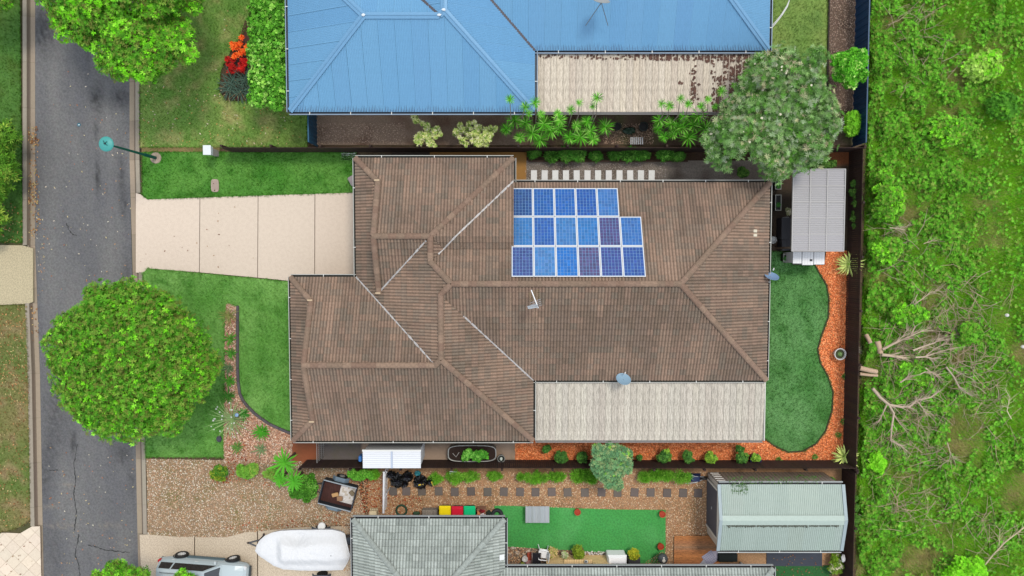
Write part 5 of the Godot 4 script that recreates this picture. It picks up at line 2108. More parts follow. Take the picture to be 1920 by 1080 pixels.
		while zz < z1 - 0.2:
			if absf(zz - g[4]) > (z1 - z0) * 0.33:
				fl.obox(Transform3D(Basis(Vector3.BACK, -0.0), Vector3(g[0] - 0.1, y0 - 0.01, zz)), Vector3(0.2, 0.03, 0.025))
			zz += 0.15
		partw(roof, "mortar", fl, "plain")
	# valleys
	for v in [[xB, zW, x3 - (hs3 - h2) - 0.08, zR2 - 0.08], [xD, zP, x3 + (hs - hs3) + 0.5 + (0.0), 0.0], [xC, zM, xr + 0.35, 0.0], [gx + 0.03, zN + 2 * hw - (gx - xB), xr - 0.2, zN + hw + 0.2]]:
		var a := Vector2(v[0], v[1])
		var b := Vector2(v[2], v[3])
		if v[3] == 0.0:
			var dx: float = v[0] - v[2]
			b = Vector2(v[2], v[1] + (-dx if v[0] == xD else dx))
		var list := []
		var wd := []
		var n := int(a.distance_to(b) / 0.11)
		for k in n + 1:
			var q := a.lerp(b, float(k) / n)
			list.append(Vector3(q.x, roof_height(blocks, q.x, q.y) + 0.074, q.y))
			wd.append(rng.randf_range(0.045, 0.1))
		var vb := MB.new()
		for k in n:
			vb.col = K(186, 182, 180, 0.95) * (1.0 + 0.25 * noise.get_noise_2d(k * 9.0, a.y)) if noise2.get_noise_2d(k * 3.0, a.x) > -2.0 else K(120, 112, 106)
			vb.ribbon([list[k], list[k + 1]], [wd[k], wd[k + 1]])
		partw(roof, "valley_flashing", vb, "satin", "pale metal valley flashing")
	# gutters
	var gl := K(188, 188, 182)
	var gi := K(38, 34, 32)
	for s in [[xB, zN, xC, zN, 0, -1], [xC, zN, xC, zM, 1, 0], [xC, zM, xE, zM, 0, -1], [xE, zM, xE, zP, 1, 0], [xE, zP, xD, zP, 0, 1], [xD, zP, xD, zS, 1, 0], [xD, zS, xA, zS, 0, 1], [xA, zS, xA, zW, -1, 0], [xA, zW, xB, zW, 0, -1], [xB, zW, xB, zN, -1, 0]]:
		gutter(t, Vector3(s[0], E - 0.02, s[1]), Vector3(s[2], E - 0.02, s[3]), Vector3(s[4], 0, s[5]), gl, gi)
	# small pale vent on the east slope
	var vt := MB.new()
	vt.col = K(222, 212, 190)
	var vp := on_plane(1416, 437, plane_of(blocks[0], "E"), 0.06)
	for s in [-1, 1]:
		vt.obox(Transform3D(Basis(Vector3.BACK, -0.42), vp + Vector3(0, 0, s * 0.1)), Vector3(0.22, 0.07, 0.15), 0.025)
	partw(roof, "roof_vent", vt, "satin")
	# patio roof of cream sheets
	var px0 := xD + 0.12
	var px1 := at(1433, 770, 2.3).x
	var pz1 := at(1220, 826, 2.25).z
	var pb := blk(px0, px1, zP + 0.1, pz1, 2.2, 0.055, "S")
	patio_roof(t, pb, "weathered cream ribbed patio roof along the rear of the brown tiles", [K(208, 200, 186), K(214, 206, 192), K(202, 193, 180)], false)
	mats["main_N"] = plane_of(blocks[0], "N")
	mats["main_S"] = plane_of(blocks[0], "S")
	# posts of the patio
	for k in 5:
		var p := MB.new()
		p.col = K(220, 215, 205)
		var x := lerpf(px0 + 0.2, px1 - 0.15, k / 4.0)
		p.box(x - 0.045, GH - 0.05, pz1 - 0.25, x + 0.045, 2.15, pz1 - 0.16)
		partw(t, "post", p, "satin")

func patio_roof(t: Node3D, b: Dictionary, label: String, cols: Array, mossy: bool) -> void:
	var faces := roof_faces([b])
	var ul := MB.new()
	ul.col = K(120, 112, 104)
	var pl := plane_of(b, "S")
	var r := rect_of(b)
	drop_on(ul, r, r, func(x: float, z: float) -> float: return pl.x * x + pl.y * z + pl.z - 0.06)
	var base := partw(t, "patio_roof", ul, "plain", label)
	var cs := []
	for c in cols:
		cs.append(c * 1.3)
	metal_roof(base, faces, 0.305, [Vector2(0, 0.0), Vector2(0.008, 0.03), Vector2(0.03, 0.034), Vector2(0.042, 0.0), Vector2(0.14, 0.0), Vector2(0.152, 0.008), Vector2(0.164, 0.0), Vector2(0.305, 0.0)], cs, "weathered")
	if mossy:   # dark leaf mould where the tree drops its leaves
		var list := Many.new()
		var mb := MB.new()
		mb.quad(Vector3(-0.5, 0, 0), Vector3(0, 0.03, 0.4), Vector3(0.5, 0, 0), Vector3(0, 0.05, -0.4))
		var w: float = b.x1 - b.x0
		for k in 5200:
			var x := rng.randf_range(b.x0, b.x1)
			var z := rng.randf_range(b.z0, b.z1)
			var f: float = (x - b.x0) / w
			var g: float = (z - b.z0) / (b.z1 - b.z0)
			var keep := smoothstep(0.7, 0.93, f + 0.3 * noise2.get_noise_2d(x * 3.5, z * 0.8)) * 0.95
			if g < 0.07 + 0.05 * f:
				keep = 0.8 * (0.25 + f)
			if rng.randf() < keep:
				list.add(Transform3D(spin(rng.randf() * TAU, 0.15, rng.randf() * 6) * rng.randf_range(0.08, 0.2), Vector3(x, pl.x * x + pl.y * z + pl.z + 0.02, z) - gp(t)), vary(K(98, 68, 56), 0.3))
		many(t, "leaf_mould", mb.mesh(mats.plain), list)
	var fr := MB.new()
	fr.col = K(172, 168, 164)
	fr.box(b.x0, b.y - 0.1, b.z1 + 0.015, b.x1, b.y + 0.02, b.z1 + 0.03)
	fr.box(b.x0, b.y - 0.1, b.z1, b.x1, b.y - 0.085, b.z1 + 0.10)
	fr.box(b.x0, b.y - 0.1, b.z1 + 0.10, b.x1, b.y + 0.01, b.z1 + 0.115)
	fr.col = K(226, 222, 214)
	fr.box(b.x1 + 0.003, b.y - 0.1, b.z0, b.x1 + 0.04, b.y + 0.05 + 0.055 * (b.z1 - b.z0) * 0.5, b.z1)
	partw(t, "patio_fascia", fr, "satin")

func build_blue_house() -> void:
	var E := 2.5
	var T := 0.4
	var x0 := at(541, 120, E).x
	var x1 := at(1003, 150, E).x
	var x2 := at(1443, 60, E).x
	var zS := at(760, 210, E).z
	var zE := at(1220, 95, E).z
	var h1 := 3.95
	var h3 := 4.15
	var h4 := 4.3
	var blocks := [
		blk(x0, x1 - h3, zS - 2 * h1, zS, E, T, "WNS"),
		blk(x1 - 2 * h3, x1, zS - 22.0, zS, E, T, "WES"),
		blk(x1 - h3, x2, zE - 2 * h4, zE, E, T, "ENS"),
	]
	var t := thing("blue_house", "house with a pale blue corrugated metal roof and cream patio cover", "house", Vector3((x0 + x2) / 2, GH, zE - 3))
	build_house_walls(t, [[x0, zS - 2 * h1, x1 - h3, zS], [x1 - 2 * h3, zS - 22, x1, zS], [x1 - h3, zE - 2 * h4, x2, zE]], E, K(200, 195, 185))
	var faces := roof_faces(blocks)
	var roof := partw(t, "roof", underlay(faces, K(60, 75, 92), 0.05), "plain")
	metal_roof(roof, faces, 0.762, corrugated(0.762, 0.0762, 0.02), [K(112, 168, 210, 1.08), K(110, 166, 209, 1.08), K(114, 170, 211, 1.08)], "sheet_metal", 0.012)
	# folded ridge and hip cappings
	var R := func(x: float, z: float) -> Vector3: return Vector3(x, roof_height(blocks, x, z), z)
	var xr3 := x1 - h3
	var segs := [
		[R.call(x0 + 0.05, zS - 0.05), R.call(x0 + h1, zS - h1)],
		[R.call(x0 + h1, zS - h1), R.call(xr3 - (h3 - h1), zS - h1)],
		[R.call(xr3 - (h3 - h1), zS - h1), R.call(xr3, zS - h3)],
		[R.call(x1 - 0.05, zS - 0.05), R.call(xr3, zS - h3)],
		[R.call(xr3, zS - h3), R.call(xr3, zS - 21.0)],
		[R.call(x0 + 0.05, zS - 2 * h1 + 0.05), R.call(x0 + h1, zS - h1)],
		[R.call(x2 - 0.05, zE - 0.05), R.call(x2 - h4, zE - h4)],
		[R.call(x2 - 0.05, zE - 2 * h4 + 0.05), R.call(x2 - h4, zE - h4)],
		[R.call(x2 - h4, zE - h4), R.call(x1 - 1.0, zE - h4)],
	]
	for s in segs:
		var a: Vector3 = s[0]
		var b: Vector3 = s[1]
		var z := (b - a).normalized()
		var x := Vector3.UP.cross(z).normalized()
		var y := z.cross(x)
		var mb := MB.new()
		mb.col = K(116, 168, 208, 1.04)
		var drop := 0.05 if absf(z.y) < 0.02 else 0.03
		var o := y * 0.055
		mb.quad(a + o, b + o, b + o + x * 0.145 - y * drop, a + o + x * 0.145 - y * drop)
		mb.quad(b + o, a + o, a + o - x * 0.145 - y * drop, b + o - x * 0.145 - y * drop)
		mb.quad(a + o + x * 0.145 - y * drop, b + o + x * 0.145 - y * drop, b + o + x * 0.15 - y * (drop + 0.03), a + o + x * 0.15 - y * (drop + 0.03))
		mb.quad(b + o - x * 0.145 - y * drop, a + o - x * 0.145 - y * drop, a + o - x * 0.15 - y * (drop + 0.03), b + o - x * 0.15 - y * (drop + 0.03))
		mb.tube([a + o, b + o], [0.022, 0.022], 8)
		partw(roof, "ridge_capping", mb, "sheet_metal")
	for p in [R.call(x0 + h1, zS - h1), R.call(xr3, zS - h3), R.call(xr3 - (h3 - h1), zS - h1)]:
		var mb := MB.new()
		mb.col = K(228, 236, 242)
		mb.blob(p + Vector3(0, 0.08, 0), Vector3(0.09, 0.03, 0.06), 6, noise2, 0.5)
		partw(roof, "sealant", mb, "plain")
	# valley gutters
	for v in [[x1, zE, x1 - h3 * 0.98, zE - h3 * 0.98], [xr3 - (h3 - h1) - 0.05, zS - h1 - 0.05, xr3 - h3 + 0.2, zS - 2 * h1 + 0.2]]:
		var list := []
		var wd := []
		for k in 40:
			var f := k / 39.0
			var x := lerpf(v[0], v[2], f)
			var z := lerpf(v[1], v[3], f)
			list.append(Vector3(x, roof_height(blocks, x, z) + 0.03, z))
			wd.append(0.12)
		var mb := MB.new()
		mb.col = K(82, 78, 84)
		mb.ribbon(list, wd)
		partw(roof, "valley_gutter", mb, "satin")
	var gm := MB.new()  # dark tapered wedges in the corrugations along the eaves
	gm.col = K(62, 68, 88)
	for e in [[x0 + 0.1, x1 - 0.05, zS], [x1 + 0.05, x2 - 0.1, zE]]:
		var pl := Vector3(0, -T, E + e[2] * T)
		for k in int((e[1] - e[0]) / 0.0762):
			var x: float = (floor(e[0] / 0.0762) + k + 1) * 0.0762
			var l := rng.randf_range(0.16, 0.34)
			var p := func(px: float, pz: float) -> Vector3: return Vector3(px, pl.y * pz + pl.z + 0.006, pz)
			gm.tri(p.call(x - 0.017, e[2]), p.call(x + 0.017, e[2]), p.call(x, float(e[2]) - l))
	partw(roof, "eave_wedges", gm, "plain").set_meta("kind", "stuff")
	var gl := K(150, 172, 196)
	var gi := K(60, 62, 74)
	for s in [[x0, zS - 2 * h1, x0, zS, -1, 0], [x0, zS, x1, zS, 0, 1], [x1, zS, x1, zE, 1, 0], [x1, zE, x2, zE, 0, 1], [x2, zE, x2, zE - 2 * h4, 1, 0]]:
		gutter(t, Vector3(s[0], E - 0.0, s[1]), Vector3(s[2], E - 0.0, s[3]), Vector3(s[4], 0, s[5]), gl, gi)
	var pz1 := at(1220, 209, 2.2).z
	patio_roof(t, blk(x1 + 0.14, at(1438, 150, 2.3).x, zE + 0.13, pz1, 2.12, 0.08, "S"), "weathered cream ribbed patio roof below the blue eave, mouldy at its right end", [K(222, 208, 188), K(216, 202, 184), K(226, 213, 194)], true)

func build_grey_house() -> void:
	var E := 2.45
	var T := 0.42
	var x0 := at(662, 1030, E).x
	var x1 := at(947, 1020, E).x
	var x2 := at(1450, 1066, E).x
	var z0 := at(800, 972, E).z
	var z1 := at(1200, 1064, E).z
	var h := (x1 - x0) / 2
	var blocks := [
		blk(x0, x1, z0, z0 + 12.0, E, T, "WEN"),
		blk(x0 + h, x2, z1, z1 + 8.4, E, T, "ENS"),
	]
	var t := thing("grey_house", "house with a grey green tiled hip roof at the lower edge", "house", Vector3((x0 + x2) / 2, GH, z1 + 2))
	var tan_ := K(222, 188, 136, 1.5)
	var wm := MB.new()
	wm.col = K(165, 120, 85, 1.2)
	wm.box(x0 + 0.6, GH - 0.1, z0 + 0.8, x1 - 0.6, E - 0.12, z0 + 11.4)
	wm.box(x1 - 0.55, GH - 0.1, z1 + 0.92, x2 - 0.6, E - 0.12, z1 + 7.8)
	partw(t, "wall", wm, "plain")
	var b0 := at(1023, 1040).x
	var b1 := at(1141, 1040).x
	var zb := at(1080, 1040.5).z
	var w0 := at(1058, 1054, 0.9).x
	var w1 := at(1110, 1054, 0.9).x
	var bw := MB.new()
	bw.col = tan_ * 0.75
	bw.box(b0, GH - 0.1, zb + 0.012, w0, E - 0.13, z1 + 1.2)
	bw.box(w1, GH - 0.1, zb + 0.012, b1, E - 0.13, z1 + 1.2)
	bw.box(w0, GH - 0.1, zb + 0.012, w1, 0.86, z1 + 1.2)
	var bay := partw(t, "bay_wall", bw, "plain", "cream brick wall under the grey eave")
	var bk := MB.new()
	for j in 27:
		for i in range(-1, int((b1 - b0) / 0.24) + 1):
			var xa := maxf(b0, b0 + (i + (0.5 if j % 2 else 0.0)) * 0.24)
			var xb := minf(b1, b0 + (i + (0.5 if j % 2 else 0.0)) * 0.24 + 0.23)
			var y := GH + j * 0.086
			if xb - xa < 0.03 or y + 0.076 > E - 0.14:
				continue
			if y + 0.076 > 0.86 and xb > w0 and xa < w1:
				continue
			bk.col = vary(tan_, 0.09)
			bk.box(xa, y, zb, xb, y + 0.076, zb + 0.02)
	partw(bay, "bricks", bk, "plain").set_meta("kind", "stuff")
	var win := MB.new()
	win.col = K(150, 150, 152)
	for x in [w0 + 0.03, (w0 + w1) / 2, w1 - 0.03]:
		win.box(x - 0.03, 0.93, zb + 0.09, x + 0.03, E - 0.14, zb + 0.14)
	win.box(w0, 0.88, zb + 0.085, w1, 0.93, zb + 0.145)
	var wn := partw(t, "window", win, "satin", "window with a brick sill under the grey eave")
	var gl2 := MB.new()
	gl2.box(w0 + 0.03, 0.93, zb + 0.11, w1 - 0.03, E - 0.15, zb + 0.12)
	partw(wn, "pane", gl2, "glass")
	var nb := int((w1 - w0) / 0.086)
	for i in nb:
		var q := MB.new()
		q.col = vary(tan_ * 1.05, 0.08)
		q.obox(Transform3D(Basis(Vector3.RIGHT, -0.25), Vector3(w0 + (w1 - w0) * (i + 0.5) / nb, 0.87, zb + 0.01)), Vector3(0.074, 0.05, 0.23))
		partw(wn, "brick", q, "plain")
	var faces := roof_faces(blocks)
	var roof := partw(t, "roof", underlay(faces, K(80, 86, 84)), "plain")
	var tones := []
	for k in 10:
		var c := K(150, 158, 152).lerp(K(186, 194, 187), k / 9.0)
		tones.append(c * 1.5)
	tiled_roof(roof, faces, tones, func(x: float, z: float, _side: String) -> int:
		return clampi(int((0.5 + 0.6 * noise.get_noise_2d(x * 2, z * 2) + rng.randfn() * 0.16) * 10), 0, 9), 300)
	var cm := [cap_mesh(K(176, 184, 178, 1.15)), cap_mesh(K(168, 176, 170, 1.15))]
	var R := func(x: float, z: float) -> Vector3: return Vector3(x, roof_height(blocks, x, z), z)
	caps(roof, R.call(x0 + 0.05, z0 + 0.05), R.call(x0 + h, z0 + h), cm)
	caps(roof, R.call(x1 - 0.05, z0 + 0.05), R.call(x0 + h, z0 + h), cm)
	caps(roof, R.call(x2 - 0.05, z1 + 0.05), R.call(x2 - 4.2, z1 + 4.2), cm)
	for s in [[x0, z0, x1, z0, 0, -1], [x1, z0, x1, z1, 1, 0], [x1, z1, x2, z1, 0, -1], [x2, z1, x2, z1 + 8.4, 1, 0], [x0, z0 + 12, x0, z0, -1, 0]]:
		gutter(t, Vector3(s[0], E - 0.02, s[1]), Vector3(s[2], E - 0.02, s[3]), Vector3(s[4], 0, s[5]), K(178, 180, 180), K(45, 45, 50))
	var sk := MB.new()
	sk.col = K(235, 238, 238)
	sk.obox(Transform3D(Basis(Vector3.BACK, -0.39), on_plane(941, 1045, plane_of(blocks[0], "E"), 0.08)), Vector3(0.26, 0.03, 0.28), 0.01)
	partw(roof, "patch", sk, "satin")
func build_sheds() -> void:
	# the green gable shed
	var E := 2.1
	var T := 0.22
	var x0 := at(1347, 970, E).x
	var x1 := at(1579, 970, E).x
	var z0 := at(1460, 908, E).z
	var z1 := at(1460, 1032, E).z
	var b := blk(x0, x1, z0, z1, E, T, "NS")
	var t := thing("garden_shed", "pale green metal garden shed with a ridged gable roof and dark roller door", "shed", Vector3((x0 + x1) / 2, GH, (z0 + z1) / 2))
	var yr := E + (z1 - z0) / 2 * T
	var zm := (z0 + z1) / 2
	# walls of ribbed sheet
	var wc := K(172, 156, 142)
	var mb := MB.new()
	mb.col = wc
	var n := int((x1 - x0 - 0.1) / 0.1)
	for k in n:
		var a := x0 + 0.05 + (x1 - x0 - 0.1) * k / n
		var c := x0 + 0.05 + (x1 - x0 - 0.1) * (k + 1) / n
		var o := 0.012 if k % 2 else -0.012
		mb.quad(Vector3(c - 0.02, GH - 0.05, z0 + 0.05 + o), Vector3(a, GH - 0.05, z0 + 0.05 + o), Vector3(a, E - 0.02, z0 + 0.05 + o), Vector3(c - 0.02, E - 0.02, z0 + 0.05 + o))
		mb.quad(Vector3(c, GH - 0.05, z0 + 0.05 - o), Vector3(c - 0.02, GH - 0.05, z0 + 0.05 + o), Vector3(c - 0.02, E - 0.02, z0 + 0.05 + o), Vector3(c, E - 0.02, z0 + 0.05 - o))
		mb.quad(Vector3(a, GH - 0.05, z1 - 0.05 - o), Vector3(c - 0.02, GH - 0.05, z1 - 0.05 - o), Vector3(c - 0.02, E - 0.02, z1 - 0.05 - o), Vector3(a, E - 0.02, z1 - 0.05 - o))
		mb.quad(Vector3(c - 0.02, GH - 0.05, z1 - 0.05 - o), Vector3(c, GH - 0.05, z1 - 0.05 + o), Vector3(c, E - 0.02, z1 - 0.05 + o), Vector3(c - 0.02, E - 0.02, z1 - 0.05 - o))
	partw(t, "wall", mb, "satin")
	for x in [x0 + 0.05, x1 - 0.05]:
		var g := MB.new()
		g.col = K(214, 200, 184)
		var s := -1.0 if x < (x0 + x1) / 2 else 1.0
		var p0 := Vector3(x, GH - 0.05, z0 + 0.06)
		var p1 := Vector3(x, GH - 0.05, z1 - 0.06)
		var p2 := Vector3(x, E, z1 - 0.06)
		var p3 := Vector3(x, yr - 0.04, zm)
		var p4 := Vector3(x, E, z0 + 0.06)
		if s < 0:
			g.quad(p0, p1, p2, p4); g.tri(p4, p2, p3)
		else:
			g.quad(p1, p0, p4, p2); g.tri(p2, p4, p3)
		partw(t, "end_wall", g, "satin")
	var dr := MB.new()
	var dz0 := z0 + 0.42
	var dz1 := z1 - 0.55
	for k in 22:
		dr.col = K(92, 92, 100) * (1.0 if k % 2 else 0.9)
		var y := GH + 0.02 + k * 0.082
		dr.box(x0 + 0.0 + (0.006 if k % 2 else 0.0), y, dz0, x0 + 0.04, y + 0.08, dz1)
	partw(t, "roller_door", dr, "satin")
	var jf := MB.new()
	jf.col = K(228, 218, 204)
	jf.box(x0 - 0.03, GH, dz0 - 0.1, x0 + 0.047, E - 0.12, dz0 - 0.003)
	jf.box(x0 - 0.03, GH, dz1 + 0.003, x0 + 0.047, E - 0.12, dz1 + 0.1)
	jf.box(x0 - 0.03, E - 0.15, dz0 - 0.1, x0 + 0.047, E - 0.03, dz1 + 0.1)
	partw(t, "door_frame", jf, "satin")
	var lk := MB.new()
	lk.col = K(190, 190, 185)
	lk.obox(Transform3D(Basis(), Vector3(x0 - 0.01, 1.0, (dz0 + dz1) / 2)), Vector3(0.03, 0.05, 0.16), 0.01)
	partw(t, "handle", lk, "metal")
	# white louvres at the near end of the north wall
	for k in 6:
		var lv := MB.new()
		lv.col = K(236, 230, 222)
		lv.obox(Transform3D(Basis(Vector3.RIGHT, -0.4), Vector3(x0 + 0.28, 0.45 + k * 0.27, z0 + 0.0)), Vector3(0.42, 0.12, 0.03))
		partw(t, "louvre", lv, "satin")
	var faces := roof_faces([b])
	var roof := partw(t, "roof", underlay(faces, K(110, 120, 116), 0.05), "plain")
	var pr := []
	for k in 8:
		pr.append_array([Vector2(k * 0.095, 0.0), Vector2(k * 0.095 + 0.03, 0.0), Vector2(k * 0.095 + 0.05, 0.026), Vector2(k * 0.095 + 0.075, 0.026)])
	pr.append(Vector2(0.76, 0.0))
	metal_roof(roof, faces, 0.76, pr, [K(176, 192, 183, 1.04), K(174, 189, 180, 1.04), K(179, 194, 185, 1.04)], "sheet_metal", 0.02)
	var rc := MB.new()
	rc.col = K(190, 207, 198, 0.92)
	for s in [-1, 1]:
		rc.quad(Vector3(x0 - 0.02, yr + 0.045, zm), Vector3(x0 - 0.02, yr + 0.045 - 0.24 * T, zm + 0.24), Vector3(x1 + 0.02, yr + 0.045 - 0.24 * T, zm + 0.24), Vector3(x1 + 0.02, yr + 0.045, zm)) if s > 0 else rc.quad(Vector3(x1 + 0.02, yr + 0.045, zm), Vector3(x1 + 0.02, yr + 0.045 - 0.24 * T, zm - 0.24), Vector3(x0 - 0.02, yr + 0.045 - 0.24 * T, zm - 0.24), Vector3(x0 - 0.02, yr + 0.045, zm))
	partw(roof, "ridge_capping", rc, "sheet_metal")
	var mo := Many.new()
	for k in 420:
		mo.add(Transform3D(spin(rng.randf() * 6) * rng.randf_range(0.03, 0.1), Vector3(rng.randf_range(x0 + 0.3, x1 - 0.3), yr - 0.30 * T + 0.045, zm + 0.27 + absf(rng.randfn()) * 0.03) - gp(roof)), vary(K(95, 100, 88), 0.25))
	many(roof, "moss", pebble_mesh(), mo)
	for x in [x0, x1]:
		for s in [-1, 1]:
			var bc := MB.new()
			bc.col = K(166, 180, 186, 1.0)
			var za := z0 if s < 0 else z1
			var mid := Vector3(x, (E + yr) / 2 + 0.02, (za + zm) / 2)
			bc.obox(Transform3D(Basis(Vector3.RIGHT, -s * -atan(T)) if false else Basis(Vector3.RIGHT, s * atan(T)), mid), Vector3(0.16, 0.06, (z1 - z0) / 2 / cos(atan(T))))
			partw(roof, "barge_capping", bc, "sheet_metal")
	for s in [[z0, -1], [z1, 1]]:
		gutter(t, Vector3(x0, E - 0.02, s[0]), Vector3(x1, E - 0.02, s[0]), Vector3(0, 0, s[1]), K(200, 205, 205), K(50, 52, 56))
	# creeper on the shed eave
	var cr := thing("creeper", "thin green creeper hanging over the north eave of the green shed", "creeper", at(1400, 905, 2.0))
	var list := Many.new()
	for k in 420:
		var u := rng.randf_range(1365, 1540)
		var near := rng.randf() < 0.35
		var p := at(rng.randf_range(1372, 1402) if near else u, rng.randf_range(905, 935) if near else rng.randf_range(893, 907), 2.2)
		list.add(Transform3D(spin(rng.randf() * TAU, rng.randf_range(0, 0.6), rng.randf() * TAU) * rng.randf_range(0.5, 1.0), p - cr.position), vary(K(80, 120, 55), 0.3))
	many(cr, "leaves", leaf_star(3, 0.06, 0.03, 0.2), list)
	# the pergola with twin-wall sheets
	var hp := 2.2
	var a0 := at(1487, 318, hp)
	var a1 := at(1581, 470, hp)
	var pg := thing("pergola", "open shelter with a milky ribbed roof in the rear corner by the fence", "pergola", Vector3((a0.x + a1.x) / 2, GH, (a0.z + a1.z) / 2))
	var fr := MB.new()
	fr.col = K(196, 186, 172)
	for x in [a0.x + 0.04, a0.x + (a1.x - a0.x) * 0.33, a0.x + (a1.x - a0.x) * 0.66, a1.x - 0.04]:
		fr.box(x - 0.025, hp - 0.14, a0.z, x + 0.025, hp - 0.04, a1.z)
	for k in 6:
		var z := lerpf(a0.z + 0.06, a1.z - 0.06, k / 5.0)
		fr.box(a0.x, hp - 0.035, z - 0.03, a1.x, hp - 0.008, z + 0.03)
	partw(pg, "frame", fr, "timber")
	for x in [a0.x + 0.1, a1.x - 0.1]:
		for z in [a0.z + 0.15, a1.z - 0.15]:
			var p := MB.new()
			p.col = K(150, 128, 105)
			p.box(x - 0.05, GH - 0.1, z - 0.05, x + 0.05, hp - 0.145, z + 0.05)
			partw(pg, "post", p, "timber")
	var wid := (a1.z - a0.z) / 5
	for i in 5:
		var s := MB.new()
		s.col = vary(K(205, 202, 204), 0.03) * 0.78
		var m := 44
		for k in m:
			var z := a0.z + i * wid + wid * k / m
			var z2 := a0.z + i * wid + wid * (k + 1) / m
			var y := hp + 0.034 * (0.5 - 0.5 * cos(TAU * k / 5.0)) + 0.004 * i
			var y2 := hp + 0.034 * (0.5 - 0.5 * cos(TAU * (k + 1) / 5.0)) + 0.004 * i
			s.quad(Vector3(a0.x, y, z), Vector3(a0.x, y2, z2), Vector3(a1.x, y2 + 0.0, z2), Vector3(a1.x, y, z))
		partw(pg, "roof_sheet", s, "milky")
	var bt := MB.new()
	bt.col = K(206, 202, 201, 0.8)
	for x in [a0.x, a0.x + (a1.x - a0.x) * 0.33, a0.x + (a1.x - a0.x) * 0.66, a1.x]:
		bt.box(x - 0.02, hp + 0.02, a0.z, x + 0.02, hp + 0.056, a1.z)
	bt.box(a0.x - 0.02, hp + 0.022, a0.z - 0.04, a1.x + 0.02, hp + 0.048, a0.z)
	bt.box(a0.x - 0.02, hp + 0.022, a1.z, a1.x + 0.02, hp + 0.048, a1.z + 0.04)
	for i in range(1, 5):
		bt.box(a0.x, hp + 0.036, a0.z + i * wid - 0.02, a1.x, hp + 0.04, a0.z + i * wid + 0.01)
	partw(pg, "battens", bt, "satin")
	# three white cabinets on its south side
	var labels := ["narrow white cabinet, leftmost of three south of the milky pergola", "middle white cabinet with a dark latch south of the milky pergola", "white cabinet with grey marks nearest the orange mulch"]
	var us := [[1487, 1503, 494], [1504.5, 1525, 497], [1526.5, 1546, 496]]
	for i in 3:
		var h := 1.35
		var c0 := at(us[i][0], 472, h)
		var c1 := at(us[i][1], us[i][2], h)
		var cb := thing("storage_cabinet", labels[i], "cabinet", Vector3((c0.x + c1.x) / 2, GH, (c0.z + c1.z) / 2), "white cabinets by the pergola")
		var m := MB.new()
		m.col = K(238, 238, 240)
		m.box(c0.x + 0.02, GH, c0.z + 0.02, c1.x - 0.02, h - 0.05, c1.z - 0.03)
		partw(cb, "body", m, "satin")
		var l := MB.new()
		l.col = K(244, 244, 246)
		l.obox(Transform3D(Basis(), Vector3((c0.x + c1.x) / 2, h - 0.02, (c0.z + c1.z) / 2)), Vector3(c1.x - c0.x, 0.055, c1.z - c0.z), 0.015)
		for q in 3:
			l.obox(Transform3D(Basis(), Vector3(lerpf(c0.x, c1.x, 0.25 + q * 0.25), h + 0.01, (c0.z + c1.z) / 2)), Vector3(0.02, 0.012, c1.z - c0.z - 0.08))
		partw(cb, "lid", l, "satin")
		if i == 1:
			var d := MB.new()
			d.col = K(45, 50, 60)
			d.obox(Transform3D(Basis(), at(1521, 488, h + 0.02)), Vector3(0.13, 0.03, 0.1), 0.01)
			partw(cb, "latch", d, "satin")
	# the white lean-to with ribbed roof by the south fence
	var wh := 2.0
	var w0 := at(680, 843, wh)
	var w1 := at(789, 878, wh)
	var lt := thing("lean_to", "white lean-to shed with two ribbed roof panels over the south fence", "shed", Vector3((w0.x + w1.x) / 2, GH, (w0.z + w1.z) / 2))
	var lb := MB.new()
	lb.col = K(228, 232, 236)
	lb.box(w0.x + 0.05, GH - 0.05, w0.z + 0.06, w1.x - 0.05, wh - 0.08, w1.z - 0.04)
	partw(lt, "wall", lb, "satin")
	for s in 2:
		var r := MB.new()
		r.col = K(240, 243, 250)
		var xm := (w0.x + w1.x) / 2
		var xa := w0.x if s == 0 else xm + 0.05
		var xb := xm - 0.05 if s == 0 else w1.x
		for k in 9:
			var za := w0.z + 0.09 + (w1.z - w0.z - 0.09) * k / 9.0
			var zb := w0.z + 0.09 + (w1.z - w0.z - 0.09) * (k + 1) / 9.0
			r.quad(Vector3(xa, wh, za), Vector3(xa, wh, zb - 0.03), Vector3(xb, wh, zb - 0.03), Vector3(xb, wh, za))
			r.quad(Vector3(xa, wh, zb - 0.03), Vector3(xa, wh + 0.025, zb - 0.015), Vector3(xb, wh + 0.025, zb - 0.015), Vector3(xb, wh, zb - 0.03))
			r.quad(Vector3(xa, wh + 0.025, zb - 0.015), Vector3(xa, wh, zb), Vector3(xb, wh, zb), Vector3(xb, wh + 0.025, zb - 0.015))
		partw(lt, "roof_panel", r, "satin")
	var tr := MB.new()
	tr.col = K(188, 200, 220)
	tr.box((w0.x + w1.x) / 2 - 0.045, wh - 0.02, w0.z + 0.09, (w0.x + w1.x) / 2 + 0.045, wh + 0.012, w1.z)
	tr.col = K(236, 236, 232)
	tr.box(w0.x - 0.02, wh - 0.06, w0.z, w1.x + 0.02, wh + 0.03, w0.z + 0.085)
	partw(lt, "trim", tr, "satin")
	var bl := MB.new()
	bl.col = K(60, 120, 190)
	bl.obox(Transform3D(Basis(), at(677, 858, 1.2)), Vector3(0.16, 0.5, 0.3), 0.04)
	solo("water_drum", bl, "satin", "blue drum end against the left side of the white lean-to", "drum", at(677, 858, 0.8))

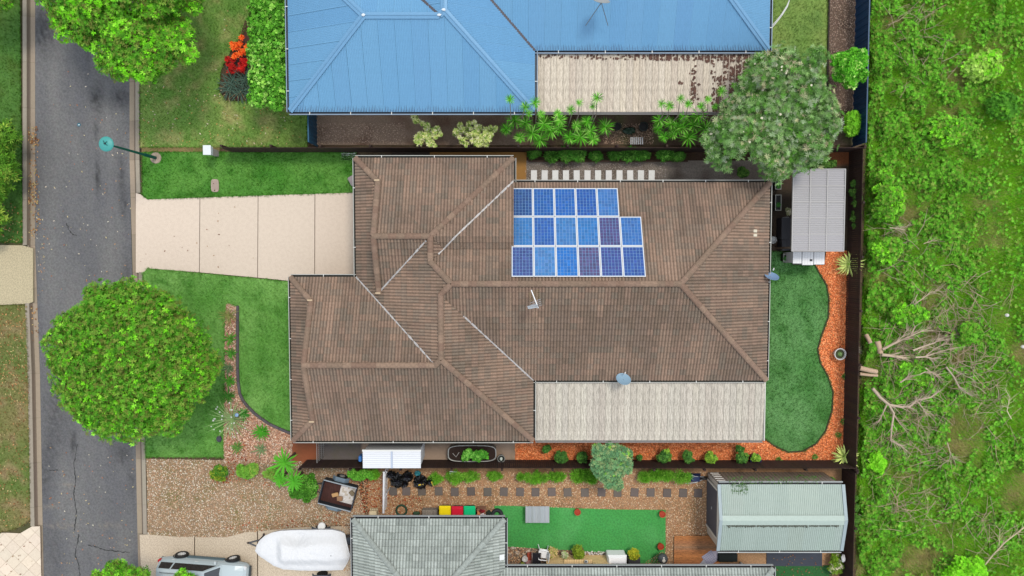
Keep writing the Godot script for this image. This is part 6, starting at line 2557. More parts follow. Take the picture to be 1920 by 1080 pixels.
func build_fences() -> void:
	var brown := K(72, 48, 40)
	var H := 1.35
	var f := func(u: float, v: float) -> Vector3:
		var p := at(u, v, GH + H)
		return Vector3(p.x, GH, p.z)
	fence_line("paling_fence", "dark brown paling fence between the tiled house and the blue roofed house", f.call(1623, 273), f.call(414, 273), H, brown)
	fence_line("paling_fence", "dark brown paling fence between the orange mulch and the stepping stones", f.call(560, 881), f.call(1608, 882), H, brown)
	fence_line("paling_fence", "dark brown rear fence between the orange mulch and the fallen branches", f.call(1609, 884), f.call(1622.5, 276), H, brown)
	fence_line("paling_fence", "dark brown fence stretch between the green shed and the scrub", f.call(1600, 1200), f.call(1608, 887), H, brown)
	metal_fence("navy blue metal fence between gravel strip and scrub", f.call(1634, -140), f.call(1624, 266), H, K(26, 70, 108))
	metal_fence("short teal blue metal fence joining the blue roof to the paling fence", f.call(580, 266), f.call(579, 208), 1.5, K(38, 95, 125))
	# thin gate beside the brown house
	var g := at(596, 846, 1.2)
	var mb := MB.new()
	mb.col = K(150, 145, 142)
	for y in [0.2, 0.6, 1.0, 1.35]:
		mb.box(g.x - 0.015, y, g.z - 0.5, g.x + 0.015, y + 0.03, g.z + 0.55)
	for k in 11:
		mb.box(g.x - 0.01, GH, g.z - 0.5 + k * 0.105, g.x + 0.01, 1.36, g.z - 0.485 + k * 0.105)
	solo("side_gate", mb, "metal", "thin grey metal side gate between the brown roof and the south fence", "gate", Vector3(g.x, GH, g.z))
	# white rail gate in the gravel yard
	var a := at(720, 884, 1.1)
	var b := at(719, 962, 1.1)
	var wg := thing("rail_gate", "white tubular gate across the gravel yard by the rubbish bags", "gate", Vector3(a.x, GH, a.z))
	var tb := MB.new()
	tb.col = K(236, 236, 238)
	tb.tube([Vector3(a.x, 1.1, a.z), Vector3(b.x, 1.1, b.z)], [0.055, 0.055], 8)
	partw(wg, "top_rail", tb, "satin")
	var lo := MB.new()
	lo.col = K(205, 200, 198)
	for y in [0.25, 0.65]:
		lo.tube([Vector3(a.x, y, a.z), Vector3(b.x, y, b.z)], [0.025, 0.025], 6)
	for k in 12:
		var p := a.lerp(b, k / 11.0)
		lo.tube([Vector3(p.x, 0.2, p.z), Vector3(p.x, 1.05, p.z)], [0.012, 0.012], 5)
	partw(wg, "bars", lo, "satin")
	var br := MB.new()
	br.col = K(222, 222, 224)
	for q in [a.lerp(b, 0.02), a.lerp(b, 0.55)]:
		br.tube([Vector3(q.x + 0.12, 1.05, q.z), Vector3(q.x, 1.1, q.z + 0.32)], [0.018, 0.018], 5)
		br.tube([Vector3(q.x + 0.12, GH, q.z), Vector3(q.x + 0.12, 1.05, q.z)], [0.03, 0.03], 6)
	partw(wg, "brace", br, "satin")

func lump(u: float, v: float, h: float, r: float) -> Vector4:
	var p := at(u, v, h)
	return Vector4(p.x, p.y, p.z, r)

func build_trees() -> void:
	var star := leaf_star(6, 0.125, 0.042, 0.3)
	var leaf_g := [K(80, 142, 34), K(66, 125, 28), K(94, 152, 42), K(56, 104, 24), K(104, 142, 50), K(112, 136, 54), K(96, 108, 46)]
	var tips := [K(112, 195, 32), K(98, 182, 26), K(132, 200, 55)]
	var G := 1.72
	var boost := func(a: Array, g: float) -> Array:
		var o := []
		for c in a:
			o.append(c * g)
		return o
	var lg: Array = boost.call(leaf_g, G)
	var tg: Array = boost.call(tips, G)
	# the round street tree
	var t := thing("street_tree", "large round leafy street tree overhanging the kerb below the driveway", "tree", at(250, 655))
	var L := []
	for k in 13:
		var a := TAU * k / 13.0
		var rr := 112.0 + rng.randf_range(-8, 9)
		L.append(lump(242 + cos(a) * rr * 1.02, 677 + sin(a) * rr * 0.95, 3.6 + rng.randf_range(-0.2, 0.3), rng.randf_range(1.05, 1.3)))
	for k in 7:
		var a := TAU * k / 7.0 + 0.3
		L.append(lump(242 + cos(a) * 60, 677 + sin(a) * 57, 4.5 + rng.randf_range(-0.15, 0.25), rng.randf_range(1.2, 1.4)))
	L.append(lump(242, 677, 4.8, 1.5))
	for k in 11:
		var a := TAU * k / 11.0 + 0.15
		L.append(lump(242 + cos(a) * 90, 677 + sin(a) * 86, 4.05 + rng.randf_range(-0.1, 0.15), 1.2))
	L.append(lump(385, 690, 3.4, 0.75))
	crown(t, L, 40000, star, 1.0, lg, tg, 12, "crown", 0.75, 0.2, 0.1)
	trunk(t, at(250, 655), [at(180, 620, 3.4), at(300, 610, 3.4), at(300, 740, 3.4), at(180, 740, 3.4), at(242, 680, 4.2)], 0.2, K(110, 95, 80))
	# the ragged one at the top
	t = thing("street_tree", "bright green ragged street tree at the top overhanging road and lawn", "tree", at(235, 30))
	L = []
	for q in [[130, -5, 60], [185, 20, 60], [150, 50, 45], [240, -10, 70], [300, -20, 60], [345, -15, 45], [225, 55, 50], [250, 95, 55], [215, 105, 36], [290, 100, 45], [335, 85, 38], [275, 135, 28], [170, 75, 28], [300, 50, 50], [230, 130, 25], [120, 35, 28], [200, -80, 110], [290, -90, 80], [110, -60, 60], [360, 5, 26], [345, 60, 26]]:
		L.append(lump(q[0], q[1], 4.0 + rng.randf_range(-0.4, 0.5), q[2] / 42.0))
	crown(t, L, 27000, star, 1.0, lg, tg, 7, "crown", 0.75, 0.5, 0.1)
	trunk(t, at(235, 30), [at(160, 20, 3.3), at(240, 90, 3.4), at(310, 60, 3.4), at(220, -60, 3.6)], 0.18, K(110, 95, 80))
	# top of the tree at the lower edge
	t = thing("street_tree", "leafy tree top reaching into the road at the lower edge", "tree", at(228, 1140))
	L = [lump(222, 1083, 3.6, 0.85), lump(200, 1090, 3.4, 0.7), lump(250, 1088, 3.5, 0.75), lump(225, 1130, 4.0, 1.3), lump(190, 1140, 3.6, 1.0), lump(265, 1140, 3.6, 1.0)]
	crown(t, L, 8400, star, 1.0, lg, tg, 6, "crown", 0.8, 0.35)
	trunk(t, at(228, 1140), [at(205, 1110, 3.2), at(250, 1110, 3.2)], 0.15, K(110, 95, 80))
	t = thing("small_tree", "slender tree whose leafy top reaches over the station wagon", "tree", at(338, 1140))
	L = [lump(343, 1080, 2.9, 0.38), lump(352, 1086, 2.8, 0.36), lump(336, 1086, 2.8, 0.3), lump(340, 1120, 2.6, 0.8)]
	crown(t, L, 1600, star, 0.9, lg, tg, 5, "crown", 0.8, 0.5)
	trunk(t, at(338, 1140), [at(345, 1095, 2.6)], 0.06, K(110, 95, 80))
	# across the street
	var star2 := leaf_star(6, 0.2, 0.06, 0.3)
	t = thing("verge_shrub", "dense dark green shrub on the verge across the street", "shrub", at(-5, 350))
	L = []
	for k in 9:
		L.append(lump(rng.randf_range(-30, 22), 255 + k * 22, 1.3, rng.randf_range(0.55, 0.8)))
	crown(t, L, 2400, star2, 1.0, boost.call([K(72, 118, 32), K(88, 135, 38), K(55, 95, 25), K(108, 140, 52)], 1.6), boost.call([K(135, 160, 60)], 1.6), 6, "crown", 0.9, 0.3)
	trunk(t, at(-5, 350), [at(-10, 310, 1.0), at(0, 400, 1.0)], 0.07, K(100, 85, 70))
	t = thing("verge_tree", "leafy crown peeking in at the top left corner", "tree", at(-5, -40))
	crown(t, [lump(0, -5, 2.6, 0.75), lump(-20, -30, 2.8, 1.0), lump(15, -40, 2.8, 0.8)], 2600, star, 1.0, lg, tg, 5, "crown", 0.9, 0.5)
	trunk(t, at(-5, -40), [at(-5, -25, 2.3)], 0.1, K(100, 85, 70))
	# hedge beside the blue house
	t = thing("hedge", "tall clipped green hedge along the left side of the blue roof", "hedge", at(505, 90))
	L = []
	for k in 15:
		L.append(lump(490, -70 + k * 18, 1.5, 0.62))
		L.append(lump(518, -66 + k * 18, 1.6, 0.6))
	var small := leaf_star(5, 0.1, 0.055, 0.35)
	crown(t, L, 9500, small, 1.1, boost.call([K(68, 130, 32), K(85, 150, 40), K(52, 102, 25), K(100, 162, 54)], 1.8), boost.call([K(135, 190, 75), K(150, 195, 95)], 1.7), 6, "foliage", 0.9, 0.4)
	trunk(t, at(505, 90), [at(500, -20, 1.2), at(505, 40, 1.3), at(505, 120, 1.3), at(505, 170, 1.2)], 0.08, K(95, 80, 62))
	# the silvery tree behind the patio
	t = thing("silver_tree", "grey green feathery tree with pale flowers over the mouldy patio roof", "tree", at(1430, 215))
	L = []
	for q in [[1468, 122, 28], [1445, 118, 20], [1530, 112, 18], [1452, 150, 30], [1500, 158, 36], [1432, 178, 30], [1475, 195, 42], [1532, 188, 30], [1400, 215, 30], [1432, 232, 40], [1490, 242, 42], [1540, 235, 28], [1352, 245, 22], [1385, 258, 30], [1440, 272, 36], [1500, 285, 34], [1532, 275, 24], [1340, 288, 16], [1356, 308, 13], [1448, 316, 20], [1470, 312, 20], [1425, 140, 18], [1558, 242, 12], [1372, 228, 18], [1550, 205, 16], [1460, 330, 10], [1402, 160, 20], [1412, 128, 16], [1388, 190, 20], [1330, 262, 15], [1362, 205, 12], [1422, 112, 12]]:
		L.append(lump(q[0], q[1], 4.0 + rng.randf_range(-0.6, 0.4), q[2] / 45.0))
	var feather := leaf_star(8, 0.17, 0.034, 0.5)
	crown(t, L, 13000, feather, 1.0, boost.call([K(88, 122, 64), K(72, 106, 50), K(104, 135, 80), K(58, 90, 38), K(116, 142, 92), K(78, 124, 46), K(124, 138, 110)], 2.35), boost.call([K(180, 180, 140), K(150, 158, 118), K(170, 162, 130)], 1.7), 10, "crown", 0.75, 0.16, 0.7)
	var fl := Many.new()
	for k in 90:
		var q: Vector4 = L[rng.randi() % L.size()]
		var d := Vector3(rng.randfn(), absf(rng.randfn()) + 0.5, rng.randfn()).normalized()
		fl.add(Transform3D(spin(rng.randf() * 6, 0.4, 1.0) * rng.randf_range(0.5, 1.2), Vector3(q.x, q.y, q.z) + d * q.w * 1.0 - t.position), vary(K(240, 236, 205), 0.08))
	many(t, "blossoms", leaf_star(6, 0.06, 0.05, 0.3), fl)
	trunk(t, at(1430, 215), [at(1380, 240, 3.4), at(1450, 160, 3.5), at(1500, 240, 3.5), at(1440, 290, 3.4), at(1540, 260, 3.3)], 0.17, K(120, 108, 96))
	# the round citrus by the blue fence
	t = thing("citrus_tree", "small round glossy green tree against the blue fence", "tree", at(1588, 140))
	L = [lump(1594, 128, 2.3, 0.5), lump(1575, 112, 1.9, 0.42), lump(1612, 110, 1.9, 0.42), lump(1576, 140, 1.9, 0.42), lump(1610, 140, 1.9, 0.36), lump(1592, 155, 1.8, 0.32), lump(1594, 105, 1.9, 0.35)]
	crown(t, L, 2600, leaf_star(6, 0.13, 0.075, 0.35), 1.0, boost.call([K(82, 158, 35), K(66, 138, 28), K(100, 172, 50), K(48, 106, 22)], 1.9), boost.call([K(170, 205, 110)], 1.7), 6, "crown", 0.9, 0.2)
	trunk(t, at(1588, 140), [at(1594, 128, 1.8)], 0.07, K(110, 95, 80))

func build_gardens() -> void:
	# dracaena clumps under the blue eave
	var greens := [K(88, 165, 44) * 1.6, K(72, 142, 34) * 1.6, K(128, 182, 78) * 1.6, K(58, 112, 28) * 1.6]
	var heads := []
	for k in 5:
		heads.append(head_mesh(26, 0.36 + 0.03 * k, 0.04, greens))
	var spots := [[956, 187, 3.2], [985, 200, 2.6], [1003, 193, 2.9], [992, 213, 2.4], [1086, 194, 2.9], [1070, 206, 2.6], [1112, 200, 2.8], [1120, 184, 3.2], [1045, 212, 2.4], [1015, 214, 2.3], [950, 242, 1.2], [975, 258, 1.3], [998, 250, 1.5], [1013, 262, 1.3], [1033, 245, 1.6], [1048, 240, 1.6], [1068, 258, 1.3], [1088, 256, 1.4], [1107, 246, 1.5], [1112, 262, 1.2], [1080, 236, 1.8], [1020, 232, 1.9], [985, 230, 1.8], [1050, 225, 2.0], [1100, 228, 1.8], [965, 225, 1.7], [1135, 238, 1.2]]
	var right := [[1240, 195, 2.8], [1255, 198, 2.6], [1275, 185, 3.1], [1290, 196, 2.8], [1327, 187, 3.0], [1352, 172, 3.2], [1388, 175, 3.2], [1315, 200, 2.7], [1232, 242, 1.3], [1245, 256, 1.2], [1262, 252, 1.3], [1280, 240, 1.5], [1300, 235, 1.6], [1258, 232, 1.6], [1290, 258, 1.2], [1322, 240, 1.6], [1340, 200, 2.6], [1280, 220, 2.0], [1310, 218, 2.0], [1237, 225, 1.8], [1268, 240, 1.5]]
	for g in [[spots, 0, 992, "spiky green dracaena at the left end of the clump below the blue eave"], [spots, 992, 1028, "spiky green dracaena where the blue roof meets the cream patio roof"], [spots, 1028, 1066, "spiky green dracaena in the middle of the left clump"], [spots, 1066, 1095, "tall spiky green dracaena second from the black pots"], [spots, 1095, 1200, "spiky green dracaena just left of the black pots"], [right, 0, 1262, "spiky green dracaena just right of the black pots"], [right, 1262, 1300, "tall spiky green dracaena in the middle of the right clump"], [right, 1300, 1500, "spiky green dracaena half under the silvery tree"]]:
		var own := []
		for s in g[0]:
			if s[0] >= g[1] and s[0] < g[2]:
				own.append(s)
		dracaena(own, heads, g[3])
	# two variegated shrubs
	for s in [[[[778, 221], [797, 235], [790, 255], [805, 258], [815, 240], [820, 250], [786, 265], [797, 248], [810, 268]], "straggly cream variegated shrub below the blue eave with one long shoot"], [[[868, 238], [885, 235], [900, 240], [915, 246], [860, 252], [880, 252], [898, 255], [912, 258], [872, 266], [890, 266], [906, 266], [923, 240]], "bushy cream variegated shrub right of the straggly one below the blue eave"]]:
		var c: Array = s[0][1]
		var t := thing("variegated_shrub", s[1], "shrub", at(c[0], c[1]), "cream variegated shrubs")
		var hv := []
		for k in 3:
			hv.append(head_mesh(20, 0.17, 0.055, [K(222, 225, 150) * 1.2, K(195, 210, 120) * 1.2, K(150, 180, 85) * 1.2, K(235, 235, 185) * 1.1]))
		var sm := MB.new()
		sm.col = K(120, 100, 80)
		for q in s[0]:
			for k in 5:
				var p := at(q[0] + rng.randf_range(-7, 7), q[1] + rng.randf_range(-7, 7), rng.randf_range(0.9, 1.3))
				put(t, "leaf_head", hv[rng.randi() % 3], Transform3D(Basis(Vector3.UP, rng.randf() * 6) * Basis(Vector3.RIGHT, rng.randf_range(-0.4, 0.4)) * rng.randf_range(0.8, 1.2), p - t.position))
			sm.tube([t.position, at(q[0], q[1], 1.0)], [0.02, 0.01], 5)
		partw(t, "stems", sm, "bark")
	# pots and grill by the gravel
	for s in [[1155, 241, 0.2, "black egg shaped pot, leftmost of the dark pots on the gravel"], [1203, 241, 0.24, "wide black pot, rightmost of the dark pots on the gravel"]]:
		var t := pot("plant_pot", s[3], at(s[0], s[1]), s[2], 0.55, K(24, 34, 28), K(30, 26, 22))
		t.set_meta("group", "dark pots on the gravel")
	var mb := MB.new()
	mb.col = K(40, 62, 48)
	mb.blob(at(1180, 245, 0.3), Vector3(0.3, 0.18, 0.17), 10, noise3, 0.6)
	solo("hose_heap", mb, "satin", "dark green crumpled hose heap between the two black pots", "hose", at(1180, 245))
	var gr := thing("grill_table", "small grey slatted grill table at the fence below the black pots", "grill", at(1193, 264))
	for k in 7:
		var q := MB.new()
		q.col = K(140, 142, 145)
		var p := at(1183 + k * 3.6, 264, 0.6)
		q.obox(Transform3D(Basis(), p), Vector3(0.05, 0.03, 0.36))
		partw(gr, "slat", q, "metal")
	var gl := MB.new()
	gl.col = K(70, 70, 74)
	for s in [[1183, 260], [1204, 260], [1183, 269], [1204, 269]]:
		var p := at(s[0], s[1], 0.58)
		gl.tube([Vector3(p.x, GH, p.z), p], [0.018, 0.018], 6)
	partw(gr, "legs", gl, "metal")
	# ferns in the bed north of the white pavers
	var fern := leaf_star(8, 0.22, 0.05, 0.35)
	var fg := [K(70, 130, 42) * 1.5, K(55, 105, 34) * 1.5, K(95, 145, 60) * 1.5]
	var k2 := 0
	for s in [[1005, 291, 0.35], [1030, 293, 0.42], [1062, 294, 0.5], [1090, 293, 0.42], [1118, 294, 0.5], [1150, 293, 0.42], [1178, 292, 0.4], [1205, 292, 0.42], [1240, 293, 0.4], [1262, 298, 0.42]]:
		shrub("fern", "low green fern %s in the bed above the white pavers" % ["at the left end", "second along", "drooping over the edging", "beside the drooping one", "in the middle", "with upright fronds, sixth along", "seventh along", "eighth along", "ninth along", "hanging lowest at the right end"][k2], at(s[0] + rng.randf_range(-5, 5), s[1] + rng.randf_range(-2, 2)), Vector3(s[2] * rng.randf_range(0.7, 1.25), rng.randf_range(0.35, 0.75), s[2] * rng.randf_range(0.5, 0.85)), 60 + rng.randi() % 130, fern, rng.randf_range(0.75, 1.15), fg, fg, "ferns above the white pavers", "fern")
		k2 += 1
	# lime shrub by the blue fence
	shrub("lime_shrub", "soft lime green shrub in the corner below the silver tree", at(1583, 238), Vector3(0.55, 1.0, 0.8), 900, leaf_star(5, 0.1, 0.05, 0.4), 1.0, [K(95, 160, 30) * 1.85, K(110, 175, 45) * 1.85, K(80, 140, 25) * 1.85], [K(130, 185, 60) * 1.85])
	# orange and red bromeliads and a grey spiky clump
	for s in [[450, 90, 22, K(235, 105, 45), K(200, 60, 25), "bright orange red bromeliad clump beside the hedge"], [432, 122, 14, K(165, 35, 32), K(120, 25, 25), "dark red bromeliad at the left below the orange clump"], [452, 122, 13, K(185, 38, 34), K(140, 28, 26), "red bromeliad right of the dark red one"]]:
		var t := thing("bromeliad", s[5], "bromeliad", at(s[0], s[1]), "bromeliads by the hedge")
		var hm := []
		for k in 3:
			hm.append(head_mesh(14, 0.2, 0.075, [s[3] * 1.85, s[4] * 1.85, s[3] * 1.5]))
		for k in int(s[2] * 0.7):
			var p := at(s[0] + rng.randf_range(-1, 1) * s[2] * 0.72, s[1] + rng.randf_range(-1, 1) * s[2] * 0.9, rng.randf_range(0.35, 0.6))
			put(t, "rosette", hm[k % 3], Transform3D(Basis(Vector3.UP, rng.randf() * 6) * rng.randf_range(0.7, 1.1), p - t.position))
	var sp := thing("spiky_clump", "dark grey green strappy clump with dry leaf tips below the red bromeliads", "strappy plant", at(447, 160))
	for q in [[440, 155], [462, 150], [452, 172], [432, 168], [468, 170]]:
		rosette(sp, 26, 0.75, 0.045, K(70, 95, 82) * 1.3, K(92, 115, 100) * 1.3, 0.05, "leaf", at(q[0], q[1]) - sp.position)
	for k in 26:
		var m := strap_mesh(0.7, 0.03, 0.6, 0.6, K(190, 170, 130), K(175, 155, 120))
		put(sp, "dry_leaf", m, Transform3D(Basis(Vector3.UP, rng.randf() * TAU), at(430 + rng.randf() * 44, 150 + rng.randf() * 26) - sp.position))
	mb = MB.new()
	mb.col = K(110, 75, 62)
	mb.prism(poly([452, 62, 460, 38, 470, 45, 470, 185, 440, 188, 440, 110]), GH - 0.02, GH + 0.012)
	struct("bark_bed", mb, "soil")
	mb = MB.new()
	mb.col = K(232, 230, 225)
	mb.blob(at(517, 190, 0.2), Vector3(0.1, 0.09, 0.1), 10, noise, 0.1)
	solo("white_stone", mb, "plain", "round white stone at the foot of the hedge", "stone", at(517, 190))
	# front bed plants
	var gz := [K(88, 135, 62) * 1.85, K(72, 115, 50) * 1.85]
	var i := 0
	for s in [[430, 592, 24, 0.5, 0.03, K(120, 125, 70), "pale tufted grass plant at the top end of the chip bed"], [432, 635, 22, 0.34, 0.05, K(78, 130, 48), "green strappy plant second down the chip bed"], [434, 662, 22, 0.34, 0.05, K(66, 122, 42), "dark green strappy plant third down the chip bed"], [429, 690, 20, 0.3, 0.05, K(88, 112, 75), "small greyish plant fourth down the chip bed"], [431, 714, 22, 0.34, 0.05, K(74, 132, 46), "green strappy plant fifth down the chip bed"], [429, 742, 24, 0.4, 0.05, K(60, 105, 40), "dark strappy plant where the chip bed widens"], [436, 785, 60, 0.95, 0.028, K(118, 142, 92), "big arching grass clump with white flower heads"], [458, 775, 20, 0.34, 0.06, K(60, 118, 45), "dark green plant beside the blue garden light"], [492, 809, 40, 0.42, 0.05, K(62, 128, 36), "round bright green tuft in the middle of the chip bed"], [446, 838, 24, 0.34, 0.045, K(80, 118, 55), "small green tuft at the lower left of the chip bed"], [490, 842, 20, 0.34, 0.04, K(98, 118, 80), "grey green tuft near the fern palm"]]:
		var t := thing("strappy_plant", s[6], "plant", at(s[0], s[1]), "strappy plants in the chip bed")
		rosette(t, s[2], s[3] * 1.3, s[4] * 1.2, s[5] * 1.8, s[5] * 2.1)
		if i == 6:
			var w := Many.new()
			for k in 26:
				var a := rng.randf() * TAU
				var r := rng.randf_range(0.2, 1.0)
				w.add(Transform3D(spin(rng.randf() * 6) * rng.randf_range(0.7, 1.3), Vector3(cos(a) * r, 0.75 - r * 0.2, sin(a) * r)), K(245, 245, 240))
			many(t, "flower_heads", leaf_star(5, 0.045, 0.04, 0.3), w)
		i += 1
	mb = MB.new()
	mb.col = K(150, 185, 225)
	mb.lathe([Vector2(0.015, 0), Vector2(0.015, 0.3), Vector2(0.09, 0.32), Vector2(0.1, 0.36), Vector2(0.04, 0.4), Vector2(0, 0.41)], 12, Transform3D(Basis(), at(449, 775)))
	solo("garden_light", mb, "satin", "small pale blue garden light standing in the chip bed", "garden light", at(449, 775))
	mb = MB.new()
	mb.col = K(75, 75, 85)
	mb.blob(at(411, 823, 0.14), Vector3(0.14, 0.1, 0.17), 8, noise, 0.2)
	solo("dark_rock", mb, "plain", "dark grey rock at the left edge of the chip bed", "rock", at(411, 823))
	# bushes below the chip bed
	var bl := leaf_star(6, 0.11, 0.05, 0.4)
	shrub("dark_bush", "dark green bush with yellow tips at the corner of the pebble verge", at(422, 880), Vector3(0.5, 0.9, 0.45), 650, bl, 1.0, [K(55, 98, 30) * 1.85, K(70, 115, 36) * 1.85], [K(150, 165, 50) * 1.3])
	shrub("low_bush", "light green straggly bush right of the dark corner bush", at(470, 878), Vector3(0.85, 0.7, 0.4), 800, bl, 1.0, [K(100, 150, 50) * 1.85, K(85, 130, 45) * 1.85], [K(150, 180, 80) * 1.3])
	shrub("low_bush", "sprawling bush with bare stems between the palms and the light green bush", at(515, 882), Vector3(0.5, 0.6, 0.35), 400, bl, 1.0, [K(95, 140, 50) * 1.85, K(110, 140, 60) * 1.85], [K(140, 120, 70) * 1.3])
	shrub("leafy_bush", "rounded leafy green bush behind the box trailer", at(578, 905), Vector3(0.95, 1.2, 0.75), 1900, leaf_star(5, 0.13, 0.07, 0.35), 1.0, [K(82, 142, 44) * 1.45, K(66, 118, 34) * 1.45, K(52, 98, 28) * 1.45], [K(112, 162, 70) * 1.5])
	shrub("leafy_bush", "low green bush between the trailer and the lean-to shed", at(680, 884), Vector3(0.9, 0.7, 0.35), 700, bl, 1.1, [K(88, 150, 45) * 1.85, K(70, 125, 40) * 1.85], [K(120, 170, 70) * 1.85])
	for s in [[553, 850, 1.5, 0.78, "fan palm partly under the brown eave at the end of the south fence"], [567, 886, 1.3, 0.6, "smaller fan palm below the south fence beside the leafy bush"], [540, 884, 1.1, 0.5, "small fan palm left of the leafy bush"]]:
		var t := thing("fan_palm", s[4], "palm", at(s[0], s[1]), "fan palms by the south fence")
		var tk := MB.new()
		tk.col = K(105, 88, 70)
		tk.tube([Vector3(0, -0.05, 0), Vector3(0, s[2], 0)], [0.07, 0.05], 8)
		part(t, "trunk", tk, "bark")
		rosette(t, 34, s[3], 0.09, K(76, 150, 40) * 1.5, K(92, 166, 54) * 1.5, s[2])
	# shrubs on the mulch strip
	var dk := [K(52, 92, 40) * 1.85, K(66, 110, 46) * 1.85, K(85, 130, 55) * 1.85]
	var lt := [K(130, 165, 55) * 1.85, K(110, 150, 48) * 1.85]
	var names := ["dark green round shrub, leftmost on the orange mulch strip", "dark green round shrub second on the mulch strip", "", "tiny dark shrub right of the big blue green bush", "dark shrub with lime right half, fourth on the mulch strip", "dark green shrub with yellow tips, left of the pale pair", "light green shrub, seventh on the mulch strip", "dark and lime shrub beside the blue pot"]
	i = 0
	for s in [[1050, 852, 0.42, dk, dk], [1089, 853, 0.36, dk, dk], [], [1195, 853, 0.16, dk, dk], [1241, 852, 0.42, dk, lt], [1285, 853, 0.38, dk, lt], [1326, 852, 0.4, lt, dk], [1384, 853, 0.4, dk, lt]]:
		if s.size():
			shrub("round_shrub", names[i], at(s[0], s[1]), Vector3(s[2], 0.7, s[2] * 1.05), int(2200 * s[2] * s[2]) + 60, leaf_star(5, 0.09, 0.05, 0.4), 1.0, s[3], s[4], "shrubs on the orange mulch strip")
		i += 1
	shrub("round_shrub", "small blurred green shrub under the patio eave at the left of the mulch strip", at(1024, 838), Vector3(0.28, 0.5, 0.25), 180, leaf_star(5, 0.09, 0.05, 0.4), 1.0, dk, dk, "shrubs on the orange mulch strip")
	shrub("round_shrub", "small green shrub under the patio eave above the blue pot", at(1383, 838), Vector3(0.26, 0.5, 0.22), 180, leaf_star(5, 0.09, 0.05, 0.4), 1.0, dk, dk, "shrubs on the orange mulch strip")
	# the big bush through the fence
	var t := thing("spreading_tree", "broad blue green small tree growing over the south fence", "tree", at(1148, 868))
	var L := []
	for q in [[1125, 850, 0.5], [1165, 852, 0.5], [1145, 845, 0.5], [1122, 872, 0.5], [1150, 875, 0.6], [1172, 872, 0.45], [1130, 890, 0.4], [1152, 898, 0.4], [1160, 912, 0.25], [1142, 908, 0.25]]:
		L.append(lump(q[0], q[1], 2.0, q[2]))
	crown(t, L, 3000, leaf_star(6, 0.12, 0.045, 0.35), 1.0, [K(88, 128, 88) * 1.85, K(70, 108, 72) * 1.85, K(105, 145, 95) * 1.85, K(125, 140, 95) * 1.85], [K(165, 165, 110) * 1.85, K(120, 170, 60) * 1.85], 5, "crown", 0.8, 0.2)
	trunk(t, at(1148, 868), [at(1130, 860, 1.7), at(1160, 880, 1.7)], 0.07, K(100, 85, 70))
	# grassy plants along the foot of the south fence
	var lush := leaf_star(9, 0.26, 0.035, 0.5)
	var gn := [K(105, 165, 45) * 1.85, K(88, 145, 40) * 1.85, K(125, 175, 65) * 1.85]
	i = 0
	for s in [[820, 893, 0.45], [855, 889, 0.6], [885, 888, 0.6], [925, 889, 0.5], [985, 890, 0.6], [1010, 891, 0.55], [1045, 889, 0.65], [1085, 890, 0.6], [1110, 892, 0.4], [1205, 889, 0.4], [1228, 889, 0.4], [1250, 890, 0.5], [1272, 889, 0.45], [705, 884, 0.4]]:
		shrub("grassy_plant", ["small grassy plant right of the rubbish bags", "lush green plant left of the white bracket", "green plant behind the white bracket", "yellow green plant right of the white bracket", "grassy plant where the turf begins, under the fence", "drooping grassy plant left of the broad tree", "bright grassy mound left of the broad tree", "grassy mound touching the broad tree's left side", "short grass under the broad tree", "short green plant just right of the broad tree", "green plant second right of the broad tree", "yellow green plant left of the bright grass mound", "bright arching grass mound near the blue barrow", "green leaves left of the white rail gate"][i], at(s[0] + rng.randf_range(-4, 4), s[1] + rng.randf_range(-1, 1.5)), Vector3(s[2] * rng.randf_range(0.7, 1.15), rng.randf_range(0.3, 0.55), rng.randf_range(0.18, 0.34)), int(rng.randf_range(90, 220) * s[2]) + 20, lush, rng.randf_range(0.7, 1.0), gn, gn, "grassy plants along the south fence", "plant")
		i += 1
	# oval raised bed and its round pot
	var ob := thing("raised_bed", "oval raised garden bed with a pale metal rim full of herbs", "raised bed", at(885, 852))
	var op := PackedVector2Array()
	var c0 := at(885, 851, 0.7)
	for k in 28:
		var a := TAU * k / 28.0
		var ex := signf(cos(a)) * pow(absf(cos(a)), 0.5)
		var ez := signf(sin(a)) * pow(absf(sin(a)), 0.5)
		op.append(Vector2(c0.x + ex * 1.24, c0.z + ez * 0.42))
	var wl := MB.new()
	wl.col = K(165, 165, 160)
	wl.prism(op, GH - 0.05, 0.6)
	partw(ob, "wall", wl, "metal")
	var sl := MB.new()
	sl.col = K(62, 48, 40)
	var inner := PackedVector2Array()
	for q in op:
		inner.append(Vector2(lerpf(q.x, c0.x, 0.03), lerpf(q.y, c0.z, 0.08)))
	sl.prism(inner, 0.55, 0.63)
	partw(ob, "soil", sl, "soil")
	var rm := MB.new()
	rm.col = K(205, 205, 200)
	for k in 28:
		var a := op[k]
		var b := op[(k + 1) % 28]
		rm.tube([Vector3(a.x, 0.66, a.y), Vector3(b.x, 0.66, b.y)], [0.022, 0.022], 6)
	partw(ob, "rim", rm, "metal")
	var cc := MB.new()
	cc.col = K(200, 195, 190)
	cc.tube([at(849, 850, 0.75), at(855, 857, 0.8), at(861, 848, 0.75)], [0.015, 0.015, 0.015], 5)
	solo("garden_stake", cc, "satin", "bent pale stake in the left half of the raised bed", "stake", at(855, 857, 0.7))
	shrub("herb_bush", "leafy green herbs filling the middle of the raised bed", at(893, 851, 0.62), Vector3(0.85, 0.35, 0.42), 700, leaf_star(5, 0.1, 0.07, 0.35), 1.0, [K(72, 140, 42) * 1.85, K(58, 115, 36) * 1.85], [K(110, 165, 70) * 1.85], "", "herbs")
	var p2 := pot("plant_pot", "round dark pot with a pale rim and white plant beside the raised bed", at(940, 856), 0.2, 0.4, K(150, 150, 146), K(40, 45, 38))
	var wp := MB.new()
	wp.col = K(225, 235, 225)
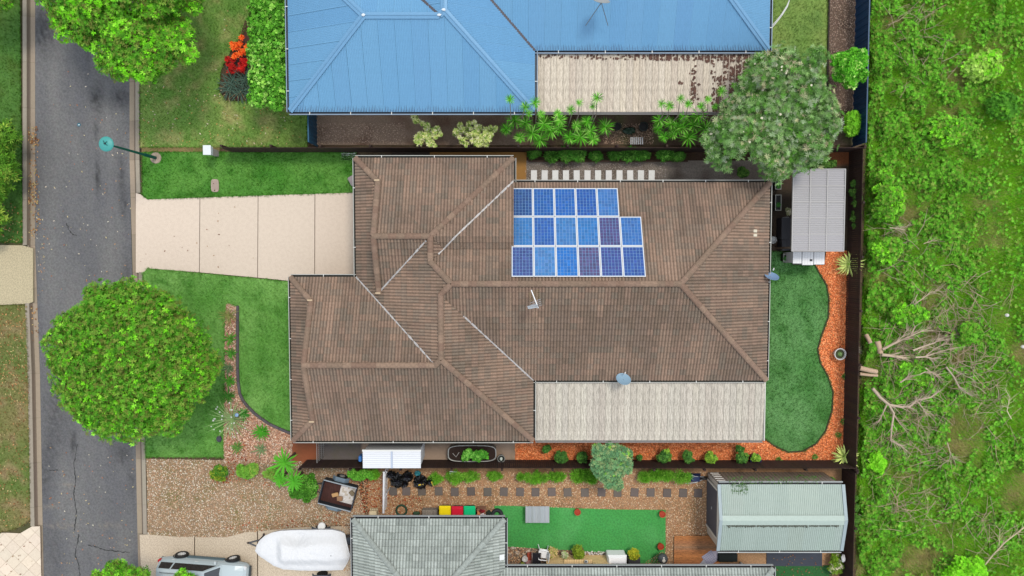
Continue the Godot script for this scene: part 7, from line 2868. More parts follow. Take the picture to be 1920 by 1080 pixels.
	wp.blob(Vector3(0, 0.42, 0), Vector3(0.07, 0.06, 0.09), 8, noise3, 0.5)
	part(p2, "plant", wp, "plain")

func dracaena(own: Array, heads: Array, label: String) -> void:
	var u := 0.0
	for s in own:
		u += s[0] / own.size()
	var root := at(u, 252)
	var t := thing("dracaena", label, "dracaena", root, "dracaenas below the eaves")
	for s in own:
		var h: float = s[2] + (0.5 if s[2] > 2.2 else 0.0)
		var p := at(s[0], s[1], h)
		var foot := Vector3(lerpf(p.x, root.x, 0.35) + rng.randf_range(-0.1, 0.1), GH, clampf(p.z, at(1000, 240).z, at(1000, 262).z))
		var knee := foot.lerp(p, 0.5) + Vector3(0.06, 0, 0.05)
		if h > 2.7:
			knee = Vector3((p.x + foot.x) / 2, 2.75, maxf(p.z, at(1000, 214, EAVE).z + 0.14))
		var mb := MB.new()
		mb.col = K(175, 165, 145)
		mb.tube([foot, knee, p], [0.03, 0.024, 0.018], 6)
		partw(t, "stem", mb, "bark")
		var k := 1.0 if h < 2.7 else 0.62
		put(t, "leaf_head", heads[rng.randi() % heads.size()], Transform3D(Basis(Vector3.UP, rng.randf() * 6) * Basis(Vector3.RIGHT, rng.randf_range(-0.3, 0.3)) * k * rng.randf_range(0.85, 1.25), p - root))
func build_bush() -> void:
	var T := 1.25
	var reg := poly([1632, -140, 2200, -140, 2200, 1260, 1606, 1260, 1609, 950, 1622, 600, 1626, 272])
	var mb := MB.new()
	var c1 := K(92, 132, 34, T)
	var c2 := K(125, 118, 72, T)
	var c3 := K(70, 105, 32, T)
	var c4 := K(150, 128, 100, T)
	var tone := func(x: float, z: float) -> Color:
		var k := blend(c3, c1, 0.5 + 1.0 * noise.get_noise_2d(x * 2.0, z * 2.0))
		k = blend(k, c2, 1.3 * (noise.get_noise_2d(x * 1.6 + 80, z * 1.6) - 0.02))
		return blend(k, c4, 1.8 * (noise2.get_noise_2d(x * 1.1 + 30, z * 1.1) - 0.3))
	var swell := func(x: float, z: float) -> float: return 0.12 * noise.get_noise_2d(x * 2, z * 2) - 0.05
	sheet(mb, reg, 0.0, 0.3, tone, swell)
	struct("scrub_ground", mb, "soil", "rough overgrown ground behind the rear fences", "scrub")
	# a field of how shrubby the scrub is: grassy to the right, leafy to the left and centre
	var shrubby := func(x: float, z: float) -> float:
		var e := at2(1790, 540)
		var s := 0.30 - (x - e.x) * 0.085 + 0.9 * noise.get_noise_2d(x * 1.7 + 20, z * 1.7)
		return clampf(s, 0, 1)
	# long grass
	var tuft := blade_tuft(7, 0.36, 0.015, 0.3)
	var gl := Many.new()
	var greens := [K(112, 176, 30) * 1.9, K(92, 166, 22) * 1.9, K(130, 188, 42) * 1.9, K(80, 146, 24) * 1.85, K(104, 146, 40) * 1.7]
	var straw := [K(165, 160, 90) * 1.6, K(180, 162, 118) * 1.6, K(150, 142, 85) * 1.6]
	var seen := poly([1600, -110, 2110, -110, 2110, 1190, 1590, 1190])
	var both := Geometry2D.intersect_polygons(reg, seen)[0]
	scatter(both, 380.0, func(q: Vector2) -> void:
		var s: float = shrubby.call(q.x, q.y)
		if rng.randf() < s * 0.6:
			return
		var dry := 0.12 + 1.2 * maxf(0.0, noise.get_noise_2d(q.x * 1.6 + 80, q.y * 1.6))
		var c := any(straw, 0.2) if rng.randf() < dry else any(greens, 0.2)
		var h := rng.randf_range(0.5, 1.15) * (1.0 + 0.5 * noise2.get_noise_2d(q.x, q.y))
		gl.add(Transform3D(Basis(Vector3.UP, rng.randf() * TAU) * Basis(Vector3.RIGHT, rng.randf_range(-0.3, 0.3)) * Basis.from_scale(Vector3(1.1, h, 1.1)), Vector3(q.x, float(swell.call(q.x, q.y)), q.y)), c))
	many(self, "long_grass", tuft, gl, "long unmown grass of the scrub behind the rear fences", "grass")
	# leafy undergrowth
	var lf := leaf_star(6, 0.085, 0.036, 0.4)
	var ug := Many.new()
	var leafs := [K(92, 158, 38) * 1.75, K(75, 138, 32) * 1.75, K(110, 175, 52) * 1.75, K(60, 112, 28) * 1.6, K(122, 148, 62) * 1.6, K(98, 128, 48) * 1.5, K(100, 166, 44) * 1.75]
	scatter(both, 540.0, func(q: Vector2) -> void:
		var s: float = shrubby.call(q.x, q.y)
		if rng.randf() > 0.04 + s * 1.05 or noise.get_noise_2d(q.x * 1.6 + 80, q.y * 1.6) > 0.27 + 0.2 * rng.randf():
			return
		var bump_ := 0.55 + 1.3 * noise2.get_noise_2d(q.x * 1.2, q.y * 1.2)
		if bump_ < 0.12:
			return
		var top := bump_ * (0.35 + 0.35 * s)
		var y := top * (1.0 - rng.randf() * rng.randf() * 0.75)
		ug.add(Transform3D(spin(rng.randf() * TAU, rng.randf_range(0, 0.7), rng.randf() * TAU) * rng.randf_range(0.7, 1.4), Vector3(q.x, 0.1 + y * 0.85, q.y)), any(leafs, 0.25)))
	many(self, "undergrowth", lf, ug, "leafy green undergrowth among the fallen branches", "undergrowth")
	# dead twigs lying about
	var tw := MB.new()
	tw.tube([Vector3(-0.5, 0, 0), Vector3(-0.1, 0.06, 0.05), Vector3(0.5, 0.02, -0.03)], [0.011, 0.009, 0.004], 4, false)
	tw.tube([Vector3(0.0, 0.05, 0.02), Vector3(0.35, 0.1, 0.22)], [0.007, 0.003], 4, false)
	var tm := tw.mesh(mats.bark)
	var tl := Many.new()
	for c in [[1780, 640, 90, 130, 330], [1700, 800, 80, 100, 230], [1690, 660, 60, 60, 90], [1720, 80, 60, 90, 50], [1670, 450, 50, 60, 50], [1850, 760, 50, 80, 60], [1700, 950, 90, 60, 90], [1850, 1000, 60, 60, 50]]:
		for k in c[4]:
			var p := at(c[0] + rng.randfn() * c[2] * 0.5, c[1] + rng.randfn() * c[3] * 0.5, rng.randf_range(0.15, 0.65))
			if p.x < at(1632, 500).x:
				continue
			tl.add(Transform3D(Basis(Vector3.UP, rng.randf() * TAU) * Basis(Vector3.RIGHT, rng.randf_range(-0.3, 0.3)) * rng.randf_range(0.6, 1.5), p), vary(K(190, 168, 142, 1.35), 0.3))
	many(self, "dead_twigs", tm, tl, "pale dead twigs strewn through the scrub", "twigs")
	# branches of felled trees
	var pale := K(205, 184, 160, 1.4)
	branch("fallen_branch", "pale forked branch rising right from the cut log by the fence", [[[1655, 655, 0.45, 1680, 642, 0.6, 1707, 630, 0.7, 1716, 612, 0.8], 0.07, 0.03], [[1707, 630, 0.7, 1726, 622, 0.75, 1745, 614, 0.7], 0.035, 0.012], [[1680, 642, 0.6, 1695, 628, 0.7, 1702, 617, 0.7], 0.025, 0.01]], pale, "pale fallen branches in the scrub")
	branch("fallen_branch", "thick pale limb lying between the cut log and a spray of twigs", [[[1653, 665, 0.4, 1672, 667, 0.42, 1694, 671, 0.4], 0.085, 0.07], [[1716, 670, 0.5, 1735, 669, 0.55, 1752, 673, 0.5], 0.05, 0.025], [[1735, 668, 0.55, 1760, 660, 0.7, 1795, 651, 0.8], 0.03, 0.015], [[1735, 668, 0.55, 1752, 654, 0.7, 1775, 643, 0.8], 0.025, 0.012]], pale, "pale fallen branches in the scrub")
	branch("fallen_branch", "pale branch with two prongs in the middle of the scrub, above the twig spray", [[[1712, 657, 0.6, 1730, 650, 0.7, 1752, 643, 0.7, 1763, 634, 0.8], 0.05, 0.03], [[1722, 662, 0.6, 1732, 650, 0.7], 0.03, 0.02]], pale, "pale fallen branches in the scrub")
	branch("fallen_branch", "big curved branch sweeping right then up in the lower scrub", [[[1636, 728, 0.5, 1650, 745, 0.6, 1667, 759, 0.65, 1690, 763, 0.7, 1706, 762, 0.7, 1720, 750, 0.8, 1745, 745, 0.8, 1762, 733, 0.8], 0.085, 0.03], [[1667, 759, 0.65, 1676, 775, 0.6, 1672, 800, 0.6, 1670, 826, 0.5, 1690, 836, 0.5, 1700, 845, 0.45], 0.06, 0.02], [[1663, 758, 0.6, 1655, 775, 0.55, 1647, 792, 0.45], 0.045, 0.02], [[1720, 752, 0.75, 1730, 765, 0.7, 1737, 778, 0.6], 0.03, 0.012], [[1676, 778, 0.6, 1688, 795, 0.55, 1698, 806, 0.5], 0.03, 0.01]], pale, "pale fallen branches in the scrub")
	branch("fallen_branch", "long thin grey branch running down right from the middle of the scrub", [[[1774, 688, 0.6, 1788, 706, 0.6, 1800, 728, 0.55, 1820, 742, 0.5], 0.045, 0.018], [[1780, 688, 0.6, 1800, 700, 0.6, 1826, 712, 0.5], 0.025, 0.01]], K(195, 176, 155, 1.5), "pale fallen branches in the scrub")
	branch("fallen_branch", "short pale forked stub beside the leafy middle of the scrub", [[[1688, 717, 0.5, 1697, 711, 0.6, 1703, 705, 0.65], 0.05, 0.035], [[1720, 704, 0.6, 1735, 697, 0.65, 1760, 702, 0.6], 0.03, 0.012], [[1735, 690, 0.65, 1748, 700, 0.6, 1757, 704, 0.55], 0.03, 0.012]], pale, "pale fallen branches in the scrub")
	branch("fallen_branch", "upright spray of grey twigs near the right edge of the scrub", [[[1896, 785, 0.5, 1888, 770, 0.7, 1893, 745, 0.8, 1885, 730, 0.8], 0.03, 0.012], [[1892, 765, 0.7, 1878, 760, 0.75], 0.02, 0.01]], K(200, 195, 155, 1.6), "pale fallen branches in the scrub")
	branch("fallen_branch", "long pale pole leaning in at the lower right corner of the scrub", [[[1838, 1070, 0.5, 1862, 1040, 0.9, 1885, 1016, 1.2, 1925, 985, 1.5], 0.035, 0.03], [[1873, 1025, 1.0, 1875, 990, 1.2], 0.02, 0.01]], K(205, 190, 155, 1.6), "pale fallen branches in the scrub")
	branch("fallen_branch", "thin forked branch below the twig spray, pointing down left", [[[1776, 830, 0.5, 1782, 850, 0.5, 1780, 862, 0.45, 1760, 875, 0.4], 0.03, 0.012], [[1781, 850, 0.5, 1792, 862, 0.45], 0.02, 0.01]], K(195, 178, 155, 1.5), "pale fallen branches in the scrub")
	branch("fallen_branch", "dead branch among the brown twigs at the top of the middle scrub", [[[1708, 575, 0.6, 1730, 560, 0.7, 1745, 548, 0.7, 1760, 545, 0.7], 0.03, 0.012], [[1720, 552, 0.7, 1710, 572, 0.6], 0.02, 0.01]], pale, "pale fallen branches in the scrub")
	branch("fallen_branch", "pale stick lying across the upper scrub", [[[1668, 427, 0.6, 1680, 428, 0.65, 1696, 431, 0.6], 0.03, 0.02], [[1732, 457, 0.6, 1745, 452, 0.6], 0.02, 0.01]], pale, "pale fallen branches in the scrub")
	log_piece("short cut log standing out of the leaves, nearest the fence", at(1624, 628, 0.35), at(1632, 643, 0.6), 0.11)
	log_piece("thick cut log where the forked branch begins", at(1645, 640, 0.5), at(1651, 662, 0.55), 0.14)
	log_piece("thick cut log poking out over the rear fence", at(1612, 690, 0.5), at(1644, 697, 0.55), 0.13)
	log_piece("thinner cut log just below the thick one at the rear fence", at(1612, 701, 0.45), at(1645, 704, 0.5), 0.08)
	# identifiable shrubs
	var bl := leaf_star(6, 0.1, 0.042, 0.4)
	var bright := [K(112, 188, 34) * 1.95, K(95, 170, 28) * 1.95, K(130, 198, 52) * 1.95]
	shrub("lime_bush", "bright lime bush at the lower right of the scrub", at(1795, 1066), Vector3(1.35, 1.04, 1.0), 3610, bl, 1.0, bright, bright)
	shrub("scrub_bush", "fresh green bush hard against the rear fence, level with the pergola", at(1650, 370), Vector3(0.9, 0.96, 1.6), 3610, bl, 1.0, leafs, bright)
	shrub("scrub_bush", "fresh green bush hard against the rear fence below the pergola", at(1652, 470), Vector3(0.9, 0.80, 1.0), 2470, bl, 1.0, leafs, bright)
	shrub("scrub_bush", "leafy green bush above the forked branch", at(1690, 590), Vector3(1.3, 0.80, 0.8), 2850, bl, 1.0, leafs, bright)
	shrub("scrub_bush", "rounded green bush right of the brown twig spray", at(1802, 620), Vector3(0.7, 0.96, 0.7), 1710, bl, 1.0, leafs, leafs)
	shrub("scrub_bush", "green bush between the thick limb and the curved branch", at(1700, 700), Vector3(1.3, 0.56, 0.7), 2280, bl, 1.0, leafs, bright)
	shrub("scrub_bush", "small lime bush at the fence corner", at(1637, 862), Vector3(0.55, 0.64, 0.6), 950, bl, 1.0, bright, bright)
	shrub("scrub_bush", "feathery pale green bush in the upper middle of the scrub", at(1830, 130), Vector3(1.2, 0.64, 1.0), 1900, bl, 1.0, [K(150, 185, 85) * 1.85, K(125, 170, 60) * 1.85], bright)
	shrub("scrub_bush", "dark green bush right of the yellowish grass in the upper scrub", at(1860, 205), Vector3(1.0, 0.80, 0.9), 1710, bl, 1.0, [K(75, 130, 38) * 1.85, K(60, 110, 32) * 1.85], leafs)
	shrub("scrub_bush", "leafy bush above the long pale pole", at(1755, 250), Vector3(1.3, 0.72, 1.1), 2470, bl, 1.0, leafs, bright)
	for s in [[1888, 591, "white stone at the right edge of the scrub"], [1918, 650, "white stone on the far right edge, lower"]]:
		var w := MB.new()
		w.col = K(225, 222, 215)
		w.blob(at(s[0], s[1], 0.5), Vector3(0.1, 0.08, 0.09), 8, noise, 0.2)
		solo("white_stone", w, "plain", s[2], "stone", at(s[0], s[1], 0.4))

func build_roof_gear() -> void:
	# solar panels on the north slope
	var pl: Vector3 = mats["main_N"]
	var t := pl.y
	var zd := Vector3(0, t, 1).normalized()
	var basis := Basis(Vector3.RIGHT, Vector3(0, 1, -t).normalized(), zd)
	var p0 := on_plane(959.0, 519.5, pl, 0.14)
	var cols := [
		[K(28, 82, 150), K(24, 98, 182), K(26, 104, 194), K(26, 92, 182), K(62, 125, 200)],
		[K(52, 128, 200), K(36, 98, 184), K(62, 132, 202), K(48, 128, 204), K(82, 80, 138), K(54, 118, 196)],
		[K(66, 88, 155), K(76, 140, 208), K(28, 122, 212), K(90, 86, 136), K(64, 84, 160), K(50, 92, 175)]]
	var looks := [
		["deep navy", "strong blue", "vivid blue", "royal blue", "pale sky blue"],
		["light blue", "deep blue", "pale blue", "clear blue", "dusky violet", "mid blue"],
		["slate blue", "soft light blue", "brilliant blue", "greyish violet", "indigo", "violet tinged blue"]]
	var rows := ["top", "middle", "bottom"]
	var nth := ["leftmost", "second from the left", "third from the left", "fourth from the left", "fifth from the left", "rightmost"]
	for r in 3:
		var n: int = cols[r].size()
		for c in n:
			var up := 2 - r
			var o := p0 + Vector3.RIGHT * (0.505 + c * 1.009) - zd * (0.765 + up * 1.52)
			solar_panel("%s solar panel, %s in the %s row" % [looks[r][c], nth[c] if c < n - 1 else "rightmost", rows[r]], Transform3D(basis, o), cols[r][c] * 0.8)
	# dishes
	var eave := at(1168, 711, 2.6)
	dish("satellite_dish", "pale blue satellite dish on the eave above the cream patio roof", at(1169, 711, 3.1), Vector3(0.12, 0.62, -0.75), 0.36, K(150, 182, 205), Vector3(eave.x, 2.5, at(1168, 706, 2.6).z))
	dish("satellite_dish", "blue grey satellite dish on the right eave above the rear lawn", at(1447, 518, 2.7), Vector3(0.1, 0.5, -0.8), 0.35, K(130, 160, 195), Vector3(at(1436, 518, 2.5).x, 2.5, at(1436, 518, 2.5).z))
	var bl := at(1126, 22, 3.6)
	dish("satellite_dish", "grey satellite dish on a tripod on the blue roof", at(1128, 2, 4.35), Vector3(0.1, 0.55, -0.8), 0.38, K(170, 174, 172), Vector3(bl.x, 3.4, bl.z), [at(1098, 48, 3.15), at(1140, 48, 3.15), Vector3(bl.x, 3.5, bl.z - 0.35)])
	# aerial
	var base := on_plane(1001, 560, mats["main_S"], 0.0)
	var an := thing("tv_aerial", "bent metal television aerial on the brown roof right of the ridge junction", "aerial", base)
	var mp := MB.new()
	mp.col = K(185, 185, 182)
	var top := Vector3(0.03, 1.0, 0.02)
	mp.tube([Vector3(0, -0.05, 0), top], [0.02, 0.018], 7)
	part(an, "mast", mp, "metal")
	var bm := MB.new()
	bm.col = K(235, 236, 238, 1.3)
	var d := (at(1012, 575, 5.2) - at(1002, 549, 5.2)).normalized()
	bm.tube([top - d * 0.5, top + d * 0.36], [0.028, 0.028], 6)
	part(an, "boom", bm, "metal")
	var el := MB.new()
	var sd := Vector3(-d.z, 0, d.x)
	for k in 9:
		var q := top + d * (-0.4 + k * 0.085)
		el.col = K(150, 140, 90) if k < 5 else K(200, 205, 210)
		el.tube([q - sd * (0.32 - k * 0.015), q + sd * (0.17 + 0.015 * k)], [0.009, 0.009], 4)
	el.col = K(205, 212, 220)
	for k in 4:
		el.tube([top + d * (0.18 + k * 0.04) - sd * 0.02 + Vector3(0, 0.05 * k, 0), top + d * (0.12 + k * 0.03) + sd * 0.42 + Vector3(0, 0.05 * k, 0)], [0.02, 0.02], 4)
	part(an, "elements", el, "metal")
	var cb := MB.new()
	cb.col = K(190, 165, 140)
	var cp := []
	for k in 7:
		cp.append(on_plane(1002 - k * 0.4, 577 + k * 13, mats["main_S"], 0.085) - base)
	cb.tube(cp, [0.011, 0.011, 0.011, 0.011, 0.011, 0.011, 0.011], 4)
	part(an, "cable", cb, "plain")

func build_street() -> void:
	street_lamp(at(292, 296), 4.1)
	# letter box
	var t := thing("letter_box", "pale letter box at the end of the paling fence by the front lawn", "letter box", at(407, 288))
	var mb := MB.new()
	mb.col = K(180, 175, 168)
	mb.obox(Transform3D(Basis(), Vector3(0, 0.4, 0)), Vector3(0.2, 0.8, 0.3), 0.01)
	part(t, "pillar", mb, "concrete")
	mb = MB.new()
	mb.col = K(222, 232, 236)
	mb.obox(Transform3D(Basis(), Vector3(0.0, 0.95, 0)), Vector3(0.34, 0.3, 0.42), 0.03)
	part(t, "box", mb, "satin")
	mb = MB.new()
	mb.col = K(235, 240, 242)
	mb.obox(Transform3D(Basis(), Vector3(0.0, 1.12, 0)), Vector3(0.4, 0.03, 0.48), 0.01)
	part(t, "lid", mb, "satin")
	# pit lid in the lawn
	t = thing("pit_lid", "pinkish concrete pit lid set in the bright front lawn", "pit lid", at(403.5, 348))
	mb = MB.new()
	var rr := PackedVector2Array()
	for k in 24:
		var a := TAU * k / 24.0
		rr.append(Vector2(signf(cos(a)) * pow(absf(cos(a)), 0.5) * 0.2, signf(sin(a)) * pow(absf(sin(a)), 0.5) * 0.33))
	mb.col = K(192, 172, 158)
	mb.prism(rr, -0.05, 0.05, 0.01)
	part(t, "frame", mb, "concrete")
	mb = MB.new()
	mb.col = K(180, 160, 148)
	mb.obox(Transform3D(Basis(), Vector3(0, 0.05, -0.02)), Vector3(0.3, 0.012, 0.46), 0.004)
	part(t, "cover", mb, "concrete")
	for s in [[-0.06, -0.1], [0.0, 0.24], [-0.02, 0.26]]:
		mb = MB.new()
		mb.col = K(95, 60, 50)
		mb.tube([Vector3(s[0], 0.05, s[1]), Vector3(s[0], 0.062, s[1])], [0.025, 0.025], 8)
		part(t, "lifting_hole", mb, "plain")
	mb = MB.new()
	mb.col = K(160, 150, 150)
	mb.obox(Transform3D(Basis(Vector3.UP, 0.5), at(664, 338, 0.25)), Vector3(0.5, 0.3, 0.5), 0.05)
	solo("grey_rock", mb, "plain", "grey rock peeking out at the left eave of the garage", "rock", at(664, 338))
	car(at(393, 1070, GH), -0.078)
	# the boat
	var op := poly([477, 1034, 480, 1024, 486, 1014, 495, 1006, 508, 1000, 525, 996.5, 548, 996, 575, 995.5, 600, 994.5, 622, 994.5, 638, 998, 646, 1002, 653, 1020, 658, 1038, 656, 1046, 650, 1058, 642, 1070, 620, 1071, 590, 1071.5, 560, 1071, 530, 1069, 512, 1062, 497, 1052, 484, 1043], 1.2)
	boat(op, at(572, 1033, 1.2))
	box_trailer()
	# hose or cable on the lawn strip
	mb = MB.new()
	mb.col = K(225, 225, 222)
	for o in [0.0, 3.0]:
		mb.tube(pts([1443 + o * 0.3, 53 + o, 1455, 40 + o, 1466, 26 + o, 1476, 10 + o, 1483, -8], 2.3), [0.022, 0.022, 0.022, 0.022, 0.022], 6)
	solo("power_cable", mb, "satin", "pale double overhead cable curving away from the right end of the blue roof", "cable", at(1462, 30, 2.2))

func build_neighbour_yard() -> void:
	# stepping stones
	var gy: Node3D = get_node("gravel_yard")
	for u in [738, 761, 792, 822, 853, 883, 914, 945, 975, 1005, 1035, 1065, 1096, 1127, 1157, 1189, 1220, 1250, 1280, 1309]:
		var mb := MB.new()
		mb.col = vary(K(118, 107, 100), 0.1)
		var c := at(u + rng.randf_range(-1, 1), 921 + (u - 738) * 0.005 + rng.randf_range(-0.6, 0.6), GH)
		mb.obox(Transform3D(Basis(Vector3.UP, rng.randf_range(-0.06, 0.06)), c + Vector3(0, 0.012, 0)), Vector3(0.42, 0.06, 0.45), 0.012)
		partw(gy, "stepping_stone", mb, "concrete")
	# bins
	var bp := [[834.5, 960, "bright yellow", K(250, 222, 0), K(45, 60, 50), "leftmost of the three"], [857.5, 961, "crimson red", K(212, 20, 52), K(60, 20, 25), "between the yellow and the green one"], [880.5, 960.5, "emerald green", K(10, 196, 126), K(20, 60, 45), "rightmost of the three"]]
	for b in bp:
		var p := at(b[0], b[1], 1.05)
		wheelie_bin("wheelie bin with a %s lid, %s" % [b[2], b[5]], Vector3(p.x, GH, p.z), b[3] * 1.15, b[4], 0.0)
	# bags
	bag("large black rubbish bag nearest the white rail gate", at(748, 898), Vector3(0.34, 0.27, 0.36))
	bag("wrinkled black rubbish bag second from the gate", at(766, 891), Vector3(0.26, 0.24, 0.26))
	bag("small black rubbish bag in front of the wrinkled one", at(759, 905), Vector3(0.2, 0.17, 0.16))
	bag("pointed black rubbish bag with a yellow tie", at(790, 900), Vector3(0.32, 0.28, 0.36), K(235, 200, 60))
	bag("black rubbish bag with yellow strip at its foot, farthest from the gate", at(811, 899), Vector3(0.2, 0.25, 0.26), K(225, 190, 70))
	bag("low black rubbish bag against the fence behind the others", at(735, 888), Vector3(0.24, 0.18, 0.18))
	var mb := MB.new()
	mb.col = K(50, 130, 140)
	mb.blob(at(783, 887, 0.45), Vector3(0.16, 0.12, 0.12), 10, noise3, 0.6)
	solo("teal_bag", mb, "bag", "small teal plastic bag on top of the black rubbish bags", "bag", at(783, 887, 0.3))
	# hoops, hoses and odds against the grey house
	tyre("hose_ring", "dark green coiled hose ring on the gravel left of the bins", "hose", at(753, 956), 0.27, 0.055, K(42, 75, 52))
	mb = MB.new()
	mb.col = K(50, 80, 52)
	mb.obox(Transform3D(Basis(), at(781, 962, 0.2)), Vector3(0.36, 0.2, 0.16), 0.05)
	solo("green_box", mb, "satin", "small dark green box between hose ring and concrete slab", "box", at(781, 962))
	var cs := thing("concrete_slab", "stained concrete slab lying left of the yellow lidded bin", "slab", at(808, 960))
	mb = MB.new()
	mb.col = K(175, 162, 150)
	mb.obox(Transform3D(Basis(), Vector3(0, 0.2, 0)), Vector3(0.82, 0.4, 0.5), 0.02)
	part(cs, "slab", mb, "weathered")
	mb = MB.new()
	mb.col = K(225, 230, 230)
	for x in [-0.26, 0.02, 0.25]:
		mb.blob(Vector3(x, 0.42, 0.2), Vector3(0.1, 0.05, 0.06), 7, noise2, 0.4)
	part(cs, "splashes", mb, "plain")
	var lb := thing("litter_box", "open cardboard box of red and white packaging right of the green bin", "box", at(903, 955.5))
	mb = MB.new()
	mb.col = K(165, 120, 95)
	mb.obox(Transform3D(Basis(), Vector3(0, 0.25, 0)), Vector3(0.46, 0.5, 0.42), 0.01)
	part(lb, "carton", mb, "cloth")
	var lt := [[-0.14, -0.04, K(225, 140, 90)], [0.06, 0.06, K(240, 235, 235)], [0.1, -0.12, K(150, 35, 45)], [-0.06, 0.13, K(215, 110, 80)], [0.16, 0.12, K(200, 195, 205)], [-0.17, 0.12, K(205, 150, 110)], [-0.02, -0.15, K(120, 30, 40)]]
	for q in lt:
		mb = MB.new()
		mb.col = q[2]
		mb.obox(Transform3D(Basis(Vector3.UP, rng.randf() * 3) * Basis(Vector3.RIGHT, 0.3), Vector3(q[0], 0.54, q[1])), Vector3(0.2, 0.07, 0.14), 0.02)
		part(lb, "packet", mb, "satin")
	tyre("car_tyre", "black car tyre leaning by the corner of the grey roof", "tyre", at(932, 965), 0.24, 0.1, K(42, 42, 44), -0.25)
	var p := pot("plant_pot", "small dark green pot between litter box and tyre", at(917, 959), 0.13, 0.25, K(45, 78, 62), K(35, 45, 38))
	mb = MB.new()
	mb.col = K(232, 212, 172)
	mb.obox(Transform3D(Basis(), at(701, 961, 0.35)), Vector3(0.38, 0.5, 0.34), 0.02)
	for k in 4:
		mb.obox(Transform3D(Basis(), at(695.5 + k * 3.8, 955, 0.62)), Vector3(0.05, 0.08, 0.08))
	solo("cream_block", mb, "cloth", "cream notched block left of the white rail gate", "block", at(701, 961))
	mb = MB.new()
	mb.col = K(215, 222, 225)
	for o in [0.0, 4.0]:
		mb.tube(pts([843, 884 + o, 856, 885 + o], 0.5), [0.025, 0.025], 6)
	mb.tube(pts([856, 884, 856, 890], 0.5), [0.022, 0.022], 6)
	for u in [845, 855]:
		var q := at(u, 888, 0.5)
		mb.tube([Vector3(q.x, GH, q.z), q], [0.018, 0.018], 5)
	solo("white_bracket", mb, "satin", "small white bracket in the fence planting right of the rubbish bags", "bracket", at(850, 887))
	# ribbed cover on the turf
	var rc := thing("ribbed_cover", "small grey ribbed roof sheet on a low frame on the green turf", "cover", at(1007, 966))
	var c0 := at(985, 949, 0.55)
	var c1 := at(1030, 980, 0.55)
	mb = MB.new()
	for k in 17:
		mb.col = vary(K(205, 212, 216), 0.08)
		var x := lerpf(c0.x, c1.x, k / 17.0)
		var x2 := lerpf(c0.x, c1.x, (k + 1) / 17.0)
		var m := (x + x2) / 2
		mb.quad(Vector3(x, 0.55, c0.z), Vector3(x, 0.55, c1.z), Vector3(m, 0.60, c1.z), Vector3(m, 0.60, c0.z))
		mb.quad(Vector3(m, 0.60, c0.z), Vector3(m, 0.60, c1.z), Vector3(x2, 0.55, c1.z), Vector3(x2, 0.55, c0.z))
	partw(rc, "sheet", mb, "satin")
	mb = MB.new()
	mb.col = K(120, 122, 120)
	mb.box(c0.x + 0.06, GH, c0.z + 0.25, c1.x - 0.06, 0.54, c1.z - 0.06)
	partw(rc, "hutch", mb, "timber")
	# terracotta pots
	for s in [[1082, 957, "terracotta pot on the top edge of the green turf, left of the corner pot"], [1240, 961, "terracotta pot at the upper right corner of the green turf"], [1237, 1021, "terracotta pot on the right edge of the green turf, nearest the dark kettle"]]:
		pot("terracotta_pot", s[2], at(s[0], s[1]), 0.17, 0.28, K(196, 72, 36), K(178, 66, 36)).set_meta("group", "terracotta pots on the turf")
	mb = MB.new()
	mb.col = K(240, 242, 242)
	mb.blob(at(1099, 1053, 1.0), Vector3(0.1, 0.09, 0.08), 8, noise3, 0.3)
	mb.col = K(35, 35, 38)
	mb.blob(at(1099, 1053, 1.1), Vector3(0.04, 0.03, 0.05), 6, noise3, 0.2)
	solo("white_jug", mb, "satin", "small white jug with dark top on the brick window sill under the grey eave", "jug", at(1099, 1053, 0.9))
	# garden strip with edging rocks
	mb = MB.new()
	sheet(mb, poly([950, 1024, 1030, 1024, 1090, 1030, 1180, 1035, 1184, 1060, 1262, 1060, 1345, 1056, 1345, 1064, 1022, 1064, 1022, 1075, 950, 1075]), GH + 0.002, 0.15, patchy(K(160, 140, 120), K(135, 112, 95), K(190, 175, 160), 2, 2))
	struct("rockery", mb, "soil", "stony garden strip between turf and brick wall", "garden bed")
	var rk := Many.new()
	scatter(poly([1096, 1033, 1136, 1034, 1136, 1041, 1096, 1040]), 150.0, func(q: Vector2) -> void:
		rk.add(Transform3D(spin(rng.randf() * 6) * rng.randf_range(0.06, 0.14), Vector3(q.x, GH + 0.01, q.y)), vary(K(235, 228, 222), 0.1)))
	scatter(poly([952, 1027, 1000, 1027, 1018, 1040, 952, 1042]), 18.0, func(q: Vector2) -> void:
		rk.add(Transform3D(spin(rng.randf() * 6) * rng.randf_range(0.15, 0.3), Vector3(q.x, GH, q.y)), vary(K(200, 182, 165), 0.15)))
	many(self, "white_stones", pebble_mesh(), rk, "loose white stones of the rockery strip", "stones")
	plastic_chair(at(1017, 1031), 1.42)
	# planting in the strip
	var lf := leaf_star(5, 0.09, 0.04, 0.4)
	for s in [[1037, 1029, K(205, 180, 125), K(130, 140, 60), 0.3, "dry cream and green succulent right of the white chair"], [1083, 1030, K(128, 150, 45), K(95, 118, 38), 0.4, "olive green bush in a basket pot on the turf edge"], [1185, 1034, K(165, 165, 45), K(120, 140, 40), 0.34, "yellow green bush in the charcoal planter"], [1058, 1036, K(140, 165, 100), K(190, 190, 160), 0.16, "tiny pale plant between the succulent and the olive bush"]]:
		shrub("yard_plant", s[5], at(s[0], s[1], GH + 0.25), Vector3(s[4], 0.45, s[4] * 1.05), int(2600 * s[4] * s[4]) + 60, lf, 1.0, [s[2] * 1.85, s[3] * 1.85], [s[2] * 1.6], "", "plant")
	var bk := MB.new()
	bk.col = K(160, 125, 85)
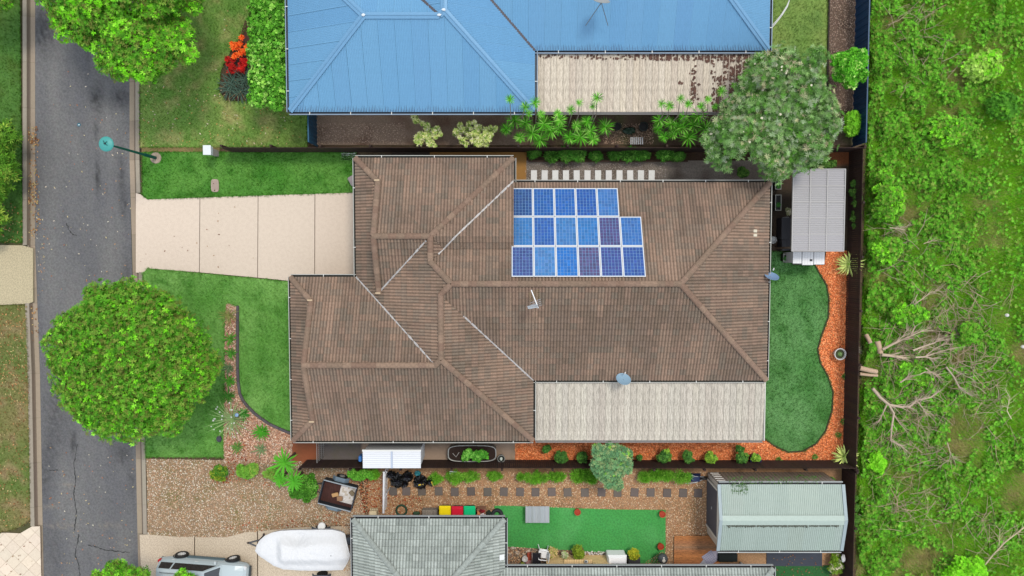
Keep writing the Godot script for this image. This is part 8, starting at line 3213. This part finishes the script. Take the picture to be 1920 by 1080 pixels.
	bk.lathe([Vector2(0.2, 0), Vector2(0.3, 0.25), Vector2(0.3, 0.3), Vector2(0.26, 0.3), Vector2(0.24, 0.22)], 18, Transform3D(Basis(), at(1083, 1029)))
	solo("basket_pot", bk, "timber", "woven tan basket pot under the olive bush", "plant pot", at(1083, 1029))
	mb = MB.new()
	mb.col = K(72, 74, 78)
	mb.obox(Transform3D(Basis(), at(1188, 1050, 0.35)), Vector3(0.62, 0.5, 0.38), 0.02)
	solo("planter", mb, "satin", "charcoal rectangular planter beside the white barbecue", "planter", at(1188, 1050))
	# barbecue
	var q := at(1157, 1050, 0.9)
	var bb := thing("barbecue", "white hooded barbecue cart with dark handles beside the cream brick wall", "barbecue", Vector3(q.x, GH, q.z))
	mb = MB.new()
	mb.col = K(245, 245, 247, 1.3)
	mb.obox(Transform3D(Basis(), Vector3(0, 0.42, 0.04)), Vector3(0.96, 0.7, 0.5), 0.03)
	part(bb, "cabinet", mb, "satin")
	mb = MB.new()
	mb.col = K(250, 250, 252, 1.3)
	mb.loft([[Vector3(-0.5, 0.8, -0.27), Vector3(-0.5, 0.8, 0.3), Vector3(-0.5, 0.84, 0.3), Vector3(-0.44, 0.98, 0.1), Vector3(-0.44, 0.98, -0.18)], [Vector3(0.5, 0.8, -0.27), Vector3(0.5, 0.8, 0.3), Vector3(0.5, 0.84, 0.3), Vector3(0.42, 0.98, 0.1), Vector3(0.42, 0.98, -0.18)]])
	part(bb, "hood", mb, "satin")
	for s in [[-0.06, 0.13], [0.3, 0.16], [0.42, 0.16]]:
		mb = MB.new()
		mb.col = K(40, 42, 46)
		mb.obox(Transform3D(Basis(), Vector3(s[0], 0.965, s[1])), Vector3(0.1, 0.03, 0.035), 0.01)
		part(bb, "handle", mb, "satin")
	# kettle
	q = at(1243, 1048, 0.8)
	var kt := thing("kettle_barbecue", "dark grey round kettle barbecue with a pale lid vent at the turf corner", "barbecue", Vector3(q.x, GH, q.z))
	mb = MB.new()
	mb.col = K(78, 80, 84)
	mb.lathe([Vector2(0.08, 0.38), Vector2(0.2, 0.45), Vector2(0.26, 0.6), Vector2(0.265, 0.66)], 22)
	part(kt, "bowl", mb, "gloss")
	mb = MB.new()
	mb.col = K(86, 88, 92)
	mb.lathe([Vector2(0.272, 0.66), Vector2(0.25, 0.76), Vector2(0.17, 0.86), Vector2(0.07, 0.91), Vector2(0.0, 0.92)], 22)
	part(kt, "lid", mb, "gloss")
	mb = MB.new()
	mb.col = K(220, 215, 205)
	mb.lathe([Vector2(0.09, 0.9), Vector2(0.085, 0.925), Vector2(0.0, 0.93)], 14)
	part(kt, "vent", mb, "satin")
	mb = MB.new()
	mb.col = K(60, 62, 64)
	for k in 3:
		var a := TAU * k / 3
		mb.tube([Vector3(cos(a) * 0.12, 0.45, sin(a) * 0.12), Vector3(cos(a) * 0.26, 0, sin(a) * 0.26)], [0.014, 0.014], 6)
	part(kt, "legs", mb, "metal")
	# dark chair and clutter
	q = at(1006, 1048, 0.6)
	var dc := thing("dark_table", "black topped side table beside the white chair", "table", Vector3(q.x, GH, q.z))
	mb = MB.new()
	mb.col = K(34, 38, 44)
	mb.obox(Transform3D(Basis(), Vector3(0, 0.5, 0)), Vector3(0.42, 0.04, 0.64), 0.01)
	part(dc, "top", mb, "satin")
	for x in [-1, 1]:
		mb = MB.new()
		mb.col = K(190, 180, 175)
		mb.tube([Vector3(x * 0.235, 0.0, -0.3), Vector3(x * 0.235, 0.55, -0.3), Vector3(x * 0.235, 0.55, 0.3), Vector3(x * 0.235, 0.0, 0.3)], [0.018, 0.018, 0.018, 0.018], 6)
		part(dc, "leg_frame", mb, "metal")
	for s in [[984, 1044, 0.16, K(235, 232, 230), "white_bucket", "white bucket lid among the clutter by the grey eave", "bucket"], [980, 1055, 0.14, K(180, 195, 60), "lime_bowl", "lime green bowl under the grey eave", "bowl"]]:
		mb = MB.new()
		mb.col = s[3]
		mb.lathe([Vector2(s[2] * 0.7, 0), Vector2(s[2], 0.28), Vector2(s[2] * 0.9, 0.29), Vector2(0, 0.24)], 16, Transform3D(Basis(), at(s[0], s[1])))
		solo(s[4], mb, "satin", s[5], s[6], at(s[0], s[1]))
	for s in [[994, 1043, 0.3, 0.42, K(185, 85, 62), "red brick coloured tray beside the black topped table"], [992, 1054, 0.36, 0.26, K(215, 160, 158), "pink tray under the grey eave"]]:
		mb = MB.new()
		mb.col = s[4]
		mb.obox(Transform3D(Basis(Vector3.UP, 0.1), at(s[0], s[1], 0.22)), Vector3(s[2], 0.12, s[3]), 0.02)
		solo("plastic_tray", mb, "satin", s[5], "tray", at(s[0], s[1]))
	# timber deck
	var dp := poly([1263, 1003, 1348, 1003, 1348, 1060, 1263, 1060])
	mb = MB.new()
	var z0 := at(1300, 1003).z
	var z1 := at(1300, 1059).z
	var x0 := at(1263, 1030).x
	var x1 := at(1350, 1030).x
	mb.col = K(120, 76, 50)
	mb.box(x0 + 0.03, GH - 0.05, z0 + 0.03, x1 - 0.03, GH + 0.08, z1 - 0.03)
	var dk := thing("timber_deck", "brown timber deck beside the green shed", "deck", at(1305, 1031))
	partw(dk, "frame", mb, "plain")
	var bd := MB.new()
	var n := int((z1 - z0) / 0.094)
	for k in n:
		var za := z0 + (z1 - z0) * k / n
		var f := 0.5 + 0.5 * sin(k * 1.7)
		bd.col = vary(K(186, 122, 74).lerp(K(165, 135, 110), 0.8 * exp(-pow((k - n * 0.33) / 2.2, 2))).lerp(K(192, 124, 72), f * 0.4), 0.12) * 1.75
		bd.box(x0, GH + 0.085, za + 0.003, x1, GH + 0.11, za + (z1 - z0) / n - 0.004)
	partw(dk, "boards", bd, "timber").set_meta("kind", "stuff")
	# grey sheets, black trampoline mat
	for s in [[1331, 1047, 0.5, 0.52, 0.62, K(188, 188, 212), "lilac grey grid patterned cloth lying on the deck corner", 0.13], [1341, 1041, 0.55, 0.36, 0.05, K(200, 196, 218), "pale lilac folded cloth behind the grid patterned one", 0.128], [1322, 1057, 0.42, 0.34, 0.9, K(190, 192, 206), "grey folded cloth below the grid patterned one", 0.125]]:
		mb = MB.new()
		mb.col = s[5]
		var c := at(s[0], s[1], GH + s[7])
		var b := Basis(Vector3.UP, s[4])
		mb.obox(Transform3D(b, c), Vector3(s[2] * 1.25, 0.03, s[3] * 1.25), 0.01)
		if s[0] == 1331:
			mb.col = K(140, 140, 172)
			for k in 6:
				mb.obox(Transform3D(b, c + b * Vector3(-0.26 + k * 0.104, 0.017, 0)), Vector3(0.012, 0.006, 0.6))
				mb.obox(Transform3D(b, c + b * Vector3(0, 0.0175, -0.26 + k * 0.104)), Vector3(0.58, 0.006, 0.012))
		solo("folded_cloth", mb, "cloth", s[6], "cloth", c)
	mb = MB.new()
	mb.col = K(20, 22, 28)
	var b0 := at(1348, 1039, 0.45)
	var b1 := at(1383, 1054, 0.45)
	mb.obox(Transform3D(Basis(), Vector3((b0.x + b1.x) / 2, 0.28, (b0.z + b1.z) / 2)), Vector3(b1.x - b0.x, 0.34, b1.z - b0.z), 0.02)
	solo("black_tub", mb, "rubber", "black rectangular tub between deck and shed wall", "tub", Vector3((b0.x + b1.x) / 2, GH, (b0.z + b1.z) / 2))
	mb = MB.new()
	mb.col = K(210, 200, 188)
	mb.tube([at(1388, 1054, 0.2), at(1400, 1064, 0.2)], [0.04, 0.04], 6)
	solo("pale_plank", mb, "timber", "short pale plank lying right of the black tub", "plank", at(1394, 1059))
	# barrow by the shed corner
	var wb := thing("wheelbarrow", "dark blue upturned wheelbarrow against the fence at the shed corner", "wheelbarrow", at(1300, 894))
	mb = MB.new()
	mb.col = K(36, 52, 92)
	mb.loft([[Vector3(-0.32, 0.1, -0.22), Vector3(-0.32, 0.1, 0.22), Vector3(0.36, 0.1, 0.22), Vector3(0.36, 0.1, -0.22)], [Vector3(-0.2, 0.38, -0.13), Vector3(-0.2, 0.38, 0.13), Vector3(0.22, 0.38, 0.13), Vector3(0.22, 0.38, -0.13)]])
	part(wb, "tray", mb, "gloss")
	mb = MB.new()
	mb.col = K(35, 35, 38)
	mb.tube([Vector3(0.5, 0.18, -0.05), Vector3(0.5, 0.18, 0.05)], [0.17, 0.17], 14)
	part(wb, "wheel", mb, "rubber")
	mb = MB.new()
	mb.col = K(205, 212, 220)
	mb.tube([Vector3(0.5, 0.2, 0.06), Vector3(0.0, 0.42, 0.16), Vector3(-0.5, 0.3, 0.26)], [0.018, 0.018, 0.018], 6)
	mb.tube([Vector3(0.5, 0.2, -0.06), Vector3(0.0, 0.42, -0.16), Vector3(-0.5, 0.3, -0.26)], [0.018, 0.018, 0.018], 6)
	part(wb, "handles", mb, "metal")
	# greenery behind and below the green shed
	var lg := [K(70, 110, 42) * 1.85, K(55, 92, 34) * 1.85, K(92, 132, 52) * 1.85]
	shrub("dark_shrub", "dark green shrubbery between the green shed and the south fence", at(1420, 895), Vector3(1.5, 0.9, 0.25), 900, leaf_star(6, 0.12, 0.05, 0.4), 1.0, lg, lg)
	shrub("dark_shrub", "dark green shrubbery at the right end of the green shed's north wall", at(1510, 894), Vector3(1.2, 0.9, 0.25), 800, leaf_star(6, 0.12, 0.05, 0.4), 1.0, lg, lg)
	shrub("dark_shrub", "dark shrub squeezed between the green shed and the rear fence", at(1590, 960), Vector3(0.22, 1.0, 1.2), 500, leaf_star(6, 0.12, 0.05, 0.4), 1.0, lg, lg)
	shrub("weedy_bush", "yellow green weedy bush with pale flowers below the green shed", at(1562, 1052), Vector3(0.45, 0.6, 0.8), 600, leaf_star(5, 0.1, 0.045, 0.4), 1.0, [K(110, 140, 40) * 1.85, K(90, 120, 36) * 1.85], [K(220, 215, 180) * 1.2])
	mb = MB.new()
	mb.col = K(228, 228, 228)
	mb.blob(at(1581, 1047, 0.9), Vector3(0.1, 0.1, 0.2), 8, noise3, 0.4)
	solo("white_bundle", mb, "cloth", "small white bundle hanging at the lower right corner of the green shed", "bundle", at(1581, 1047, 0.8))
	mb = MB.new()
	mb.col = K(150, 150, 145)
	mb.tube(pts([1588, 1010, 1598, 1030, 1594, 1055, 1590, 1090], 0.5), [0.016, 0.016, 0.016, 0.016], 5)
	solo("grey_hose", mb, "satin", "thin grey hose curving by the fence right of the green shed", "hose", at(1594, 1050))

func build_rear_yard() -> void:
	# planter boxes beside the pergola
	for s in [[1459, 347, 10, 15, "small dark planter with a pale rim, upper of the two by the brown eave"], [1459, 380, 10, 28, "long dark planter with a pale rim, lower of the two by the brown eave"], [1472, 483, 6, 13, "tiny dark planter with a pale rim on the rear lawn's top edge"]]:
		var p := at(s[0], s[1], 0.45)
		var t := thing("planter", s[4], "planter", Vector3(p.x, GH, p.z), "dark rimmed planters")
		var w: float = s[2] / 36.0
		var d: float = s[3] / 36.0
		var mb := MB.new()
		mb.col = K(40, 42, 40)
		mb.obox(Transform3D(Basis(), Vector3(0, 0.18, 0)), Vector3(w, 0.36, d))
		part(t, "box", mb, "satin")
		mb = MB.new()
		mb.col = K(205, 205, 195)
		for q in [-1, 1]:
			mb.obox(Transform3D(Basis(), Vector3(q * w / 2, 0.37, 0)), Vector3(0.03, 0.03, d + 0.03))
			mb.obox(Transform3D(Basis(), Vector3(0, 0.37, q * d / 2)), Vector3(w - 0.032, 0.03, 0.03))
		part(t, "rim", mb, "satin")
		var hm := head_mesh(18, 0.16, 0.04, [K(60, 110, 50) * 1.85])
		put(t, "plant", hm, Transform3D(Basis(), Vector3(0, 0.36, d * 0.15)))
	# dark boxes in the pergola's shade
	for s in [[1473, 428, 17, 40, 0.7, "black storage box in the shade left of the milky pergola, upper"], [1474, 455, 18, 30, 0.6, "black storage box in the shade left of the milky pergola, lower"]]:
		var p := at(s[0], s[1], s[4])
		var t := thing("storage_box", s[5], "storage box", Vector3(p.x, GH, p.z), "black boxes by the pergola")
		var mb := MB.new()
		mb.col = K(50, 52, 56)
		mb.obox(Transform3D(Basis(), Vector3(0, s[4] * 0.45, 0)), Vector3(s[2] / 36.5, s[4] * 0.9, s[3] / 37.5), 0.02)
		part(t, "body", mb, "satin")
		mb = MB.new()
		mb.col = K(64, 66, 70)
		mb.obox(Transform3D(Basis(), Vector3(0, s[4] * 0.93, 0)), Vector3(s[2] / 35.5, 0.06, s[3] / 36.5), 0.02)
		mb.obox(Transform3D(Basis(Vector3.UP, 0.5), Vector3(0, s[4] * 0.93 + 0.03, 0)), Vector3(0.02, 0.015, 0.5))
		part(t, "lid", mb, "satin")
	var mb := MB.new()
	mb.col = K(195, 195, 195)
	mb.obox(Transform3D(Basis(Vector3.UP, 0.1), at(1473, 409, 0.5)), Vector3(0.34, 0.05, 0.12), 0.015)  # a flat pale lid lying on its own
	solo("grey_lid", mb, "satin", "pale grey lid above the upper black storage box", "loose_lid", at(1473, 409, 0.4))
	mb = MB.new()
	mb.col = K(222, 222, 220)
	mb.lathe([Vector2(0.0, 0), Vector2(0.16, 0.0), Vector2(0.19, 0.22), Vector2(0.16, 0.24), Vector2(0.14, 0.14), Vector2(0.0, 0.12)], 14, Transform3D(Basis(), at(1447, 450)))
	solo("white_basin", mb, "satin", "white basin on the soil by the right eave of the brown house", "basin", at(1447, 450))
	shrub("flowering_plant", "small cream flowering plant above the pale grey lid", at(1474, 398), Vector3(0.22, 0.5, 0.24), 160, leaf_star(5, 0.08, 0.045, 0.4), 1.0, [K(150, 160, 100) * 1.3, K(205, 200, 165) * 1.2], [K(235, 225, 200) * 1.2], "", "plant")
	# variegated yuccas
	for s in [[1585, 495, "yellow green striped yucca below the milky pergola"], [1577, 853, "yellow green striped yucca in the lower right corner of the orange mulch"]]:
		var t := thing("yucca", s[2], "yucca", at(s[0], s[1]), "striped yuccas in the mulch")
		rosette(t, 56, 0.7, 0.06, K(125, 155, 62) * 2.2, K(222, 226, 146) * 2.1, 0.25)
	# the white ring pot
	var rp := thing("ring_pot", "round white pot of weeds in the orange mulch at the lawn's inward curve", "plant pot", at(1569, 662))
	mb = MB.new()
	mb.col = K(215, 210, 208)
	mb.lathe([Vector2(0.2, 0), Vector2(0.3, 0.34), Vector2(0.31, 0.38), Vector2(0.26, 0.38), Vector2(0.24, 0.3)], 24)
	part(rp, "bowl", mb, "satin")
	mb = MB.new()
	mb.col = K(90, 100, 70)
	mb.lathe([Vector2(0.25, 0.29), Vector2(0, 0.3)], 16)
	part(rp, "soil", mb, "soil")
	put(rp, "weeds", head_mesh(22, 0.14, 0.03, [K(95, 130, 70) * 1.85, K(120, 140, 95) * 1.85]), Transform3D(Basis(), Vector3(0, 0.3, 0)))
	var gs := thing("grey_spiky_plant", "grey spiky plant in front of the rear fence right of the white pot", "plant", at(1597, 655))
	rosette(gs, 30, 0.34, 0.025, K(130, 125, 112) * 1.2, K(155, 150, 135) * 1.2, 0.3)
	for s in [[1583, 706, "small dark weed at the fence foot below the white pot"], [1580, 790, "thin weed in the lower stretch of the rear mulch"], [1527, 856, "dark green tuft at the lawn's lowest edge"], [1459, 862, "small tuft on the mulch right of the blue pot"], [1571, 815, "small weed above the lower yucca"]]:
		var t := thing("weed", s[2], "weed", at(s[0], s[1]), "weeds in the orange mulch")
		put(t, "leaves", head_mesh(26, 0.22, 0.035, [K(70, 110, 42) * 1.85, K(90, 120, 55) * 1.85]), Transform3D())
	var bp := pot("plant_pot", "glossy dark blue pot with a green bush on the orange mulch", at(1412, 857), 0.3, 0.4, K(28, 40, 92), K(60, 48, 40))
	shrub("potted_bush", "yellow green bush growing in the dark blue pot", at(1414, 856, 0.4), Vector3(0.3, 0.35, 0.26), 260, leaf_star(5, 0.08, 0.045, 0.4), 1.0, [K(100, 145, 45) * 1.85, K(130, 165, 60) * 1.85], [K(150, 180, 70) * 1.85])
	# greenery between pergola and fences
	var lg := [K(62, 100, 40) * 1.85, K(50, 82, 32) * 1.85, K(88, 122, 52) * 1.85]
	shrub("shade_shrub", "dark shrub between the milky pergola and the rear fence", at(1592, 385), Vector3(0.28, 0.9, 1.6), 620, leaf_star(6, 0.11, 0.05, 0.4), 1.0, lg, lg)
	shrub("shade_shrub", "dark shrub above the milky pergola under the silver tree", at(1530, 308), Vector3(0.9, 0.7, 0.3), 480, leaf_star(6, 0.11, 0.05, 0.4), 1.0, lg, lg)
	shrub("shade_shrub", "dark round shrub in the shade by the brown roof's top right corner", at(1386, 326), Vector3(0.32, 0.7, 0.32), 300, leaf_star(6, 0.11, 0.05, 0.4), 1.0, lg, lg)

func build_litter() -> void:
	var brown := [K(190, 150, 100), K(165, 115, 75), K(205, 185, 130), K(140, 95, 60), K(210, 160, 110)]
	leaf_litter("fallen_leaves", "dry fallen leaves scattered on the left verge and its kerb", [
		[poly([-10, 380, 43, 380, 43, 456, -10, 454]), 26.0], [poly([-10, 577, 50, 573, 54, 760, -10, 760]), 42.0], [poly([-10, 760, 54, 760, 58, 985, -10, 985]), 16.0],
		[poly([44, 250, 68, 250, 74, 420, 60, 460, 44, 460]), 42.0, 0.03], [poly([44, 340, 68, 340, 70, 385, 44, 385]), 110.0, 0.05], [poly([40, 236, 70, 236, 72, 275, 42, 275]), 110.0, 0.05], [poly([52, 575, 70, 575, 72, 640, 56, 640]), 30.0, 0.05]], brown)
	leaf_litter("fallen_leaves", "dry fallen leaves scattered over the street", [
		[poly([75, 280, 240, 280, 248, 520, 82, 560]), 2.2, 0.008], [poly([85, 840, 250, 840, 255, 1080, 85, 1080]), 2.8, 0.008], [poly([110, 100, 240, 150, 240, 280, 80, 280]), 1.2, 0.008], [poly([66, 400, 82, 400, 84, 560, 68, 560]), 16.0, 0.008]], [K(205, 190, 150), K(190, 150, 115), K(215, 205, 190), K(180, 120, 90)])
	leaf_litter("fallen_leaves", "dry fallen leaves scattered on the mown lawn before the blue roof", [
		[poly([264, 160, 420, 160, 540, 200, 570, 275, 264, 275]), 9.0], [poly([300, 20, 440, 20, 420, 150, 300, 150]), 2.0]], [K(215, 195, 130), K(195, 165, 95), K(225, 215, 180)])
	leaf_litter("fallen_leaves", "reddish fallen leaves on the lower pebble verge and yard", [
		[poly([395, 870, 450, 870, 440, 905, 400, 905]), 90.0, GH + 0.05], [poly([450, 890, 580, 895, 560, 915, 440, 905]), 25.0, GH + 0.05], [poly([676, 890, 718, 890, 718, 960, 676, 960]), 130.0, GH + 0.05], [poly([725, 925, 790, 925, 790, 965, 725, 965]), 50.0, GH + 0.05], [poly([425, 810, 470, 840, 470, 868, 425, 868]), 45.0, GH + 0.05], [poly([400, 985, 640, 955, 640, 985, 470, 998]), 22.0, GH + 0.05]], [K(185, 85, 55), K(200, 115, 75), K(160, 70, 45), K(205, 150, 100)])
	leaf_litter("fallen_leaves", "a few brown leaves on the cream driveway and the dark turf", [
		[poly([258, 380, 480, 380, 480, 505, 258, 505]), 0.8, GH + 0.03], [poly([1440, 1040, 1560, 1040, 1560, 1080, 1440, 1080]), 14.0, GH + 0.05], [poly([-10, 1010, 70, 1010, 70, 1080, -10, 1080]), 4.0, GH + 0.03]], [K(165, 130, 95), K(140, 95, 70)])
